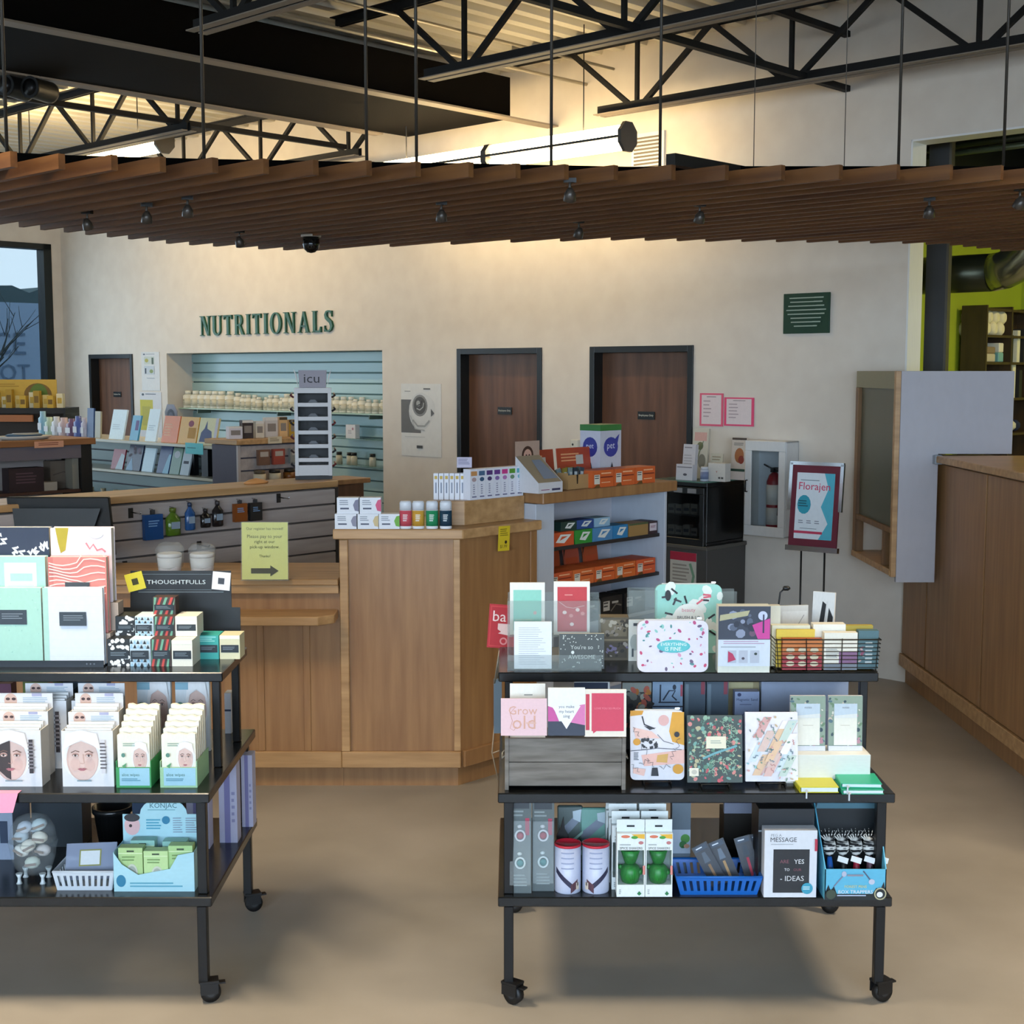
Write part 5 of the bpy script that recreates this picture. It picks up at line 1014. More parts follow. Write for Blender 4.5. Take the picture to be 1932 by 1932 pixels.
# slotted baskets
def basket(name, label, place, hexc, d, nslot, flare=0.12):
    loc, w, h = place; r = thing(name, label, 'basket', loc); mt = C(hexc, 0.35); k = 1-flare
    m = MB(); m.box(-w/2*k, w/2*k, d*(1-k)/2, d*(1+k)/2, 0, 0.003, mt); part('bottom', m, r)
    def wall(nm, A, B):     # A,B bottom and top corner pairs
        m = MB(); a0, a1 = Vector(A[0]), Vector(A[1]); b0, b1 = Vector(B[0]), Vector(B[1]); nn = max(3, int(nslot*((b1-b0).length/w)+.5))
        def pt(u, v): return (a0.lerp(a1, u)).lerp(b0.lerp(b1, u), v)
        nrm = (a1-a0).cross(b0-a0).normalized()*0.002
        def q(u0, u1, v0, v1):
            c = [pt(u0, v0), pt(u1, v0), pt(u1, v1), pt(u0, v1)]; m.add([x-nrm for x in c]+[x+nrm for x in c], [(0, 1, 2, 3), (7, 6, 5, 4), (0, 4, 5, 1), (1, 5, 6, 2), (2, 6, 7, 3), (3, 7, 4, 0)], mt)
        q(0, 1, 0, 0.22); q(0, 1, 0.8, 1); e = 0.06
        for i in range(nn+1):
            c = e/2+(1-e)*i/nn; q(max(0, c-0.45/nn*.5-0.004), min(1, c+0.45/nn*.5+0.004), 0.22, 0.8)
        part(nm, m, r)
    X, x_, Y0, Y1, y0, y1 = w/2, w/2*k, 0, d, d*(1-k)/2, d*(1+k)/2
    wall('front_wall', ((-x_, y0, 0), (x_, y0, 0)), ((-X, Y0, h), (X, Y0, h))); wall('back_wall', ((x_, y1, 0), (-x_, y1, 0)), ((X, Y1, h), (-X, Y1, h)))
    wall('side_wall', ((x_, y0, 0), (x_, y1, 0)), ((X, Y0, h), (X, Y1, h))); wall('side_wall', ((-x_, y1, 0), (-x_, y0, 0)), ((-X, Y1, h), (-X, Y0, h)))
    m = MB(); m.tube([(-X, Y0, h), (X, Y0, h), (X, Y1, h), (-X, Y1, h)], 0.0035, mt, 6, True); part('rim', m, r)
    return loc, w, h
bl = basket('plastic_basket', 'bright blue slotted plastic basket on the bottom tier', SZ(1276, 1438, 1655, 1690, ZB), '#1764b8', 0.16, 11)
r6 = random.Random(6)
for k, (px, pt, a_, c1, c2, lb) in enumerate(((1336, 1578, -0.5, '#8a6a4a', '#5a6470', 'wooden handled mini tool pack leaning far left'), (1362, 1572, -0.4, '#b08a5a', '#6a7684', 'tan handled mini tool pack leaning left'), (1392, 1570, -0.28, '#b83048', '#3a4450', 'red handled mini pliers pack'), (1416, 1576, -0.2, '#c03850', '#2a343e', 'mini tool pack with red grip at the right'))):
    q = atY(px+30, 1655, bl[0].y+0.09); m = MB(); w, h = 0.05, 0.13
    m.box(-w/2, w/2, 0, 0.004, 0, h, C('#262c36', 0.35)); f = Fc(m, w, h); f.r(0.1, 0.9, 0.86, 0.97, '#3e4c5c').r(0.42, 0.58, 0.05, 0.5, c1).p([(0.3, 0.55), (0.7, 0.55), (0.62, 0.8), (0.4, 0.8)], c2).l(0.2, 0.6, 0.88, 0.94, 1, '#dfe4ea')
    single('tool_pack', lb+' in the blue basket', 'tool pack', m, (q.x-0.02*(k < 2), bl[0].y+0.05+0.022*k, ZB+0.02), 0, None, rx=-0.15, ry=a_)
# message board box
p_ = SZ(1442, 1541, 1567, 1693, ZB); loc, w, h = p_; m = MB(); m.box(-w/2, w/2, 0, 0.05, 0, h, C('#d9dbe0', 0.5)); f = Fc(m, w, h)
f.r(0.17, 0.86, 0.07, 0.72, '#26282c').t('PEG A', 0.22, 0.93, 0.2, '#8a8d92').t('MESSAGE', 0.36, 0.865, 0.5, '#3a3d42').l(0.12, 0.6, 0.78, 0.8, 1, '#a8abb0').t('ARE', 0.38, 0.54, 0.17, '#8a5560').t('YES', 0.66, 0.54, 0.19, '#e8e8e8').t('TO', 0.43, 0.42, 0.1, '#e8e8e8').t('OUR', 0.63, 0.42, 0.15, '#8a4a58').t('- IDEAS', 0.53, 0.29, 0.45, '#d8d8d8').d(0.82, 0.14, 0.11, 0.085, '#3a9ab4').l(0.74, 0.9, 0.11, 0.17, 2, '#c8e4ec').r(0.95, 1.0, 0.7, 0.88, '#b8344a')
single('message_board_box', 'white box lettered peg a message with a black board picture', 'box', m, loc)
p_ = SY(1431, 1536, 1526, loc.y+0.056, ZB); m = MB(); m.box(-p_[1]/2, p_[1]/2, 0, 0.12, 0, p_[2], C('#12171d', 0.4)); m.rect(-p_[1]/2, p_[1]/2*0.3, p_[2]*0.72, p_[2]*0.74, C('#8a98a0'), -0.0006); single('stacked_box', 'black cardboard box behind the message board box', 'box', m, p_[0])
p_ = SY(1366, 1429, 1512, 4.4, ZB); card('blank_panel', 'pale lilac panel at the back of the bottom tier', 'panel', (p_[0]+Vector((0, 0, 0.12)), p_[1], p_[2]-0.12), '#8a90a4', None, 0.02)
m = MB(); m.box(-0.055, 0.055, 0.0, 0.1, 0, 0.1195, C('#1c1712')); single('dark_box', 'dark brown box under the lilac panel at the back', 'box', m, (p_[0].x, 4.4, ZB))
p_ = SY(1470, 1546, 1512, 4.42, ZB); card('blank_panel', 'pale lilac panel behind the black cardboard box', 'panel', p_, '#8a8ea2', None, 0.02)
# counter display box with novelty pens
p_ = SZ(1556, 1672, 1640, 1698, ZB); loc, w, h = p_; loc = loc+Vector((0.0, 0.0, 0)); d = 0.15; bh = 0.27
pd = thing('pen_display', 'light blue counter display carton of novelty animal pens', 'display', loc); LB = C('#5fb4d2', 0.45)
m = MB(); m.box(-w/2, w/2, 0, 0.003, 0, h, LB); f = Fc(m, w, h); f.r(0, 1, 0, 0.2, '#141c20').p([(0, 0.2), (0.06, 0.5), (0.1, 0.3), (0.15, 0.45), (0.2, 0.2)], '#141c20').p([(0.78, 0.2), (0.84, 0.4), (0.9, 0.3), (0.96, 0.6), (1, 0.2)], '#141c20').s([(0.15, 0.45), (0.3, 0.8)], 0.02, '#7a7f98').d(0.31, 0.85, 0.04, 0.09, '#b4b8cc').s([(0.62, 0.95), (0.74, 0.65)], 0.02, '#555a70').d(0.76, 0.6, 0.05, 0.09, '#c0c4d4').r(0.36, 0.62, 0.78, 0.84, '#8a8a98').t('FOREST PENS', 0.5, 0.45, 0.36, '#d8d48a').t('BOX TRAPPERS', 0.5, 0.28, 0.56, '#e8ecf0').l(0.2, 0.8, 0.1, 0.18, 1, '#b8c4dc').d(0.1, 0.2, 0.08, 0.16, '#3a4638').d(0.9, 0.22, 0.1, 0.2, '#b8b08a').d(0.9, 0.22, 0.08, 0.16, '#1c2226').d(0.89, 0.2, 0.05, 0.09, '#e8e8e4'); part('front_panel', m, pd)
for s in (-1, 1):
    m = MB(); m.add([(s*w/2, 0.0, 0), (s*w/2, d, 0), (s*w/2*1.08, d, bh), (s*w/2, 0.0, h), (s*(w/2-0.003), 0.0, 0), (s*(w/2-0.003), d, 0), (s*(w/2*1.08-0.003), d, bh), (s*(w/2-0.003), 0.0, h)], [(0, 1, 2, 3), (7, 6, 5, 4), (0, 3, 7, 4), (1, 5, 6, 2), (3, 2, 6, 7), (0, 4, 5, 1)], LB); part('side_panel', m, pd)
m = MB(); m.box(-w/2*1.07, w/2*1.07, d, d+0.003, 0, bh-0.03, C('#0f1418')); part('back_panel', m, pd); m = MB(); m.prism([(-w/2*1.05, bh-0.029), (w/2*1.05, bh-0.029), (w/2, bh), (-w/2*0.96, bh)], d-0.03, d-0.027, C('#3f6a7a')); part('header', m, pd)
m = MB(); m.box(-w/2+0.004, w/2-0.004, 0.004, d-0.001, 0, 0.003, C('#1a3a5c')); part('floor_card', m, pd)
for i, (c_, lb) in enumerate((('#1d5aa8', 'blue'), ('#16181a', 'black'), ('#a8203a', 'crimson'), ('#6a4a56', 'plum'))):
    q = loc+Vector((-w*0.33+i*w*0.22, 0.055, ZB-ZB+0.0035)); r = thing('novelty_pen', lb+' novelty pen with a striped animal head in the blue display', 'pen', q, 0); r.rotation_euler[0] = -0.22
    m = MB(); m.lathe([(0.004, 0), (0.009, 0.01), (0.011, 0.07), (0.007, 0.105)], C(c_, 0.4), 0, 0, 10); part('barrel', m, r)
    st_ = mat_noise('zebra_fur', '#17181a', '#d9d8d2', (1, 1, 5), 28, 2, 0.8, lo=0.46, hi=0.54)
    m = MB(); m.ball((0, 0, 0.135), 0.021, st_, 12, (1, 0.9, 1.35)); part('head', m, r)
    for j in range(7):
        m = MB(); a = -1.1+j*2.2/6; m.lathe([(0.0028, 0), (0.0006, 0.03)], st_, 0, 0, 5); m.xf(Matrix.Translation((0.014*math.sin(a), 0, 0.15+0.008*math.cos(a))) @ Matrix.Rotation(a*0.7, 4, 'Y')); part('tuft', m, r)
    m = MB(); m.box(-0.012, 0.02, -0.024, -0.023, 0.095, 0.112, C('#e4e4e0')); m.xf(Matrix.Rotation(0.3, 4, 'Y')); part('paper_tag', m, r)
# ================================================================= LEFT CART, TOP TIER
# stepped journal display
zf = ZT
base = SZ(-40, 190, 1246, 1258, ZT); loc = base[0]
yF = loc.y
def jx(px, Y): return atY(px, 1150, Y).x
r = thing('journal_display', 'stepped display tray of journals with a black front lip', 'display', (jx(90, yF), yF, ZT)); x0 = jx(-160, yF)-jx(90, yF); x1 = jx(193, yF)-jx(90, yF)
m = MB(); m.box(x0, x1, -0.004, 0.0, 0, 0.02, C('#1a2129', 0.4)); f = Fc(m, x1-x0, 0.02, -0.004, 0, x0); f.t('+ + +', 0.93, 0.5, 0.05, '#8a9098'); part('front_lip', m, r)
m = MB(); m.box(x0, x1, 0, 0.09, 0, 0.004, C('#1a2129')); part('tray', m, r)
m = MB(); m.box(x0, x1+0.012, 0.036, 0.09, 0.0045, 0.10, C('#c9b09c')); part('step', m, r, label='middle step'); m = MB(); m.box(x0, x1+0.024, 0.0905, 0.15, 0, 0.19, C('#cdb6a2')); part('step', m, r, label='rear step')
def journal(label, px0, px1, pt, Y, z, hexc, art, d=0.022, spine=None):
    a, b = jx(px0, Y), jx(px1, Y); h = atY(100, pt, Y).z-z; w = b-a; r = thing('journal', label, 'journal', ((a+b)/2, Y, z))
    m = MB(); m.box(-w/2, w/2, 0, 0.002, 0, h, C(hexc)); f = Fc(m, w, h)
    if spine: f.r(0, 0.09, 0, 1, spine)
    art(f); part('cover', m, r); m = MB(); m.box(-w/2+0.002, w/2-0.003, 0.0021, d-0.0021, 0.002, h-0.002, C('#ece4d2')); part('pages', m, r); m = MB(); m.box(-w/2, w/2, d-0.002, d, 0, h, C(hexc)); part('back_cover', m, r)
def lbl(f, cx, cz, w, h, c='#37424c'): f.r(cx-w/2, cx+w/2, cz-h/2, cz+h/2, c).l(cx-w*0.35, cx+w*0.4, cz-h*0.2, cz+h*0.25, 3, '#8c98a0', 0.3)
def a_peb(f): f.spots(26, ['#b4dacb', '#94c4b6'], 0.01, 0.02, 51); lbl(f, 0.5, 0.62, 0.5, 0.19)
def a_wht(f):
    for i in range(1, 9): f.r(0.1, 0.99, i/9, i/9+0.002, '#c8d2e0')
    lbl(f, 0.5, 0.6, 0.45, 0.18)
journal('pebbled mint green journal with a dark label, front row', -33, 78, 1109, yF+0.008, ZT+0.0045, '#a5d2c3', a_peb)
journal('white grid journal with a dark label, front row', 81, 194, 1109, yF+0.008, ZT+0.0045, '#d7dee8', a_wht, spine='#a9d2c6')
def a_mj(f): f.r(0, 1, 0, 1, '#a5d2c6').r(0.3, 0.85, 0.55, 0.92, '#dcd0d8').r(0.4, 0.78, 0.6, 0.78, '#a5d2c6').r(0.36, 0.8, 0.5, 0.68, '#cfe0e4')
def a_wave(f):
    for i in range(7):
        f.s([(0.02+j*0.12, 0.62+i*0.05+0.03*math.sin(j*0.9+i*0.5)+(0.04 if j > 4 else 0)*(i-3)) for j in range(9)], 0.02, '#f0d6cc')
    lbl(f, 0.5, 0.56, 0.42, 0.22, '#3a4248')
y2 = yF+0.0375+0.0; 
journal('mint and pink framed journal in the middle row', -22, 88, 1050, yF+0.043, ZT+0.101, '#a5d2c6', a_mj, 0.03); journal('coral journal with white wavy lines in the middle row', 93, 203, 1051, yF+0.043, ZT+0.101, '#d9857c', a_wave, 0.03, '#c9756e')
def a_navy(f): f.squig(30, ['#d6dde4'], 0.13, 0.035, 55, 0.05).r(0.35, 0.72, 0.4, 0.62, '#d9dfea')
def a_shape(f): f.p([(0.08, 1), (0.3, 1), (0.24, 0.7), (0.16, 0.66), (0.12, 0.8)], '#a89a2a').s([(0.58, 0.8), (0.64, 0.72), (0.7, 0.78), (0.76, 0.7), (0.84, 0.72), (0.9, 0.68)], 0.03, '#cf7f88').d(0.75, 0.92, 0.12, 0.06, '#cfe0da').r(0.3, 0.7, 0.42, 0.58, '#e6e8f0').r(0.8, 0.94, 0.48, 0.58, '#2f3550')
journal('navy journal with white squiggles in the back row', -16, 97, 995, yF+0.095, ZT+0.191, '#27334a', a_navy, 0.04); journal('pale pink journal with abstract shapes in the back row', 100, 214, 996, yF+0.095, ZT+0.191, '#e3d6da', a_shape, 0.04)
# Thoughtfulls display
yT = 4.56
def tx(px, Y=yT): return atY(px, 1150, Y).x
def tz(py, Y=yT): return atY(0, py, Y).z
cX = tx(340); r = thing('display_board', 'black cardboard display with a white lettered header on the left cart', 'display', (cX, yT, ZT)); B2 = C('#15191c', 0.5)
Q = lambda px, py: (tx(px)-cX, tz(py)-ZT)
m = MB(); pts = [Q(453, 1236), Q(453, 1146), Q(437, 1146), Q(437, 1077), Q(248, 1077), Q(246, 1146), Q(232, 1146), Q(230, 1236)]; pts = [(x, max(0, z)) for x, z in pts]; m.prism(pts, 0, 0.004, B2); part('backboard', m, r)
m = MB(); a, b = Q(262, 1119)[0], Q(400, 1119)[0]; zz = Q(0, 1113)[1]; z2 = Q(0, 1083)[1]
m.rect(a, b, z2-0.001, z2, C('#7a868c'), -0.0006); m.rect(a, b, zz, zz+0.001, C('#7a868c'), -0.0006); m.rect(a, b+0.04, zz-0.008, zz-0.006, C('#7a868c'), -0.0006); m.text('THOUGHTFULLS', (a+b)/2+0.005, (zz+z2)/2, (b-a)*0.8, C('#cfd8d8'), -0.0008, 0.014); part('lettering', m, r)
for (px, py, c_, c2, lb, rot) in ((257, 1097, '#d8cc3a', '#3a3a1c', 'yellow', -0.25), (419, 1096, '#e4e2e4', '#3a3f48', 'white', 0.1)):
    m = MB(); s = 0.03; m.box(-s, s, -0.003, 0, -s, s, C(c_)); m.rect(-s*.35, s*.35, -s*.35, s*.35, C(c2), -0.0036); m.spots = None
    o = part('corner_tag', m, r, label=lb+' square tag'); x, z = Q(px, py); o.location = (x, -0.001, z); o.rotation_euler = (0, rot, 0)
def minibox(label, px0, px1, pt, pb, Y, z, hexc, kind, d=0.11, rz=0):
    a, b = tx(px0, Y), tx(px1, Y); h = tz(pt, Y)-z if pt else 0.05; w = b-a; m = MB(); m.box(-w/2, w/2, 0, d, 0, h, C(hexc)); f = Fc(m, w, h)
    if kind == 'bw': f.spots(26, ['#e6e6e2'], 0.06, 0.12, px0, asp=1.4)
    if kind == 'tri':
        for i in range(6):
            for j in (0, 1, 4, 5): f.p([(i/6, j/6), (i/6+0.16, j/6), (i/6+0.08, j/6+0.15)], '#20262c' if (i+j) % 2 else '#9cc4d8')
    if kind == 'str':
        for i in range(-2, 6): f.p([(max(0, min(1, i*0.25)), 0), (max(0, min(1, i*0.25+0.12)), 0), (max(0, min(1, i*0.25+0.42)), 1), (max(0, min(1, i*0.25+0.3)), 1)], ('#c84a42', '#6fa88a')[i % 2])
    if kind == 'cream': f.r(0, 1, 0.85, 1, '#f0ecd8')
    if kind == 'teal': f.l(0.05, 0.95, 0.7, 0.95, 3, '#9adcd4')
    f.r(0.06, 0.94, 0.28, 0.6, '#222c33').l(0.15, 0.85, 0.36, 0.52, 3, '#8a98a0', 0.3)
    top = C(hexc); single('pocket_box', label, 'small box', m, ((a+b)/2, Y, z), rz)
    return h
yb1 = atZ(280, 1257, ZT).y
kinds = (('black and white dotted', '#23282b', 'bw'), ('blue and black triangle', '#cfe0e8', 'tri'), ('red and green striped', '#4a3a34', 'str'), ('cream', '#e6e2d2', 'cream'))
xs = (200, 243, 283, 322, 362)
for i, (nm, c_, k) in enumerate(kinds): h1 = minibox(nm+' pocket box, bottom layer front of the stack', xs[i], xs[i+1]-1, 1206 if i < 3 else 1208, 0, yb1, ZT, c_, k, 0.12)
yb2 = yb1+0.06; xs2 = (217, 254, 290, 330, 372)
for i, (nm, c_, k) in enumerate(kinds): minibox(nm+' pocket box, upper layer of the stack', xs2[i], xs2[i+1]-1, 1163, 0, yb2, ZT+h1+0.001, c_, k, 0.09)
yb3 = yb2+0.04; zz = tz(1185, yb3); minibox('striped pocket box standing alone on top of the stack', 289, 331, 1127, 0, yb3, tz(1166, yb2)+0.002, '#4a3a34', 'str', 0.05)
yb4 = 4.40
minibox('teal patterned pocket box at the right of the black display', 372, 411, 1199, 0, yb4, ZT, '#3aa59c', 'teal', 0.08); minibox('yellow patterned pocket box at the right end of the black display', 413, 451, 1199, 0, yb4, ZT, '#d8d4b0', 'cream', 0.08)

# ================================================================= LEFT CART, MIDDLE TIER
def maskbox(label, px0, px1, pt, pb, half, Y=None, back_h=0.04, text='PEARL'):
    p_ = SZ(px0, px1, pt, pb, ZM) if Y is None else SY(px0, px1, pt, Y, ZM); loc, w, h = p_; d = 0.07; r = thing('mask_carton', label, 'carton', loc); WB = C('#e4e2e2', 0.5)
    m = MB(); m.box(-w/2, w/2, 0, 0.002, 0, h, WB); f = Fc(m, w, h); face(f, 0.40, 0.52, 0.60, 0.74, half); f.r(0.78, 0.86, 0.25, 0.85, '#3a3438' if half else '#d8d4d6').l(0.76, 0.90, 0.3, 0.8, 8, '#5a5458' if not half else '#8a8488', 0.4).l(0.3, 0.7, 0.08, 0.13, 1, '#8aa0a8'); part('front_panel', m, r)
    for s in (-1, 1):
        m = MB(); q = [(0, 0, 0), (0, d, 0), (0, d, h+back_h), (0, 0, h)]; e = 0.002*s; m.hexa([(s*w/2-e, 0.0021, 0), (s*w/2, 0.0021, 0), (s*w/2, d, 0), (s*w/2-e, d, 0), (s*w/2-e, 0.0021, h), (s*w/2, 0.0021, h), (s*w/2, d, h), (s*w/2-e, d, h)] if s > 0 else [(s*w/2, 0.0021, 0), (s*w/2-e, 0.0021, 0), (s*w/2-e, d, 0), (s*w/2, d, 0), (s*w/2, 0.0021, h), (s*w/2-e, 0.0021, h), (s*w/2-e, d, h), (s*w/2, d, h)], C('#d2cdc4')); part('side_panel', m, r)
    m = MB(); m.box(-w/2, w/2, d, d+0.002, 0, h+back_h, WB); f = Fc(m, w, back_h, d, h); f.d(0.22, 0.5, 0.12, 0.5, '#d8b4a4').d(0.17, 0.6, 0.04, 0.1, '#4a3434').d(0.28, 0.6, 0.04, 0.1, '#4a3434').l(0.45, 0.92, 0.2, 0.7, 4, '#9ab0c0', 0.4).r(0.62, 0.8, 0.8, 1.0, '#a8a8c4'); part('header', m, r)
    for i in range(3):
        m = MB(); m.box(-w/2*0.9, w/2*0.9, 0.012+i*0.018, 0.016+i*0.018, 0.002, h+back_h*(0.1+0.14*i), C('#ecebe8')); part('sachet', m, r)
    return loc, w, h
maskbox('charcoal half face mask carton at the left end, front row', -18, 78, 1378, 1484, True); maskbox('pearl face mask carton with towel wrapped face, front row', 117, 214, 1379, 1484, False)
yb = atZ(100, 1484, ZM).y
maskbox('face mask carton in the second row, left column', -16, 87, 1345, 0, False, yb+0.095, 0.045); maskbox('face mask carton in the second row, right column', 130, 222, 1345, 0, False, yb+0.095, 0.045)
maskbox('face mask carton at the very back, left column', 35, 126, 1322, 0, True, yb+0.19, 0.04); maskbox('face mask carton at the very back, right column', 136, 225, 1322, 0, False, yb+0.19, 0.04)
def wipes(label, px0, px1, pt, pb, green):
    p_ = SZ(px0, px1, 1448, pb, ZM); loc, w, h = p_; d = 0.16; r = thing('wipe_carton', label, 'carton', loc); m = MB(); K = C(green)
    m.box(-w/2, w/2, 0, 0.002, 0, h, K); f = Fc(m, w, h); f.r(0.1, 0.96, 0.1, 0.97, '#9cc8d8').t('aloe wipes', 0.42, 0.62, 0.5, '#3a6a5c').l(0.16, 0.8, 0.3, 0.45, 2, '#3c7a90'); part('front_panel', m, r)
    m = MB(); m.box(-w/2, -w/2+0.002, 0.0021, d, 0, h*1.3, K); m.box(w/2-0.002, w/2, 0.0021, d, 0, h*1.3, K); m.box(-w/2+0.0021, w/2-0.0021, 0.0021, d, 0, 0.002, K); part('tray', m, r)
    for i in range(6):
        y = 0.008+i*0.025; hh = atY(0, pt, loc.y).z-ZM+0.012*i; n = 8; m = MB(); ww = w*0.46
        prof = [(-ww, 0.003), (ww, 0.003), (ww, hh-0.006)]+[(ww-2*ww*j/n, hh-0.004+0.003*math.sin(j*2.1+i)) for j in range(n+1)]+[(-ww, hh-0.006)]
        m.prism(prof, y, y+0.014, C('#ece8d6', 0.5)); f = Fc(m, 2*ww, hh, y)
        if i == 0: face(f, 0.70, 0.54, 0.42, 0.46); f.d(0.2, 0.6, 0.06, 0.04, '#5a8a7a').l(0.2, 0.6, 0.75, 0.82, 2, '#8aa898').p([(0.15, 0.4), (0.3, 0.46), (0.25, 0.36)], '#5a9a6a')
        part('wipe_pack', m, r)
wipes('aloe wipe tray with green edges beside the mask cartons', 219, 285, 1384, 1486, '#3f9a5a'); wipes('aloe wipe tray with pale green edges near the cart end', 302, 372, 1384, 1486, '#9ac49a')
def a_pack(seed):
    def g(f): face(f, 0.64, 0.62, 0.52, 0.56); f.r(0.02, 0.4, 0.86, 0.96, '#8ab4c4').d(0.15, 0.64, 0.1, 0.05, '#6a9a8a').p([(0.1, 0.2), (0.3, 0.5), (0.34, 0.48), (0.22, 0.2)], '#7ab08a')
    return g
for k, (a, b) in enumerate(((259, 322), (331, 395))): p_ = SY(a, b, 1281, 4.44, ZM); card('mask_sachet', 'upright face mask sachet with portrait, %s of the pair at the back' % ('left', 'right')[k], 'sachet', p_, '#dfe4e6', a_pack(k), 0.02)
p_ = SY(120, 202, 1281, 4.47, ZM); card('gear_toy_box', 'blue grey box with an arched window at the back of the middle tier', 'box', p_, '#6a8296', lambda f: f.d(0.5, 0.62, 0.42, 0.3, '#38474e').d(0.5, 0.6, 0.36, 0.26, '#7a6a2c').spots(14, ['#c8862c', '#5a8a34', '#2c3a34'], 0.06, 0.1, 6, a=(0.25, 0.75), c=(0.5, 0.72)), 0.05)
p_ = SY(44, 118, 1281, 4.47, ZM); card('toy_box', 'green and orange patterned box at the back of the middle tier', 'box', p_, '#5a6a24', lambda f: f.spots(30, ['#8aa02c', '#a84a24', '#3a5a20', '#c8702a', '#1c2a14'], 0.07, 0.14, 16), 0.05)
p_ = SY(-20, 22, 1290, 4.47, ZM); card('toy_box', 'plum coloured box at the left end of the middle tier', 'box', p_, '#5a2a44', None, 0.05)
p_ = SY(424, 436, 1308, 4.66, ZM); card('slim_carton', 'slim white carton behind the cart posts', 'carton', p_, '#c8ccd4', lambda f: f.r(0, 1, 0.55, 0.6, '#2a3a5a'), 0.05)
p_ = atZ(22, 1484, ZM); m = MB(); m.add([(-0.045, -0.002, 0.0015), (0.045, -0.002, 0.0015), (0.036, -0.024, -0.05), (-0.055, -0.022, -0.052), (-0.045, 0.03, 0.0012), (0.045, 0.03, 0.0012)], [(0, 1, 2, 3), (4, 5, 1, 0)], C('#e88aa8', 0.7)); m.stroke([(-0.03, -0.03), (-0.02, -0.028), (-0.01, -0.03)], 0.002, C('#3a2a34'), -0.0178); single('price_note', 'pink paper price note folded over the left cart shelf edge', 'note', m, (p_.x, YF-0.003, ZM))

# ================================================================= LEFT CART, BOTTOM TIER
jr = atZ(52, 1674, ZB); r = thing('soap_jar', 'clear footed bathtub shaped jar filled with soaps', 'jar', (jr.x, jr.y+0.06, ZB)); CL2 = mat_clear('clear_jar', '#e6ecee', 0.10, 0.05)
m = MB(); m.lathe([(0.03, 0.022), (0.055, 0.04), (0.066, 0.07), (0.072, 0.11), (0.076, 0.125)], CL2, 0, 0, 20, 1, 0.8); part('tub', m, r)
m = MB(); m.lathe([(0.076, 0.126), (0.07, 0.17), (0.05, 0.2), (0.02, 0.21)], CL2, 0, 0, 20, 0.95, 0.75); part('dome_lid', m, r)
for sx in (-1, 1):
    for sy in (-1, 1): m = MB(); m.lathe([(0.01, 0), (0.006, 0.006), (0.005, 0.018), (0.011, 0.032)], C('#cfd6d6', 0.2), sx*0.036, sy*0.028, 8); part('claw_foot', m, r)
rj = random.Random(9)
for i, (x, y, z, c_) in enumerate(((0.0, -0.01, 0.06, '#cfd6c8'), (-0.035, 0, 0.095, '#e4e2da'), (0.03, 0.005, 0.095, '#d8d0cc'), (-0.006, -0.025, 0.118, '#ece6d8'), (0.026, -0.012, 0.14, '#ebe4d4'), (-0.034, -0.004, 0.14, '#bcc8d0'), (0.0, 0.02, 0.165, '#b8c6d0'), (0.022, -0.002, 0.178, '#c4d4d8'), (-0.02, -0.01, 0.172, '#c8d0dc'))):
    m = MB(); m.ball((0, 0, 0), 0.024, C(c_, 0.7), 10, (1.05, 0.85, 0.8)); m.rect(-0.018, 0.018, -0.005, 0.003, C('#8a7a70'), -0.0212)
    single('bath_soap', 'bath soap in the clear footed jar, '+('pale green one at the very bottom', 'cream one at the left of the middle', 'beige one at the right of the middle', 'large ivory one at the front', 'ivory one upper right', 'blue grey one upper left', 'blue grey one near the top', 'pale aqua one on top at the right', 'pale blue one on top at the left')[i], 'soap', m, (jr.x+x, jr.y+0.06+y, ZB+z), rj.uniform(-.4, .4), 'bath soaps in the jar', ry=rj.uniform(-.5, .5))
bk = basket('plastic_basket', 'white slotted plastic basket on the left cart', SZ(100, 215, 1645, 1681, ZB), '#cfd6dc', 0.13, 9)
q = bk[0]; m = MB(); m.box(-0.075, 0.075, 0, 0.012, 0, 0.11, mat_clear('lavender_film', '#aab4cc', 0.55, 0.2)); m.box(-0.035, 0.03, -0.001, 0.0, 0.04, 0.09, C('#8a8a4a')); m.rect(-0.031, 0.026, 0.044, 0.086, C('#d9dcdc'), -0.0014)
single('soap_bag', 'clear lavender bag with a label card in the white basket', 'bag', m, (q.x+0.01, q.y+0.03, ZB+0.025), 0.12, None, rx=-0.5)
p_ = SZ(215, 367, 1650, 1682, ZB); loc, w, h = p_; d = 0.11; r = thing('sponge_display', 'pale blue counter display of konjac sponge boxes', 'display', loc); TB = C('#a9d3dc', 0.5)
def ez_(py, Y): return atY(0, py, Y).z-ZB
m = MB(); hh = ez_(1625, loc.y); pts = [(-w/2, 0), (w/2, 0), (w/2, hh*1.3), (w/2*0.6, hh*1.2), (w/2*0.4, hh*0.75), (-w/2*0.4, hh*0.55), (-w/2*0.8, hh*0.9), (-w/2, hh*1.3)]; m.prism(pts, 0, 0.002, TB); f = Fc(m, w, hh); f.d(0.09, 0.35, 0.06, 0.2, '#2a7a9c').l(0.2, 0.9, 0.1, 0.3, 2, '#5aa0b4'); part('front_panel', m, r)
for s in (-1, 1): m = MB(); m.box(min(s*w/2, s*(w/2-0.002)), max(s*w/2, s*(w/2-0.002)), 0.0021, d, 0, hh*1.3, TB); part('side_panel', m, r)
yb = loc.y+d; bh = ez_(1536, yb); bt = ez_(1506, yb); m = MB(); pts = [(-w/2, 0), (w/2, 0), (w/2, bh), (w*0.33, bh)]+[(w*0.02+w*0.30*math.cos(a), bh+(bt-bh)*math.sin(a)) for a in [math.pi*i/10 for i in range(11)]]+[(-w/2, bh)]
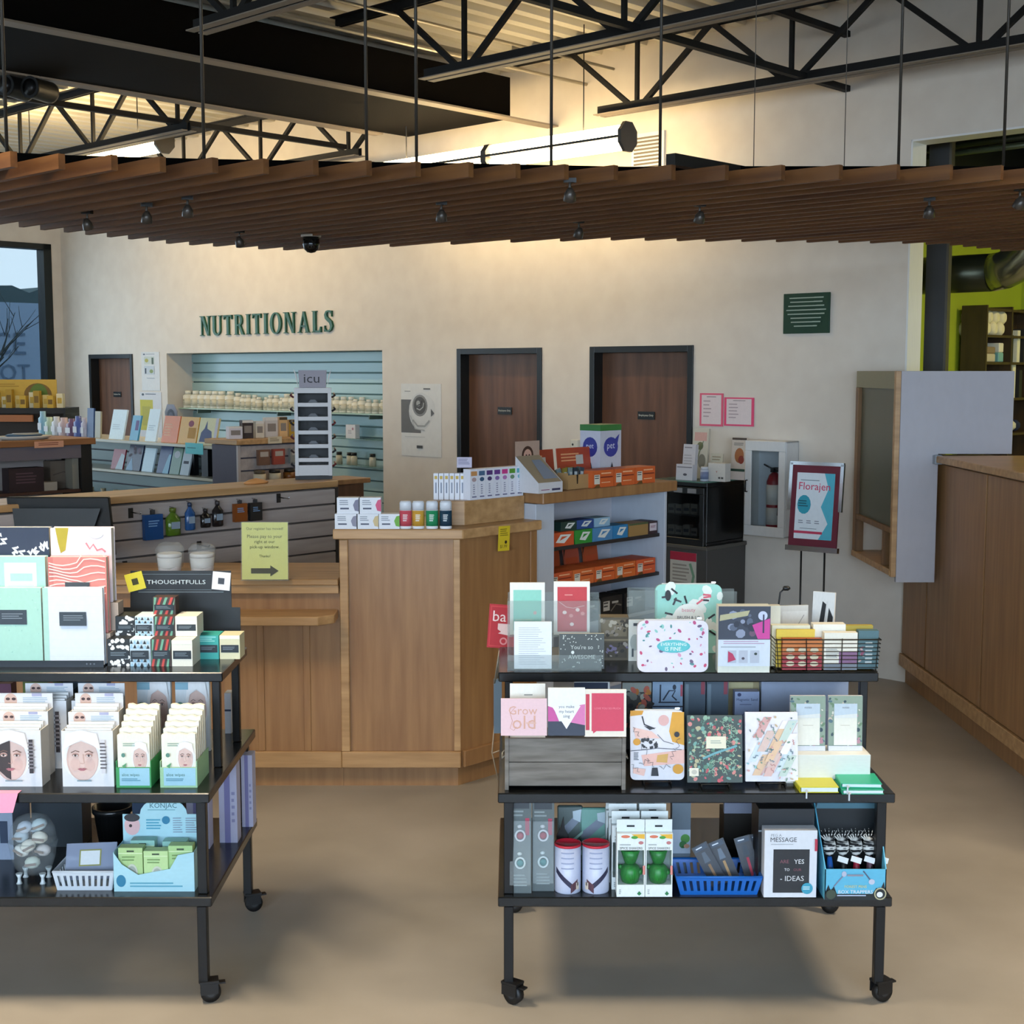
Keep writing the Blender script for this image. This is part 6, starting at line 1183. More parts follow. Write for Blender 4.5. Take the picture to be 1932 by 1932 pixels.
m.prism(pts, d, d+0.002, TB); f = Fc(m, w, bt, d); f.t('KONJAC', 0.52, 0.9, 0.34, '#3c6a78').l(0.32, 0.72, 0.84, 0.86, 1, '#6aa0ac').d(0.12, 0.66, 0.1, 0.12, '#d8b0b0').d(0.12, 0.76, 0.1, 0.05, '#2a2a30').d(0.1, 0.66, 0.02, 0.02, '#3a2a2c').l(0.3, 0.5, 0.6, 0.74, 4, '#4a9cb4').d(0.55, 0.73, 0.05, 0.05, '#2a7a9c').l(0.64, 0.76, 0.56, 0.76, 7, '#8a9cac', 0.4).l(0.8, 0.95, 0.56, 0.76, 7, '#8a9cac', 0.4).r(0.62, 1.0, 0.0, 0.0001, '#dfeaf0'); part('header_board', m, r)
for i, (fx, dy, c_) in enumerate(((-0.3, 0.012, '#b4d08c'), (0.02, 0.006, '#bcd896'), (0.32, 0.014, '#a9cc88'), (-0.2, 0.06, '#8cbcb0'), (0.2, 0.06, '#8cbcb0'))):
    w2 = w*0.3; h2 = ez_((1600, 1606, 1596, 1586, 1588)[i], loc.y+dy); m = MB(); m.box(-w2/2, w2/2, 0, 0.035, 0, h2, C(c_)); f = Fc(m, w2, h2); f.r(0, 1, 0.86, 0.88, '#d8e8b8').r(0.35, 0.65, 0.9, 0.94, '#3a4a34').d(0.55, 0.42, 0.24, 0.2, '#c8ccb8').d(0.55, 0.42, 0.18, 0.15, '#a4a89c').l(0.15, 0.85, 0.66, 0.8, 2, '#7a9a5c')
    single('sponge_box', ('left green konjac sponge box in the display front row', 'middle green konjac sponge box in the display front row', 'right green konjac sponge box in the display front row', 'left teal sponge box in the display second row', 'right teal sponge box in the display second row')[i], 'small box', m, (loc.x+fx*w, loc.y+dy, ZB+0.0005))
p_ = SY(-25, 24, 1518, 4.30, ZB); m = MB(); m.box(-p_[1]/2, p_[1]/2, 0, 0.16, 0, p_[2], C('#8c98ac')); m.rect(-p_[1]*0.0, p_[1]*0.3, p_[2]*0.3, p_[2]*0.7, C('#24344c'), -0.0006); o = single('carton', 'pale blue carton with a dark square at the left of the bottom tier', 'carton', m, p_[0])
p_ = SY(60, 155, 1515, 4.42, ZB); card('carton', 'dark slate carton at the back of the bottom tier', 'carton', p_, '#1d2830', None, 0.1)
pq = atY(212, 1520, 4.45); m = MB(); m.lathe([(0.045, 0), (0.06, 0.11), (0.066, 0.112), (0.066, 0.13), (0.06, 0.13), (0.055, 0.1), (0.001, 0.09)], C('#141516', 0.3), 0, 0, 20); single('black_pot', 'black round pot behind the konjac display', 'pot', m, (pq.x, pq.y, ZB))
p_ = SY(250, 345, 1506, 4.40, ZB); card('carton', 'deep blue carton peeking over the konjac display', 'carton', p_, '#15304c', None, 0.1)
for k, (a, b, yy) in enumerate(((352, 394, 4.40), (412, 446, 4.46), (455, 476, 4.62))):
    p_ = SY(a, b, (1500, 1430, 1425)[k], yy, ZB); card('sleeve_carton', ('striped lavender carton at the cart end, nearest one', 'striped lavender carton at the cart end, middle one', 'striped lavender carton at the cart end, rear one')[k], 'carton', p_, '#b4b4cc', lambda f: f.r(0.3, 0.62, 0, 1, '#7a78a8').l(0.7, 0.9, 0.2, 0.6, 5, '#8a8ab0'), 0.06)

# ================================================================= ON THE COUNTERS
zc_ = 0.9725
p_ = atZ(500, 1095, zc_); r = thing('notice', 'yellow notice in an acrylic stand on the low counter', 'notice', (p_.x, p_.y, zc_)); w = 0.205; h = atY(500, 986, p_.y).z-zc_
m = MB(); m.box(-w/2, w/2, 0, 0.002, 0.004, h, C('#f4ee86')); f = Fc(m, w, h); K = '#4a4a24'
f.t('Our register has moved!', 0.5, 0.885, 0.8, K).t('Please pay to your', 0.5, 0.75, 0.76, K).t('right at our', 0.5, 0.66, 0.44, K).t('pick-up window.', 0.5, 0.57, 0.64, K).t('Thanks!', 0.5, 0.42, 0.24, K).p([(0.2, 0.12), (0.62, 0.12), (0.62, 0.07), (0.8, 0.165), (0.62, 0.26), (0.62, 0.21), (0.2, 0.21)], '#4c4c3c'); part('sheet', m, r)
m = MB(); m.box(-w/2-0.004, w/2+0.004, -0.001, -0.0004, 0.0, h+0.003, mat_clear('notice_cover', '#f4f4e8', 0.08, 0.05)); m.box(-w/2-0.004, w/2+0.004, -0.02, 0.05, 0.0, 0.003, CLEAR); part('acrylic_stand', m, r); r.rotation_euler[0] = -0.06
for k, (a, b) in enumerate(((297, 344), (357, 407))):
    yy = 6.30; p_ = atY((a+b)/2, 1075, yy); w = 0.112; r = thing('bagged_tub', ('white tub in a clear bag on the counter, left one', 'white tub in a clear bag on the counter, right one')[k], 'tub', (p_.x, yy, zc_))
    m = MB(); m.lathe([(0.05, 0), (0.056, 0.075)], C('#e6e8ea', 0.4), 0, 0, 20); m.lathe([(0.056, 0.0755), (0.056, 0.09), (0.05, 0.094)], C('#f0f0f0', 0.4), 0, 0, 20); part('tub', m, r)
    rb_ = random.Random(k); m = MB(); n = 14; prof = [(0.058, 0.03), (0.062, 0.09), (0.064, 0.115), (0.05, 0.135)]
    m.lathe(prof, mat_clear('bag_film', '#eef2f4', 0.16, 0.2), 0, 0, n); m.v = [(x*rb_.uniform(.9, 1.1), y*rb_.uniform(.9, 1.1), z+rb_.uniform(-.006, .006)) for x, y, z in m.v]; part('bag', m, r)
# register monitor
p_ = atY(110, 990, 6.42); r = thing('register_monitor', 'black register monitor seen from behind over the journals', 'monitor', (p_.x, 6.42, zc_))
zt = atY(110, 938, 6.42).z-zc_; w1 = (atY(205, 940, 6.42).x-atY(12, 940, 6.42).x)/2
m = MB(); m.add([(-w1, 0, zt), (w1, 0, zt), (w1*0.97+0.02, 0.03, 0.06), (-w1*0.97, 0.03, 0.06), (-w1, 0.03, zt), (w1, 0.03, zt), (w1*0.97+0.02, 0.06, 0.06), (-w1*0.97, 0.06, 0.06)], [(3, 2, 1, 0), (4, 5, 6, 7), (0, 1, 5, 4), (1, 2, 6, 5), (2, 3, 7, 6), (3, 0, 4, 7)], C('#070807', 0.5)); m.add([(-w1*0.86, -0.02, zt*0.85), (w1*0.86, -0.02, zt*0.85), (w1*0.6, -0.02, 0.12), (-w1*0.8, -0.02, 0.12)], [(3, 2, 1, 0)], C('#12130f', 0.4)); part('screen_shell', m, r, 0.004)
m = MB(); m.box(-0.03, 0.03, 0.0, 0.06, 0.01, 0.1, BLACK); m.box(-0.1, 0.1, -0.05, 0.12, 0, 0.01, BLACK); part('stand', m, r)
# soaps, deodorants
def soapbox(label, px0, px1, pt, pb, z, c_, Y=None):
    p_ = SY(px0, px1, pt, Y, z); loc, w, h = p_; m = MB(); m.box(-w/2, w/2, 0, 0.06, 0, h, C('#dfe3ea')); f = Fc(m, w, h); f.l(0.12, 0.55, 0.5, 0.85, 3, '#9098a4', 0.5).r(0.15, 0.55, 0.28, 0.38, '#4a5266').p([(1, 0.15), (1, 0.9), (0.85, 0.85), (0.74, 0.55), (0.82, 0.2)], c_)
    single('soap_box', label, 'small box', m, loc)
Ys = atZ(690, 999, ZC).y+0.02
hS = atY(650, 970, Ys).z-ZC
for i, (a, b, c_, lb) in enumerate(((632, 673, '#8a8a9c', 'grey seal'), (675, 714, '#cdb98a', 'beige seal'), (715, 754, '#6aa83a', 'green seal'))): soapbox('white soap box with %s, bottom row on the counter' % lb, a, b, 970, 0, ZC, c_, Ys)
for i, (a, b, c_, lb) in enumerate(((636, 677, '#7a7a90', 'grey artwork'), (679, 719, '#d0547a', 'pink rose'))): soapbox('white soap box with %s, top row on the counter' % lb, a, b, 939, 0, ZC+hS+0.0005, c_, Ys+0.005)
for i, (a, b, c_, lb) in enumerate(((753, 776, '#c9505e', 'red'), (777, 800, '#c99a3c', 'amber'), (803, 826, '#1f8a5a', 'green'), (829, 852, '#173a4e', 'navy'))):
    p_ = SY(a, b, 946, Ys-0.01, ZC); loc, w, h = p_; r0 = w/2; r = thing('deodorant_stick', 'white deodorant stick with a %s label on the counter' % lb, 'deodorant', loc+Vector((0, r0, 0)), 0, 'deodorant sticks on the counter')
    m = MB(); m.lathe([(r0*.96, 0), (r0, 0.003), (r0, h*0.68)], C('#e6e8ec', 0.35), 0, 0, 16, 1, 0.75); part('barrel', m, r); m = MB(); m.lathe([(r0, h*0.685), (r0, h*0.93), (r0*0.8, h)], C('#d4dae2', 0.3), 0, 0, 16, 1, 0.75); part('cap', m, r)
    m = MB(); m.lathe([(r0*1.012, h*0.1), (r0*1.012, h*0.66)], C(c_, 0.4), 0, 0, 16, 1, 0.76); m.lines(-r0*0.4, r0*0.4, h*0.52, h*0.25, 4, C('#dfe3e2'), -r0*0.79); part('label', m, r)
# supplement cartons on the riser
rs = random.Random(2)
for i in range(7):
    a, b = 818+i*10, 827+i*10; yy = 6.335; p_ = SY(a, b, 893, yy, ZR); loc, w, h = p_; m = MB(); m.box(-w/2, w/2, 0, 0.05, 0, h, C('#e2e3ea')); f = Fc(m, w, h); f.r(0.2, 0.8, 0.78, 0.9, '#c8a84a').r(0.35, 0.65, 0.25, 0.65, '#8a92a4')
    single('supplement_carton', 'thin white supplement carton with gold top on the riser, %s' % orl(i, 7), 'carton', m, loc, 0, 'front facing supplement cartons')
for i, (c1, c2, lb) in enumerate((('#c9905a', '#b8a0a0', 'orange topped'), ('#4a6a8a', '#3a5a7a', 'blue panelled'), ('#5a3a7a', '#4a3a6a', 'purple topped'), ('#6a3a8a', '#8a6aa8', 'violet topped'), ('#d03a8a', '#b87ab4', 'magenta topped'), ('#5a9a2c', '#6a8a6a', 'green topped'), ('#5aa8b8', '#7ab4c4', 'aqua'))):
    q = Vector((rb.x, rb.y, ZR))+nv*(0.04+i*0.051)-tv*0.004; h = 0.142; m = MB(); w = 0.049; m.box(0, w, 0, 0.045, 0, h, C('#e4e4ec')); f = Fc(m, w, h, 0, 0, 0); f.r(0.1, 0.9, 0.78, 0.93, c1).d(0.5, 0.66, 0.3, 0.07, c2).l(0.35, 0.6, 0.15, 0.5, 5, '#8a8aa0').r(0.2, 0.8, 0.08, 0.12, '#6a6a8a')
    single('supplement_carton', lb+' white supplement carton on the angled side of the riser', 'carton', m, q, RF, 'supplement cartons along the angle')
p_ = atY(876, 893, 6.42); m = MB(); m.box(-0.035, 0.035, 0, 0.002, 0, 0.05, C('#c9c2d4')); m.lines(-0.028, 0.028, 0.042, 0.012, 4, C('#8a86a0'), -0.0006); single('shelf_tag', 'small lilac shelf tag standing on the supplement cartons', 'tag', m, (p_.x, p_.y, ZR+0.1425), 0, None, rx=-0.3)
# ================================================================= SHELF UNIT GOODS (local x along n)
def sbox(name, label, cat, a, w, b, d, z, h, hexc, art=None, rx=0.0, group=None):
    m = MB(); m.box(0, w, 0, d, 0, h, C(hexc)); f = Fc(m, w, h, 0, 0, 0)
    if art: art(f)
    return single(name, label, cat, m, onS(a, b, z), RF, group, rx=rx)
Zt = 1.3255
def sa(px, py, z): return (atZ(px, py, z)-P0).dot(nv), -(atZ(px, py, z)-P0).dot(tv)
# wedge display with a portrait
a, b = sa(1035, 930, Zt); q = onS(a-0.07, b+0.0, Zt); r = thing('wedge_display', 'white wedge shaped sample display with a portrait on the wooden top', 'display', q, RF); WB = C('#d4d2d4')
m = MB(); m.box(0, 0.17, 0, 0.002, 0, 0.05, WB); f = Fc(m, 0.17, 0.05); f.x0 = 0; f.r(0.55, 0.9, 0.2, 0.4, '#3a3a5a').l(0.1, 0.5, 0.2, 0.35, 1, '#8a3a6a'); part('front_panel', m, r)
for s in (0, 1): m = MB(); m.add([(s*0.168, 0.0021, 0), (s*0.168, 0.15, 0), (s*0.168, 0.15, 0.17), (s*0.168, 0.0021, 0.05), (s*0.168+0.002, 0.0021, 0), (s*0.168+0.002, 0.15, 0), (s*0.168+0.002, 0.15, 0.17), (s*0.168+0.002, 0.0021, 0.05)], [(0, 1, 2, 3), (7, 6, 5, 4), (0, 3, 7, 4), (3, 2, 6, 7), (1, 5, 6, 2), (0, 4, 5, 1)], WB); part('side_panel', m, r)
m = MB(); m.box(0.0, 0.17, 0.15, 0.152, 0, 0.24, C('#b89a88')); f = Fc(m, 0.17, 0.24, 0.15); f.x0 = 0; f.d(0.5, 0.72, 0.24, 0.18, '#4a3028').d(0.5, 0.7, 0.17, 0.14, '#cfa08c').d(0.44, 0.72, 0.03, 0.015, '#3a2824').d(0.56, 0.72, 0.03, 0.015, '#3a2824').d(0.5, 0.63, 0.06, 0.015, '#a8524c').p([(0.2, 0.1), (0.8, 0.1), (0.7, 0.5), (0.3, 0.5)], '#9aa4b4'); part('header', m, r)
m = MB(); m.add([(0.003, 0.004, 0.05), (0.167, 0.004, 0.05), (0.167, 0.148, 0.17), (0.003, 0.148, 0.17)], [(0, 1, 2, 3)], C('#a89478')); m.add([(0.06, 0.02, 0.066), (0.16, 0.02, 0.066), (0.14, 0.12, 0.15), (0.08, 0.12, 0.15)], [(0, 1, 2, 3)], C('#8a94a4')); part('sample_sheets', m, r)
a, b = sa(1072, 924, Zt); q = onS(a, b, Zt); r = thing('cardboard_tray', 'small cardboard tray of foil tubes on the wooden top', 'tray', q, RF); KB = C('#b08a5a', 0.7)
m = MB(); m.box(0, 0.16, 0, 0.003, 0, 0.07, KB); m.poly([(0.06, 0.07), (0.075, 0.07), (0.072, 0.025), (0.064, 0.025)], C('#2a2018'), -0.0006); part('front_panel', m, r); m = MB(); m.box(0, 0.16, 0.097, 0.1, 0, 0.09, KB); part('back_panel', m, r)
for s in (0, 0.157): m = MB(); m.box(s, s+0.003, 0.0031, 0.0969, 0, 0.08, KB); part('side_panel', m, r)
m = MB(); m.box(0.003, 0.157, 0.0031, 0.0969, 0, 0.002, KB); part('bottom', m, r)
rs = random.Random(12)
for i in range(8):
    c_ = rs.choice(['#5a6a6a', '#3a4650', '#7a8a8c', '#8a7a34', '#24303c']); m = MB(); m.prism([(-0.008, 0), (0.008, 0), (0.014, 0.10), (-0.014, 0.10)], -0.004, 0.004, C(c_, 0.3)); m.rect(-0.009, 0.009, 0.05, 0.08, C('#b4bcbc'), -0.0046)
    single('foil_tube', 'foil tube sticking up from the cardboard tray, %s' % orl(i, 8), 'tube', m, onS(a+0.015+i*0.018, b+0.03+0.03*(i % 2), Zt+0.003), RF+rs.uniform(-.2, .2), 'foil tubes in the cardboard tray', ry=rs.uniform(-.3, .3), rx=-0.1)
def a_or(f): f.r(0.08, 0.34, 0.2, 0.75, '#d8d2c4').l(0.1, 0.32, 0.45, 0.7, 2, '#3a3a38', 0.4).r(0.38, 0.95, 0.55, 0.62, '#7a2a1c').l(0.4, 0.9, 0.68, 0.85, 1, '#f0b48a').l(0.4, 0.85, 0.2, 0.3, 1, '#f4c094').p([(0.05, 0), (0.35, 0), (0.3, 0.2), (0.15, 0.14)], '#6a4a24')
a0, b0 = sa(1118, 921, Zt); a1, _ = sa(1212, 908, Zt); w3 = (a1-a0)/3.05
for i in range(3): sbox('bandage_box', ('left', 'middle', 'right')[i]+' orange support bandage box on the wooden top', 'box', a0+i*w3*1.02, w3*0.98, b0, 0.11, Zt, 0.085, '#d0602c', a_or)
def a_poster(f): f.l(0.1, 0.6, 0.6, 0.85, 3, '#e8a070').r(0.5, 0.7, 0.55, 0.8, '#c8c0b4').d(0.8, 0.2, 0.18, 0.14, '#20242c')
aa, bb = sa(1045, 890, Zt+0.1); sbox('header_card', 'orange header card behind the foil tubes', 'card', a0-0.28, 0.2, b0+0.17, 0.006, Zt, 0.19, '#a8442c', a_poster, -0.12)
sbox('header_card', 'large orange header card behind the bandage boxes', 'card', a0-0.03, 0.28, b0+0.19, 0.006, Zt, 0.19, '#b5482c', a_poster, -0.12)
# white carton with blue badges
q = onS(a0+w3*1.35, b0+0.14, Zt); m = MB(); w = 0.135; h = 0.30; m.box(0, w*1.25, 0, w, 0, h, C('#c8c8d4')); m.box(-0.001, w*1.25+0.001, -0.001, w+0.001, h-0.03, h+0.001, C('#3a7a3c'))
f = Fc(m, w*1.25, h, -0.001); f.x0 = 0; f.d(0.5, 0.62, 0.34, 0.17, '#3a3f9a').t('pet', 0.5, 0.62, 0.36, '#d8dcf0').p([(0.6, 0.72), (0.9, 0.84), (0.8, 0.66)], '#3a3f9a').p([(0.3, 0.18), (0.45, 0.2), (0.55, 0.36), (0.62, 0.24), (0.72, 0.14), (0.4, 0.13)], '#1c1c2c')
n0 = len(m.v); g = Fc(m, w, h, 0); g.x0 = 0; g.d(0.5, 0.62, 0.36, 0.17, '#34398c').t('pet', 0.5, 0.62, 0.36, '#d0d4e8').p([(0.3, 0.18), (0.45, 0.2), (0.55, 0.36), (0.62, 0.24), (0.72, 0.14), (0.4, 0.13)], '#1c1c2c')
m.xf(Matrix.Translation((-0.0002, w, 0)) @ Matrix.Rotation(-math.pi/2, 4, 'Z'), n0); single('tall_carton', 'tall white carton with blue round badges and a green top', 'carton', m, q, RF)
m = MB(); m.ball((0, 0, 0.018), 0.02, C('#8a8f98', 0.2, 0.6), 8, (1.4, 0.8, 0.8)); m.ball((0.035, 0.0, 0.012), 0.014, C('#c9cdd2', 0.2, 0.6), 8); m.ball((-0.03, 0.01, 0.012), 0.014, C('#20242c'), 8); single('key_cluster', 'small cluster of shiny clips at the end of the wooden top', 'clips', m, onS(SL-0.06, 0.08, Zt), RF)
# upper shelf cartons
z1 = ZS[0]+0.0005
def a_tri(c): return lambda f: f.p([(0.25, 0.3), (0.45, 0.85), (0.9, 0.8), (0.6, 0.2)], '#d8dcd8').p([(0.4, 0.4), (0.5, 0.7), (0.75, 0.68)], c)
specs = ((0.14, 0.18, '#c8542c', 'orange'), (0.33, 0.13, '#2f8a34', 'green'), (0.465, 0.155, '#4a84b4', 'light blue'), (0.625, 0.12, '#2a7ab0', 'blue'))
for a, w, c_, lb in specs: sbox('remedy_box', lb+' carton lying on the upper shelf of the pale unit', 'box', a, w, 0.035, 0.10, z1, 0.068, c_, a_tri(c_))
for a, w, c_, lb in ((0.25, 0.12, '#1d3a34', 'dark green'), (0.37, 0.13, '#2a4a8a', 'navy'), (0.51, 0.12, '#8fb4cc', 'pale blue')): sbox('remedy_box', lb+' carton on the second layer of the upper shelf', 'box', a, w, 0.06, 0.09, z1+0.0685, 0.045, c_, a_tri(c_))
sbox('remedy_box', 'plain brown carton on the upper shelf of the pale unit', 'box', 0.755, 0.16, 0.035, 0.11, z1, 0.066, '#9a7a4a', lambda f: f.r(0.0, 1, 0.86, 1, '#4a5a3c')); sbox('remedy_box', 'white labelled carton at the right end of the upper shelf', 'box', 0.92, 0.075, 0.035, 0.11, z1, 0.066, '#3a2a30', lambda f: f.r(0.1, 0.9, 0.25, 0.85, '#cfc4cc').l(0.2, 0.8, 0.45, 0.65, 2, '#8a5a6a'))
z2 = ZS[1]+0.0005
for i in range(5): sbox('bandage_box', ('first', 'second', 'third', 'fourth', 'fifth')[i]+' orange bandage box from the left on the lower shelf', 'box', 0.145+i*0.168, 0.162, 0.035, 0.16, z2, 0.078, ('#cc5a30', '#d46a34', '#d0602c', '#d46a30', '#d85f34')[i], a_or)
for i in range(4): sbox('header_card', ('first', 'second', 'third', 'fourth')[i]+' orange header card from the left behind the shelf boxes', 'card', 0.15+i*0.15, 0.12, 0.20, 0.004, z2, 0.18, ('#a8482c', '#b0502c', '#b85840', '#b8542c')[i], lambda f: f.r(0.1, 0.9, 0.1, 0.6, '#c05028').p([(0, 0.6), (0.2, 0.95), (0.05, 0.95)], '#2a2420'), -0.15)
z3 = ZS[2]+0.0005
for i in range(4): sbox('support_pack', ('first', 'second', 'third', 'fourth')[i]+' black support brace pack from the left on the low shelf', 'pack', 0.16+i*0.19, 0.17, 0.04, 0.12, z3, 0.11, '#1c1b1c', lambda f: f.r(0.1, 0.4, 0.35, 0.8, '#b4b0a8').l(0.12, 0.38, 0.45, 0.75, 2, '#3a3a38').s([(0.45, 0.3), (0.7, 0.6), (0.95, 0.5)], 0.05, '#6a645c').r(0.5, 0.8, 0.65, 0.75, '#a8a49c'))
for i in range(2): sbox('support_pack', ('left', 'right')[i]+' black brace header card standing on the low shelf', 'card', 0.3+i*0.2, 0.16, 0.2, 0.004, z3, 0.19, '#26252a', lambda f: f.r(0.1, 0.6, 0.6, 0.9, '#7a7684').r(0.1, 0.5, 0.7, 0.76, '#1a1a1e'), -0.12)

# ================================================================= ON THE COOLER
def kp(px, py, dn): p = atN(px, py, N0+dn); return W(p[0], N0+dn, ZK), p[2]-ZK
def kcard(name, label, cat, px0, px1, pt, dn, hexc, art=None, d=0.02, tilt=0.05):
    a = atN(px0, pt+30, N0+dn)[0]; b = atN(px1, pt+30, N0+dn)[0]; h = atN((px0+px1)/2, pt, N0+dn)[2]-ZK; m = MB(); w = b-a; m.box(-w/2, w/2, 0, d, 0, h, C(hexc)); f = Fc(m, w, h)
    if art: art(f)
    return single(name, label, cat, m, W((a+b)/2, N0+dn, ZK), ROT, None, rx=-tilt)
kcard('test_kit_box', 'white box with a grey band at the left front of the cooler top', 'box', 1275, 1306, 876, 0.03, '#d4d0d4', lambda f: f.r(0.05, 0.95, 0.78, 0.85, '#8a868c').d(0.55, 0.35, 0.12, 0.08, '#5a5660'), 0.05)
kcard('leaflet_holder', 'white leaflet stack leaning at the left of the cooler top', 'leaflet', 1286, 1309, 838, 0.10, '#d0ccce', lambda f: f.l(0.1, 0.9, 0.85, 0.92, 1, '#8a8488').l(0.1, 0.8, 0.3, 0.7, 5, '#b4b0b2'), 0.03, 0.1)
kcard('leaflet_holder', 'pale floral leaflet in a clear holder behind the white leaflets', 'leaflet', 1304, 1333, 808, 0.20, '#d4ccb8', lambda f: f.r(0.1, 0.9, 0.75, 0.92, '#d8a89a').d(0.5, 0.65, 0.2, 0.08, '#7a7a54').d(0.65, 0.35, 0.25, 0.14, '#8a8474').s([(0.3, 0.3), (0.5, 0.55), (0.7, 0.75)], 0.05, '#6a7a54'), 0.02, 0.08)
b = kp(1329, 903, 0.06); m = MB(); m.lathe([(0.026, 0), (0.027, 0.005), (0.027, 0.07), (0.024, 0.075)], C('#c4c8d4', 0.3), 0, 0, 16); m.lathe([(0.0275, 0.012), (0.0275, 0.06)], C('#7a84a4', 0.4), 0, 0, 16); m.lathe([(0.024, 0.0755), (0.024, 0.092)], C('#d8d8dc', 0.3), 0, 0, 16); single('pill_bottle', 'white pill bottle with a blue label on the cooler top', 'bottle', m, b[0], ROT)
kcard('sample_box', 'white sample carton with tiny hearts on the cooler top', 'carton', 1336, 1368, 874, 0.08, '#d6cfc4', lambda f: f.p([(0.45, 0.6), (0.5, 0.55), (0.55, 0.6), (0.5, 0.45)], '#b87a6a').r(0.6, 0.72, 0.15, 0.25, '#4a4640').r(0.76, 0.9, 0.15, 0.25, '#4a4640'), 0.06, 0.0)
kcard('sample_card', 'cream stepped sample card behind the white sample carton', 'card', 1340, 1362, 856, 0.16, '#c8bfa8', lambda f: f.l(0.1, 0.9, 0.7, 0.9, 2, '#9a8a70'), 0.01)
kcard('leaflet_holder', 'food picture brochure at the right back of the cooler top', 'brochure', 1378, 1405, 826, 0.28, '#cfc0b0', lambda f: f.r(0, 1, 0.95, 1, '#4a3a30').d(0.55, 0.58, 0.32, 0.18, '#a8683c').d(0.7, 0.48, 0.2, 0.1, '#8a3a2c').l(0.15, 0.8, 0.8, 0.88, 2, '#8a8074').r(0, 1, 0.2, 0.26, '#2c4a3c').r(0, 1, 0, 0.2, '#d0c4bc'), 0.02, 0.08)
# ================================================================= WALL SIGNS AND POSTERS
def wcard(name, label, cat, px0, px1, pt, pb, hexc, art, d=0.004, bevel=0):
    a = onW(px0, (pt+pb)/2); b = onW(px1, (pt+pb)/2); c = (px0+px1)/2; z1 = onW(c, pt)[2]; z0 = onW(c, pb)[2]; w = b[0]-a[0]; m = MB(); m.box(-w/2, w/2, -d, 0, 0, z1-z0, C(hexc)); f = Fc(m, w, z1-z0, -d)
    art(f); return single(name, label, cat, m, W((a[0]+b[0])/2, NW-0.001, z0), ROT, None, bevel)
def a_wash(f):
    f.p([(0.0, 0.78), (0.26, 0.78), (0.3, 0.55), (0.5, 0.36), (0.5, 0.32), (0.0, 0.32)], '#6d6a66').d(0.5, 0.62, 0.3, 0.26, '#d8d6d0', 22).d(0.56, 0.66, 0.3, 0.2, '#dcdad4', 22).d(0.48, 0.70, 0.19, 0.15, '#8a8884', 20).d(0.48, 0.70, 0.15, 0.12, '#55524e', 20).d(0.44, 0.73, 0.05, 0.04, '#a8a6a0').s([(0.4, 0.66), (0.48, 0.64), (0.56, 0.68), (0.58, 0.74)], 0.02, '#b8b6b0').s([(0.42, 0.7), (0.5, 0.72), (0.54, 0.77)], 0.016, '#2e2c2a')
    f.s([(0.3, 0.5), (0.42, 0.42), (0.6, 0.42), (0.72, 0.5)], 0.03, '#a8a6a0').s([(0.24, 0.56), (0.36, 0.38), (0.6, 0.36)], 0.02, '#b8b6b0').p([(0.76, 0.66), (0.84, 0.6), (0.76, 0.55)], '#6a6864').l(0.1, 0.3, 0.88, 0.9, 1, '#8a8884').r(0.4, 0.55, 0.11, 0.15, '#4a4844').l(0.1, 0.7, 0.26, 0.27, 1, '#b0aea8').r(0.58, 0.75, 0.92, 0.94, '#6a6864')
wcard('wall_poster', 'black and white poster of a round dial left of the second door', 'poster', 758, 833, 724, 861, '#e2dfd8', a_wash)
def a_green(f):
    for i, (w, a) in enumerate(((0.74, 0), (0.7, 0), (0.78, 0), (0.86, 0), (0.8, 0), (0.66, 0), (0.64, 0), (0.5, 0))): f.r(0.5-w/2, 0.5+w/2, 0.87-i*0.1, 0.90-i*0.1, '#a8b8a8'); f.l(0.5-w/2, 0.5+w/2, 0.866-i*0.1, 0.904-i*0.1, 1, '#0d3a24', 0.2)
wcard('wall_plaque', 'square dark green plaque with white lines of text high on the wall', 'sign', 1480, 1567, 553, 629, '#0c3a24', a_green, 0.012, 0.002)
def a_pk(f): f.r(0.08, 0.92, 0.06, 0.95, '#e6d6d4').l(0.3, 0.75, 0.86, 0.9, 1, '#6a5a5c').l(0.16, 0.5, 0.2, 0.78, 5, '#b49ea0', 0.3)
wcard('wall_notice', 'white notice on a pink sheet, taller one right of the third door', 'notice', 1321, 1365, 742, 804, '#e8607c', a_pk); wcard('wall_notice', 'white notice on a bright pink sheet, wider one on the right', 'notice', 1367, 1423, 750, 804, '#ec4f78', a_pk)
def a_info(f): f.d(0.16, 0.94, 0.06, 0.02, '#5a6270').l(0.26, 0.8, 0.925, 0.95, 1, '#7a8290').r(0.16, 0.72, 0.68, 0.88, '#c8ccc0').d(0.3, 0.78, 0.1, 0.05, '#b0a84a').r(0.58, 0.68, 0.68, 0.85, '#4a5a48').r(0.16, 0.72, 0.42, 0.64, '#c2c8cc').r(0.2, 0.28, 0.44, 0.58, '#3c4450').d(0.56, 0.5, 0.1, 0.05, '#8a9a5a').l(0.3, 0.75, 0.3, 0.33, 1, '#9aa0a8')
wcard('wall_poster', 'upper white product poster between the first door and the niche', 'poster', 268, 302, 664, 737, '#dcdad6', a_info)
wcard('wall_poster', 'lower white and yellow poster beside the niche', 'poster', 266, 306, 740, 830, '#d6d4d4', lambda f: f.d(0.14, 0.95, 0.06, 0.025, '#4a525c').l(0.26, 0.9, 0.93, 0.97, 1, '#6a727c').r(0.0, 0.6, 0.2, 0.84, '#c4b83a').r(0.1, 0.5, 0.3, 0.7, '#b0a63a'))
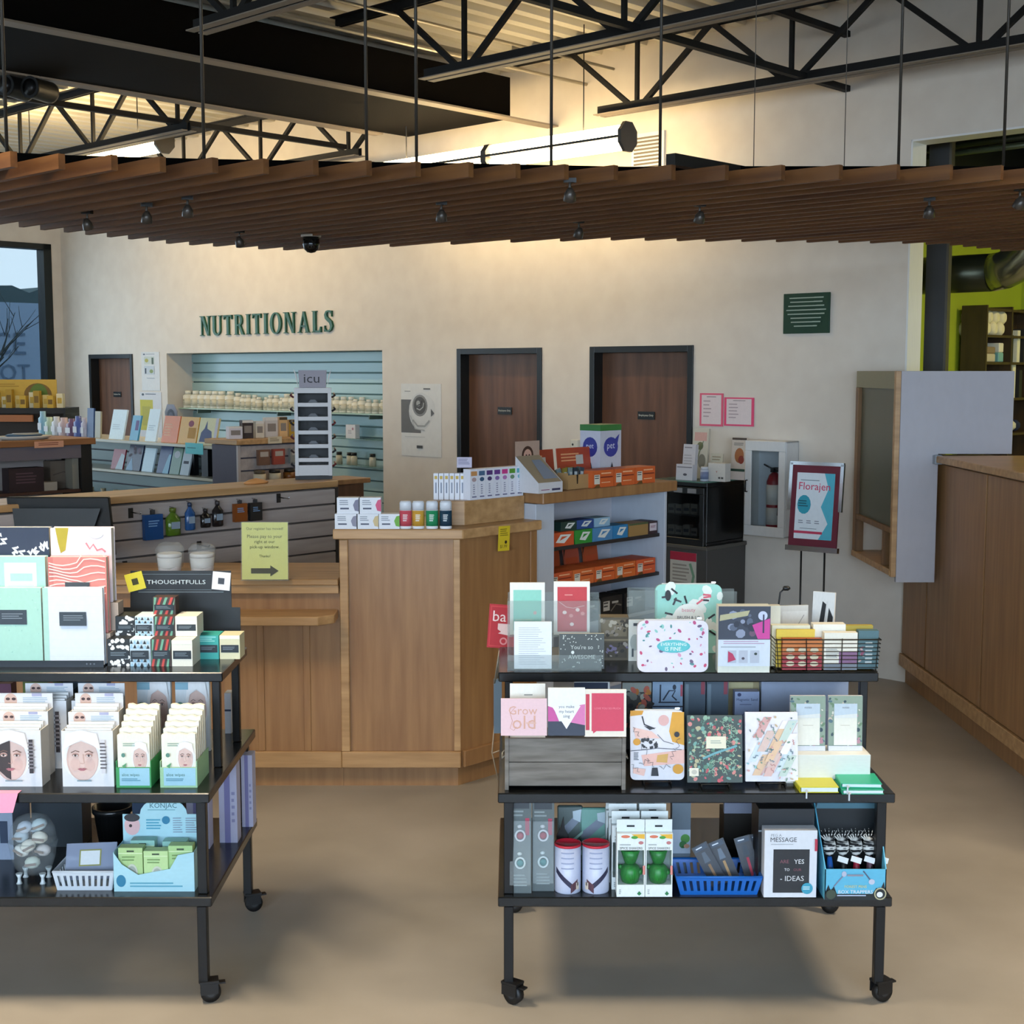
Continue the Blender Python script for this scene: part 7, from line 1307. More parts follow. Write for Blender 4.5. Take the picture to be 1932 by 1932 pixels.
# wall switch box
t, n, z = onW(1088, 850); m = MB(); m.box(-0.035, 0.035, -0.03, 0, -0.1, 0.08, C('#e0dccc')); m.box(-0.036, -0.03, -0.031, 0.0, -0.1, 0.08, C('#c8c0a4')); m.disc(-0.012, 0.045, 0.009, 0.009, C('#222222'), -0.0305); m.lines(-0.02, 0.02, -0.02, -0.08, 4, C('#b8b09a'), -0.0305)
single('wall_intercom', 'cream intercom box on the wall between the two doors', 'intercom', m, W(t, n-0.001, z), ROT, None, 0.003)
# green serif lettering
def serif(ch):
    S, T, F = 0.15, 0.065, 0.045
    def bar(x0, x1, z0, z1): return [(x0, z0), (x1, z0), (x1, z1), (x0, z1)]
    def ser(cx, z, up, hw=0.13): return [(cx-hw, z), (cx+hw, z), (cx+hw, z+up*F*0.5), (cx+hw*0.55, z+up*F), (cx-hw*0.55, z+up*F), (cx-hw, z+up*F*0.5)][::(1 if up > 0 else -1)]
    def ringp(cx, cz, rx, rz, ix, iz, a0, a1, n=18, ox=0.0):
        o = []
        for i in range(n):
            a, b = a0+(a1-a0)*i/n, a0+(a1-a0)*(i+1)/n
            o.append([(cx+rx*math.cos(a), cz+rz*math.sin(a)), (cx+rx*math.cos(b), cz+rz*math.sin(b)), (cx+ox+ix*math.cos(b), cz+iz*math.sin(b)), (cx+ox+ix*math.cos(a), cz+iz*math.sin(a))])
        return o
    P2 = math.pi
    if ch == 'I': return 0.30, [bar(0.075, 0.225, 0, 1), ser(0.15, 0, 1, 0.14), ser(0.15, 1, -1, 0.14)]
    if ch == 'N': return 0.72, [bar(0.09, 0.155, 0, 1), bar(0.575, 0.64, 0, 1), [(0.09, 1), (0.27, 1), (0.64, 0), (0.52, 0)], ser(0.12, 0, 1), ser(0.61, 1, -1), ser(0.08, 1, -1, 0.1)]
    if ch == 'U': return 0.68, [bar(0.06, 0.21, 0.3, 1), bar(0.53, 0.60, 0.3, 1), ser(0.135, 1, -1, 0.14), ser(0.565, 1, -1, 0.12)]+ringp(0.33, 0.3, 0.27, 0.31, 0.16, 0.22, P2, 2*P2, 12, 0.04)
    if ch == 'T': return 0.58, [bar(0.215, 0.365, 0, 1), bar(0.01, 0.57, 0.92, 1), ser(0.29, 0, 1, 0.14), [(0.01, 1), (0.01, 0.78), (0.045, 0.78), (0.09, 0.92)], [(0.57, 1), (0.57, 0.78), (0.535, 0.78), (0.49, 0.92)]]
    if ch == 'L': return 0.56, [bar(0.08, 0.23, 0, 1), bar(0.08, 0.52, 0, 0.08), ser(0.155, 1, -1, 0.14), ser(0.10, 0, 1, 0.1), [(0.54, 0), (0.54, 0.26), (0.505, 0.26), (0.44, 0.08)]]
    if ch == 'O': return 0.74, ringp(0.37, 0.5, 0.35, 0.52, 0.20, 0.46, 0, 2*P2, 28)
    if ch == 'R': return 0.66, [bar(0.08, 0.23, 0, 1), ser(0.155, 0, 1, 0.14), ser(0.11, 1, -1, 0.1), bar(0.23, 0.34, 0.93, 1), bar(0.23, 0.34, 0.44, 0.51), [(0.30, 0.48), (0.43, 0.48), (0.66, 0), (0.5, 0)]]+ringp(0.34, 0.72, 0.22, 0.28, 0.08, 0.21, -P2/2, P2/2, 12)
    if ch == 'A': return 0.74, [[(0.10, 0), (0.16, 0), (0.40, 0.95), (0.35, 1)], [(0.33, 1), (0.43, 1), (0.68, 0), (0.52, 0)], bar(0.2, 0.55, 0.28, 0.35), ser(0.12, 0, 1, 0.11), ser(0.6, 0, 1, 0.13)]
    if ch == 'S':
        pts = []
        ctl = [(0.47, 0.84), (0.42, 0.94), (0.30, 0.97), (0.18, 0.93), (0.13, 0.80), (0.17, 0.66), (0.30, 0.55), (0.42, 0.45), (0.47, 0.28), (0.42, 0.11), (0.29, 0.03), (0.15, 0.06), (0.08, 0.18)]
        wd = [0.05, 0.06, 0.07, 0.09, 0.13, 0.15, 0.16, 0.16, 0.14, 0.10, 0.07, 0.06, 0.05]; q = []
        for i, (x, z) in enumerate(ctl):
            a = ctl[max(0, i-1)]; b = ctl[min(len(ctl)-1, i+1)]; dx, dz = b[0]-a[0], b[1]-a[1]; Ln = math.hypot(dx, dz); q.append(((x-dz/Ln*wd[i]/2, z+dx/Ln*wd[i]/2), (x+dz/Ln*wd[i]/2, z-dx/Ln*wd[i]/2)))
        return 0.56, [[q[i][0], q[i][1], q[i+1][1], q[i+1][0]] for i in range(len(q)-1)]+[[(0.45, 0.98), (0.49, 0.98), (0.49, 0.70), (0.46, 0.70)], [(0.06, 0.30), (0.09, 0.30), (0.09, 0.02), (0.05, 0.02)]]
la = onW(380, 612); lb_ = onW(631, 610); zb0 = onW(505, 630)[2]; zh = onW(505, 591)[2]-zb0
word = 'NUTRITIONALS'; tot = sum(serif(c)[0] for c in word)+0.13*11; kx = (lb_[0]-la[0])/tot
sg = thing('wall_lettering', 'green serif lettering NUTRITIONALS on the back wall', 'sign', W(la[0], NW-0.001, zb0), ROT); GL = C('#1f5a3e', 0.4); x = 0
for c in word:
    wd, polys = serif(c); m = MB()
    for p in polys: m.prism([(a*kx, b*zh) for a, b in p], -0.02, 0, GL)
    o = part('letter', m, sg, loc=(x, 0, 0)); x += (wd+0.13)*kx
# ================================================================= NICHE BOTTLES
NF = NW+nd-0.02-0.17; pz = atN(557, 776, NF)[2]
nsf = thing('glass_shelf', 'long glass shelf of white bottles in the niche', 'shelf', W((NI[0]+NI[1])/2, NF, pz), ROT)
m = MB(); m.box(-hw+0.005, hw-0.005, 0, 0.165, -0.012, 0, C('#a9c0a4', 0.2)); part('shelf_board', m, nsf)
for s in (-0.8, 0, 0.8): m = MB(); m.box(s*hw-0.006, s*hw+0.006, 0.01, 0.165, -0.05, -0.0121, C('#5a6a5c', 0.4)); part('bracket', m, nsf)
bp = []
for (rr_, hh_, cap) in ((0.056, 0.17, '#efe8d2'), (0.041, 0.14, '#efe8d2'), (0.036, 0.12, '#eee6cf'), (0.047, 0.155, '#ebe2ca')):
    r = thing('supplement_bottle', 'x', 'bottle', (0, 0, -50), ROT, 'white bottles on the niche shelf')
    m = MB(); m.lathe([(rr_*.95, 0), (rr_, 0.004), (rr_, hh_*0.7), (rr_*0.55, hh_*0.8)], C('#ece6d2', 0.4), 0, 0, 12); part('body', m, r)
    m = MB(); m.lathe([(rr_*0.62, hh_*0.805), (rr_*0.62, hh_*0.98), (rr_*0.5, hh_)], C(cap, 0.4), 0, 0, 12); part('cap', m, r)
    m = MB(); m.lathe([(rr_*1.015, hh_*0.12), (rr_*1.015, hh_*0.55)], C('#d9d0b4', 0.5), 0, 0, 12); m.lines(-rr_*0.35, rr_*0.35, hh_*0.48, hh_*0.22, 3, C('#8a8468'), -rr_*1.02); part('label', m, r); bp.append(r)
r8 = random.Random(8); t = NI[0]+0.10; cnt = [0]*4
usedp = [False]*4; zone = lambda t: 'left third' if t < NI[0]+0.9 else ('middle third' if t < NI[0]+1.8 else 'right third')
while t < NI[1]-0.05:
    fr = (t-NI[0])/(NI[1]-NI[0]); k = r8.choice([0, 0, 3]) if fr < 0.25 else (r8.choice([1, 3, 2]) if fr < 0.6 else r8.choice([1, 2, 1]))
    loc = W(t, NF+0.06+r8.uniform(-0.01, 0.02), pz+0.0005); lbv = ('large white', 'round capped white', 'small white', 'wide white')[k]+' supplement bottle on the niche shelf, %s from the left' % ORD[sum(cnt)]; cnt[k] += 1
    if not usedp[k]: bp[k].location = loc; bp[k]['label'] = lbv; usedp[k] = True
    else: dup(bp[k], loc, ROT, lbv)
    t += (0.114, 0.084, 0.074, 0.096)[k]+r8.uniform(0, 0.012)
# lower niche shelves at the right with a few bottles
for (px, py, px2, lb) in ((632, 826, 719, 'upper'), (634, 876, 719, 'lower')):
    a = atN(px, py, NF+0.02); b = atN(px2, py, NF+0.02); m = MB(); m.box(a[0]-b[0], 0, 0, 0.14, -0.008, 0, mat_clear('shelf_glass', '#7fa89a', 0.45)); single('glass_shelf', 'short clear glass shelf in the niche right side, %s one' % lb, 'shelf', m, W(b[0]-0.003, NF+0.02, a[2]), ROT)
    if lb == 'lower':
        for i, pxx in enumerate((640, 660, 668, 703)):
            t_ = atN(pxx, 860, NF+0.06)[0]; r = thing('dropper_bottle', 'cream bottle with a black cap on the lower niche shelf, %s from the left' % ('first', 'second', 'third', 'fourth')[i], 'bottle', W(t_, NF+0.06, a[2]+0.0005), ROT); m = MB(); m.lathe([(0.03, 0), (0.03, 0.075), (0.018, 0.085)], C('#d8d2b8', 0.4), 0, 0, 12); part('body', m, r); m = MB(); m.lathe([(0.026, 0.0855), (0.026, 0.11)], C('#1c1c1a', 0.4), 0, 0, 12); part('cap', m, r)
    else:
        t_ = atN(662, 815, NF+0.05)[0]; m = MB(); m.box(-0.07, 0.06, 0, 0.05, 0, 0.12, C('#e4dfdc')); f = Fc(m, 0.13, 0.12); f.d(0.7, 0.7, 0.1, 0.1, '#c08a94').l(0.2, 0.6, 0.3, 0.6, 3, '#b8b0b0'); single('tissue_carton', 'white carton with pink dots on the upper niche shelf', 'carton', m, W(t_, NF+0.05, a[2]+0.0005), ROT)
# ================================================================= SLATWALL ITEMS (register partition)
def hang(label, px, pt, pb, w, hexc, hexcap, kind='bottle'):
    p = onD(px, pb, 0.03); h = onD(px, pt, 0.03).z-p.z; r = thing('hanging_bottle' if kind == 'bottle' else 'hanging_pouch', label, 'bottle' if kind == 'bottle' else 'pouch', (p.x, p.y, p.z), RF)
    if kind == 'bottle':
        m = MB(); m.lathe([(w*0.46, 0), (w*0.5, 0.006), (w*0.5, h*0.62), (w*0.2, h*0.8), (w*0.18, h*0.86)], mat_clear('tint_'+hexc, hexc, 0.75, 0.15), 0, 0.0, 14, 1, 0.6); part('body', m, r)
        m = MB(); m.lathe([(w*0.2, h*0.861), (w*0.2, h)], C(hexcap, 0.4), 0, 0, 10); part('cap', m, r); m = MB(); m.rect(-w*0.3, w*0.3, h*0.25, h*0.5, C('#8a9aa8'), -w*0.305); part('label', m, r)
    else:
        m = MB(); m.prism([(-w/2, 0), (w/2, 0), (w/2, h*0.85), (-w/2, h*0.85)], -0.012, 0.012, C(hexc, 0.3)); f = Fc(m, w, h, -0.012); f.l(0.2, 0.8, 0.4, 0.65, 3, '#7aa0c8'); part('body', m, r); m = MB(); m.box(-0.012, 0.012, -0.004, 0.004, h*0.85, h, C('#3a3a3c')); part('hook_clip', m, r)
    m = MB(); m.tube([(0, -0.01, h+0.002), (0, 0.028, h+0.004)], 0.0025, CHROME, 5); part('peg', m, r)
hang('large blue travel pouch hanging on the slatwall', 289, 962, 1018, 0.105, '#1d4a80', '#2a2a2c', 'pouch'); hang('olive green bottle hanging on the slatwall', 327, 958, 1010, 0.085, '#5a7a20', '#5a6a20'); hang('blue spray bottle hanging on the slatwall', 359, 948, 1000, 0.06, '#2a5a94', '#2a3a54')
hang('small black bottle hanging on the slatwall, left of its twin', 388, 960, 995, 0.06, '#1c1816', '#2a2624'); hang('tall black bottle hanging on the slatwall', 411, 945, 993, 0.065, '#221e20', '#3a3638'); hang('amber pouch hanging on the slatwall', 453, 944, 984, 0.08, '#8a4a1c', '#3a2a1c', 'pouch'); hang('black clip pack hanging on the slatwall', 482, 942, 982, 0.075, '#2a2826', '#cfc8c0', 'pouch')
for i, (px, py) in enumerate(((246, 966), (525, 938), (375, 1028), (235, 1066))):
    p = onD(px, py, 0.0); m = MB(); m.box(-0.012, 0.012, -0.006, 0, -0.03, 0.02, C('#1c1a18')); m.tube([(0, -0.006, 0), (0, -0.09, -0.004), (0, -0.1, 0.008)], 0.003, CHROME if i < 2 else BLACK, 5)
    single('slatwall_hook', 'empty slatwall hook, '+('beside the monitor', 'right of the hanging packs', 'above the bagged tubs', 'low beside the journals')[i], 'hook', m, p, RF)
# ================================================================= SUNGLASSES RACK
p = atZ(592, 905, 1.2805); r = thing('sunglasses_rack', 'tall white sunglasses rack standing on the slatwall partition', 'display rack', (p.x, p.y, 1.2805), 0.12); wR = 0.105; hR = atY(592, 742, p.y).z-1.2805
RW = C('#cfcac6', 0.4); m = MB(); m.box(-wR, wR, 0.02, 0.16, 0.0, 0.02, C('#1a1a1c')); part('base', m, r)
m = MB(); m.box(-wR, -wR+0.02, 0.02, 0.16, 0.021, hR, RW); part('side_post', m, r); m = MB(); m.box(wR-0.02, wR, 0.02, 0.16, 0.021, hR, RW); part('side_post', m, r); m = MB(); m.box(-wR+0.0205, wR-0.0205, 0.14, 0.155, 0.021, hR, C('#121214')); part('back_panel', m, r)
m = MB(); m.box(-wR, wR, 0.02, 0.16, hR+0.0005, hR+0.03, RW); part('top_plate', m, r)
for i in range(6):
    z = 0.022+i*(hR-0.02)/6.0; m = MB(); m.box(-wR+0.0205, wR-0.0205, 0.022, 0.139, z, z+(0.06 if i in (0,) else 0.022), RW); part('shelf_lip', m, r)
    for s in (-1, 1):
        m = MB(); zz = z+0.065; m.tube([(s*(wR+0.004), 0.03, zz-0.012), (s*(wR+0.02), 0.02, zz), (s*(wR+0.014), 0.08, zz+0.01)], 0.006, C(('#3a2a28', '#6a2a30', '#24242a')[(i+s) % 3], 0.3)); part('glasses', m, r)
    if i > 0: m = MB(); m.prism([(-0.03, z+0.023), (0.03, z+0.023), (0.012, z+0.04), (-0.012, z+0.04)], 0.05, 0.052, C('#6a6a6c')); part('nose_rest', m, r)
hz = hR+0.031; m = MB(); m.prism([(-wR*0.72, hz), (wR*0.72, hz), (wR*0.76, hz+0.10), (-wR*0.76, hz+0.10)], 0.04, 0.14, C('#8a7f86', 0.4)); m.text('icu', -0.005, hz+0.052, 0.088, C('#241c20'), 0.0394, 0.048); part('header', m, r)
for s in (-1, 1): m = MB(); m.add([(s*wR*0.78, 0.05, hz), (s*wR*1.02, 0.05, hz+0.105), (s*wR*0.85, 0.05, hz+0.07), (s*wR*0.78, 0.08, hz), (s*wR*1.02, 0.08, hz+0.105), (s*wR*0.85, 0.08, hz+0.07)], [(0, 1, 2), (5, 4, 3), (0, 3, 4, 1), (1, 4, 5, 2), (2, 5, 3, 0)], C('#d8d4cc')); part('wing', m, r)
p = atZ(483, 912, 1.2805); m = MB(); m.lathe([(0.001, 0.03), (0.04, 0.022), (0.075, 0.008), (0.07, 0.0)], C('#e09a5a', 0.4), 0, 0, 14, 1.1, 0.5); single('snack_packet', 'orange packet lying on the slatwall partition cap', 'packet', m, p, RF)
# ================================================================= GONDOLA GOODS
def gx(px, py, b): # position along t on the gondola at depth b
    q = Vector((PG.x, PG.y, 0))+nv*b; Nn = q.x*st+q.y*ct; p = atN(px, py, Nn); return p[0]-(PG.x*ct-PG.y*st), p[2]
def gcard(name, label, cat, px0, px1, pt, z, hexc, art=None, b=0.05, d=0.02, tilt=0.25, rz=0.0):
    a0, _ = gx(px0, pt+20, b); a1, _ = gx(px1, pt+20, b); _, zt = gx((px0+px1)/2, pt, b); w = a1-a0; h = (zt-z)/max(.5, math.cos(tilt)); m = MB(); m.box(-w/2, w/2, 0, d, 0, h, C(hexc, 0.35)); f = Fc(m, w, h)
    if art: art(f)
    return single(name, label, cat, m, onG((a0+a1)/2, b, z), ROT+rz, None, rx=-tilt)
g1 = 1.3655; g2 = 1.1305; g3 = 0.8605
for i, (a, b, pt, c_, lb) in enumerate(((72, 83, 776, '#8fb8cc', 'tall pale blue'), (84, 96, 787, '#b4c8b0', 'sage'), (97, 109, 786, '#cfd0d4', 'white'), (110, 124, 788, '#c4aeb0', 'rose'), (125, 140, 790, '#7a5a78', 'plum'), (138, 150, 785, '#5a6aa8', 'blue and white'), (151, 160, 788, '#c8c0cc', 'lilac white'))):
    a0, _ = gx(a, 800, 0.05); a1, _ = gx(b, 800, 0.05); _, zt = gx((a+b)/2, pt, 0.05); m = MB(); w = abs(a1-a0); h = zt-g1; m.lathe([(w*0.48, 0), (w*0.5, 0.005), (w*0.5, h*0.7), (w*0.3, h*0.78), (w*0.3, h)], C(c_, 0.3), 0, 0, 12, 1, 0.7); m.rect(-w*0.3, w*0.3, h*0.2, h*0.5, C('#e4e0e0'), -w*0.36); single('lotion_bottle', lb+' lotion bottle on the gondola upper shelf', 'bottle', m, onG((a0+a1)/2, 0.07, g1), ROT)
def a_blank(f): f.l(0.15, 0.8, 0.3, 0.5, 3, '#c8d8dc')
for i, (a, b, pt, c_, art, lb) in enumerate(((163, 175, 770, '#34507c', None, 'dark blue booklet standing'), (178, 188, 776, '#b8b094', None, 'narrow tan booklet standing'), (204, 230, 773, '#dff0f2', a_blank, 'glossy white booklet leaning, left one'), (243, 258, 784, '#5aa4c4', lambda f: f.r(0.5, 0.9, 0.4, 0.8, '#6a5a8a'), 'light blue booklet standing'), (272, 292, 772, '#e4f2f4', a_blank, 'glossy white booklet leaning, right one'), (303, 332, 785, '#e07a3c', lambda f: f.l(0.1, 0.6, 0.2, 0.7, 5, '#f0b890'), 'orange health book leaning'), (334, 368, 787, '#d8a030', lambda f: f.d(0.6, 0.75, 0.15, 0.12, '#8a3a4a').r(0.5, 0.9, 0.2, 0.6, '#b8820c'), 'yellow health book leaning'), (370, 405, 789, '#d2c890', lambda f: f.p([(0.1, 0.1), (0.8, 0.1), (0.7, 0.5), (0.45, 0.6), (0.4, 0.9), (0.3, 0.6), (0.15, 0.45)], '#4a5478').r(0.85, 1, 0, 1, '#c8c4cc'), 'cream guide book with a blue figure leaning'))): gcard('booklet', lb+' on the gondola upper shelf', 'booklet', a, b, pt, g1, c_, art, 0.06, 0.015, 0.22 if i > 1 else 0.05)
a0, _ = gx(310, 780, 0.2); m = MB(); m.prism([(-0.05, 0), (0.05, 0), (0.03, 0.1), (0.075, 0.14), (0.08, 0.23), (0.04, 0.28), (-0.05, 0.28), (-0.085, 0.22), (-0.07, 0.14), (-0.03, 0.1)], 0, 0.01, C('#9a9aa4')); m.ring(0.0, 0.19, 0.03, 0.055, C('#5a606c'), -0.0006); m.disc(0, 0.19, 0.03, 0.03, C('#787e8c'), -0.0006); single('cutout_sign', 'grey round-topped cut-out sign on the gondola upper shelf', 'sign', m, onG(a0+0.06, 0.22, g1), ROT)
for i, (a, b, pt, c_, art, lb) in enumerate(((208, 230, 848, '#a83a44', lambda f: f.p([(0.4, 0.0), (1, 0.0), (1, 0.7), (0.7, 0.8)], '#dceaf0'), 'red and white brochure'), (236, 262, 840, '#24304c', lambda f: f.p([(0, 0), (0.5, 0), (0.3, 0.5)], '#a4c4dc').spots(8, ['#7a6a7a', '#4a3a44'], 0.08, 0.14, 3, c=(0.5, 0.9)), 'navy brochure with pale corner'), (266, 286, 846, '#cfe6ee', None, 'white glossy brochure'), (294, 316, 842, '#1f3c70', lambda f: f.p([(0.5, 0), (1, 0), (1, 0.7), (0.8, 0.7)], '#a4d0e4'), 'deep blue brochure'), (318, 336, 846, '#6a8a74', lambda f: f.d(0.5, 0.75, 0.3, 0.14, '#c8ccd0'), 'green brochure'), (338, 354, 844, '#a8b4b8', lambda f: f.r(0.2, 0.8, 0.4, 0.5, '#3a3f48'), 'grey printed brochure'))): gcard('brochure', lb+' on the gondola lower shelf', 'brochure', a, b, pt, g2, c_, art, 0.06, 0.012, 0.25)
for i, (a, b) in enumerate(((356, 366), (380, 392))): gcard('black_box', ('left', 'right')[i]+' narrow black box at the end of the lower gondola shelf', 'box', a, b, 848, g2, '#0e1012', None, 0.1, 0.04, 0)
gcard('shelf_sign', 'turquoise shelf talker below the upper gondola shelf', 'sign', 350, 383, 836, 1.30, '#5fc4c4', lambda f: f.l(0.1, 0.8, 0.4, 0.6, 1, '#3a8a8c'), -0.015, 0.002, 0)
for i in range(14):
    a = -2.9+i*0.19; m = MB(); c_ = random.choice(['#d2c4a4', '#b8a884', '#a04a40', '#c8bca0']); m.lathe([(0.04, 0), (0.042, 0.05), (0.02, 0.075), (0.022, 0.1)], C(c_, 0.5), 0, 0, 10); single('jar', 'small jar on the lowest gondola shelf, %s' % orl(i, 14), 'jar', m, onG(a, 0.08, g3), ROT, 'jars on the lowest gondola shelf')
# goods on the gondola end cap (local t,n): top and front shelf
def ec(px, py, z): p = atZ(px, py, z)-PG; return p.dot(tv), p.dot(nv)
ze = 1.4205
for i, (px, pt, w, c_, lb) in enumerate(((410, 805, 0.1, '#d8d0d0', 'white folded leaflet pile'), (436, 793, 0.08, '#3a2c28', 'dark brown carton'), (454, 795, 0.06, '#d8ccb4', 'cream carton'), (472, 788, 0.09, '#cfc6bc', 'white twin pack'), (512, 787, 0.06, '#d8b078', 'tan carton with yellow top'), (540, 792, 0.09, '#b08a1c', 'mustard tin'))):
    p = onG(-0.12, 0.08+i*0.105, ze); h = max(0.05, atY(px, pt, p.y).z-ze); m = MB(); m.box(-w/2, w/2, 0, 0.07, 0, h, C(c_)); m.rect(-w*0.35, w*0.35, h*0.3, h*0.7, C('#8a7f74'), -0.0006); m.rect(-w*0.5, w*0.5, h*0.86, h, C('#4a3a20' if i > 3 else '#e4dcd0'), -0.0006); single('gondola_carton', lb+' on top of the gondola end', 'carton', m, p, 0.5)
p = onG(0.042, 0.30, 1.385); m = MB(); m.box(-0.06, 0.06, -0.002, 0, 0, 0.05, C('#d9c9ac')); m.lines(-0.045, 0.045, 0.04, 0.012, 3, C('#8a7a5c'), -0.0026); single('price_strip', 'cream price strip on the gondola end top', 'tag', m, p, RF)
es_ = MB(); es_.box(0.05, 0.62, -0.16, -0.001, -0.018, 0, WOODH); o = part('end_shelf', es_, go); o.rotation_euler = (0, 0, math.pi/2); o.location = (0.017, 0, 1.12)
for i, (b, c_, c2, lb) in enumerate(((0.12, '#cfc0a4', '#5a4a34', 'pale glass jar'), (0.25, '#c8bca0', '#1c1814', 'clear jar with black lid'), (0.38, '#7a4a1c', '#1c1814', 'amber jar, left one'), (0.51, '#7a4a1c', '#1c1814', 'amber jar, right one'))):
    m = MB(); m.lathe([(0.045, 0), (0.045, 0.06)], C(c_, 0.3), 0, 0, 14); m.lathe([(0.04, 0.0605), (0.04, 0.085)], C(c2, 0.4), 0, 0, 14); single('shelf_jar', lb+' on the gondola end shelf', 'jar', m, onG(0.10, b, 1.1205), RF)
for i, (b, c_, lb) in enumerate(((0.2, '#7a5a48', 'brown'), (0.33, '#a04a3c', 'red'), (0.48, '#8a8a84', 'grey'))):
    m = MB(); m.prism([(-0.05, -0.11), (0.05, -0.11), (0.05, 0), (-0.05, 0)], -0.03, -0.004, C(c_, 0.4)); m.rect(-0.035, 0.035, -0.05, -0.015, C('#b8aca0'), -0.0306); single('hanging_pack', lb+' blister pack hanging on the gondola end slats', 'pack', m, onG(0.02, b, 1.345), RF)
# ================================================================= FAR LEFT DISPLAY UNIT AND WINDOW SHELF GOODS
for i, (a, w, h, z, c_, art, lb) in enumerate(((-0.62, 0.26, 0.17, 1.0555, '#2e1f22', lambda f: f.l(0.2, 0.8, 0.3, 0.8, 4, '#5a4048'), 'dark maroon gift carton'), (-0.36, 0.10, 0.06, 1.0555, '#a49a8c', None, 'small grey tin'), (-0.25, 0.2, 0.2, 1.0555, '#76685a', lambda f: f.s([(0.1, 0.5), (0.5, 0.6), (0.9, 0.5)], 0.04, '#5a4e44').r(0.6, 1, 0, 0.4, '#6a3438'), 'taupe wellness carton'), (-0.14, 0.05, 0.22, 1.0555, '#8a8476', None, 'tall slim bottle carton'), (-0.56, 0.2, 0.06, 0.8605, '#b8b49c', None, 'cream soap carton'), (-0.36, 0.11, 0.09, 0.8605, '#d0a070', lambda f: f.d(0.5, 0.5, 0.3, 0.3, '#b87a44'), 'orange tea carton'), (-0.24, 0.12, 0.09, 0.8605, '#c89a68', lambda f: f.d(0.5, 0.5, 0.3, 0.3, '#a86a3c'), 'amber tea carton'))):
    m = MB(); m.box(0, w, 0, 0.1, 0, h, C(c_)); f = Fc(m, w, h); f.x0 = 0
    if art: art(f)
    single('boxed_remedy', lb+' in the brown display unit', 'carton', m, onA(a, 0.03+(0.11 if lb.startswith('taupe') else 0), z), RF)
p = onA(-0.45, 0.12, 1.4205); m = MB(); m.lathe([(0.16, 0), (0.2, 0.02), (0.2, 0.026), (0.15, 0.01), (0.001, 0.008)], C('#d8d4c8', 0.4), 0, 0, 20, 1, 0.6); single('serving_tray', 'oval white tray of blue samples on the brown display unit', 'tray', m, p, RF)
m = MB(); m.ball((0, 0, 0), 0.12, C('#3a5a74', 0.4), 12, (1.2, 0.6, 0.14)); single('sample_pile', 'pile of blue wrapped samples in the oval tray', 'samples', m, p+Vector((0, 0, 0.03)), RF)
px_ = lambda px, Y=12.42: atY(px, 760, Y).x; zw = PX_.z+0.0005
m = MB(); w = px_(94)-px_(-40); h = atY(0, 716, 12.6).z-zw; m.box(-w/2, w/2, 0, 0.01, 0, h, C('#c8a23c')); f = Fc(m, w, h); f.p([(0.55, 0.42)]+[(0.73+0.2*math.cos(a), 0.45+0.42*math.sin(a)) for a in [math.pi-i*math.pi/10 for i in range(11)]], '#7a5a1c').p([(0.62, 0.45)]+[(0.74+0.13*math.cos(a), 0.45+0.4*math.sin(a)) for a in [math.pi-i*math.pi/10 for i in range(11)]], '#5a7424').l(0.1, 0.5, 0.7, 0.85, 2, '#a8801c').r(0.0, 1, 0.0, 0.2, '#b8902c'); single('header_board', 'mustard yellow header board with a leafy half circle by the window', 'sign', m, (px_(27), 12.62, zw))
for i in range(10):
    a = px_(-10+i*13); h = random.Random(i).uniform(0.09, 0.17); m = MB(); m.box(-0.028, 0.028, 0, 0.06, 0, h, C(('#c8a030', '#e0d8b4', '#b08a24', '#d8c47c')[i % 4])); m.rect(-0.02, 0.02, h*.3, h*.7, C(('#7a5a14', '#c8a848')[i % 2]), -0.0006); single('remedy_bottle', ('mustard', 'cream', 'dark yellow', 'pale yellow')[i % 4]+' boxed remedy on the window shelf, %s' % orl(i, 10), 'carton', m, (a, 12.43+0.07*(i % 2), zw), 0, 'boxed remedies on the window shelf')
for i in range(3):
    a = px_(84+i*12, 12.5); m = MB(); m.lathe([(0.03, 0), (0.03, 0.08), (0.015, 0.1), (0.016, 0.12)], C(('#b8942c', '#3a2c14', '#c8a84a')[i], 0.4), 0, 0, 10); single('oil_bottle', ('gold', 'dark brown', 'pale gold')[i]+' oil bottle on the lower window shelf', 'bottle', m, (a, 12.45, PX_.z-0.3895))
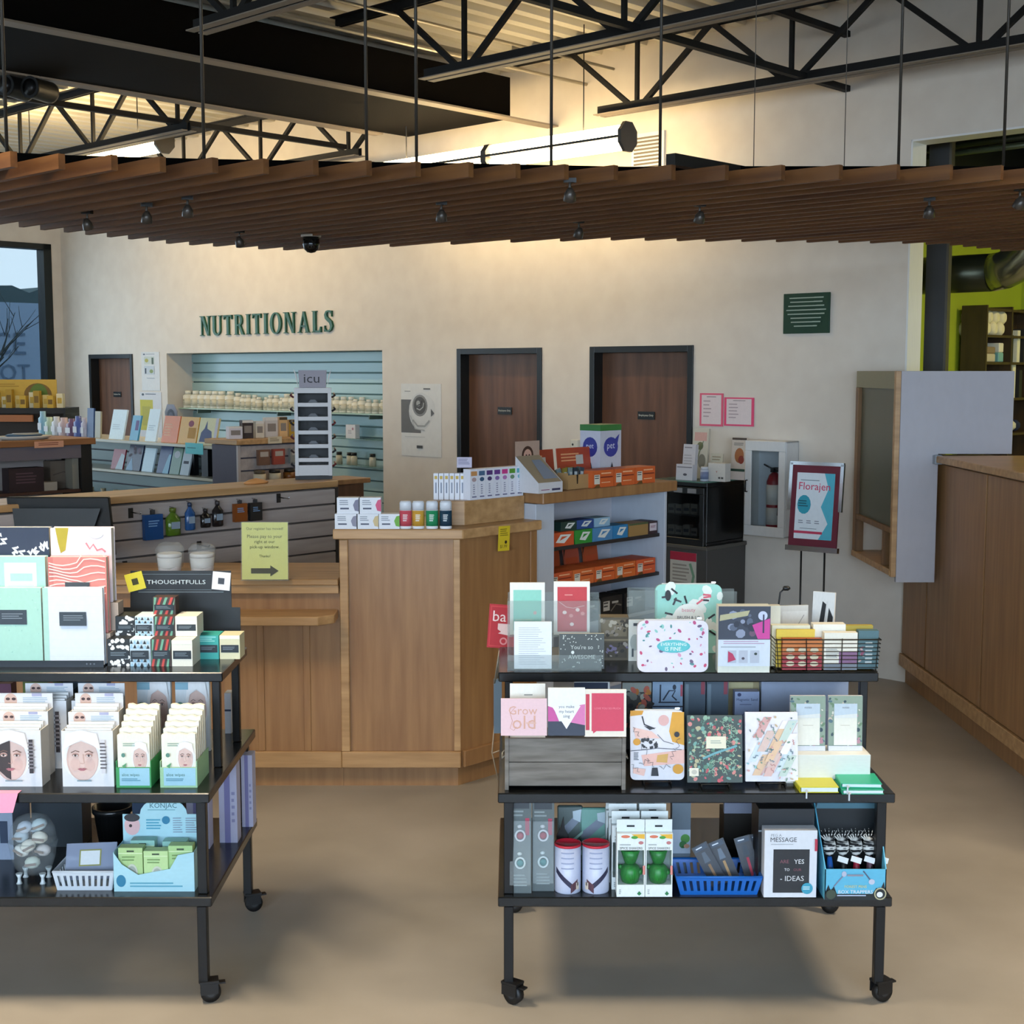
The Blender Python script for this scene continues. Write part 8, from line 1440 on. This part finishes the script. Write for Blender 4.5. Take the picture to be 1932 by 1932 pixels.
# ================================================================= OUTSIDE THE WINDOW
wt = TL-9.0
m = MB(); m.box(wt-0.3, wt, -9, 16, -2, atT(60, 572, wt)[2], C('#7d93ad', 0.8)); r = struct('wall_outside', m, ROT, label='blue grey building across the street outside the window')
q0 = atT(12, 648, wt+0.02)
m = MB(); K = C('#4f6680', 0.8)
m.text('CE', 0, 0.0, 0.62, K, 0); m.text('OT', 0.1, -0.5, 0.55, K, 0); o = part('painted_letters', m, r, loc=(wt+0.02, q0[1]+0.05, q0[2]), rot=(0, 0, math.pi/2))
def bare_tree(name, label, base, h, seed, spread=0.9):
    r = random.Random(seed); t_ = thing(name, label, 'tree', base); m = MB(); tw = MB(); BK = C('#3f4c52', 0.9)
    def br(p, d, L_, rad, lev):
        q = p+d*L_; (m if lev < 2 else tw).tube([p, p.lerp(q, .5)+Vector((r.uniform(-.04, .04), r.uniform(-.04, .04), 0))*L_, q], lambda u: rad*(1-.5*u), BK, 4 if lev else 6)
        if lev < 4:
            for i in range(3 if lev < 3 else 2): br(p.lerp(q, r.uniform(.55, 1)), (d+Vector((r.uniform(-1, 1), r.uniform(-1, 1), r.uniform(-.1, .7)))*spread).normalized(), L_*r.uniform(.55, .75), rad*.5, lev+1)
    br(Vector((0, 0, 0)), Vector((0.05, 0, 1)), h*0.4, h*0.02, 0); part('trunk', m, t_); o = part('twigs', tw, t_); o['kind'] = 'stuff'
tb = atT(30, 540, wt-4); bare_tree('bare_tree', 'bare winter tree behind the blue grey building', W(wt-4, tb[1], -1), 5.9, 4)
tb = atT(75, 540, wt-6); bare_tree('bare_tree', 'smaller bare winter tree on the right behind the building', W(wt-6, tb[1]+0.3, -1), 5.2, 11)
tb = atT(-60, 640, wt+5); bare_tree('bare_tree', 'bare branches close outside the shop window', W(wt+5.5, tb[1]-0.9, -0.5), 4.2, 23, 1.1)
m = MB(); m.box(-40, TL-0.5, -12, 25, -2.1, -2.0, C('#5d6a78', 0.9)); struct('ground_outside', m, ROT, label='dusky street outside the window')

rh = random.Random(31); m = MB(); zt_ = atT(60, 548, wt-3)[2]; pts = [(-9.0, -2)]+[(16.0, -2)]+[(16-i*0.35, zt_+rh.uniform(-0.12, 0.1)) for i in range(72)]
m.prism(pts, -0.6, 0.6, C('#41555a', 0.9)); m.xf(Matrix.Rotation(math.pi/2, 4, 'Z')); single('hedge_row', 'dark evergreen hedge row above the building across the street', 'hedge', m, W(wt-3, 0, 0), ROT)
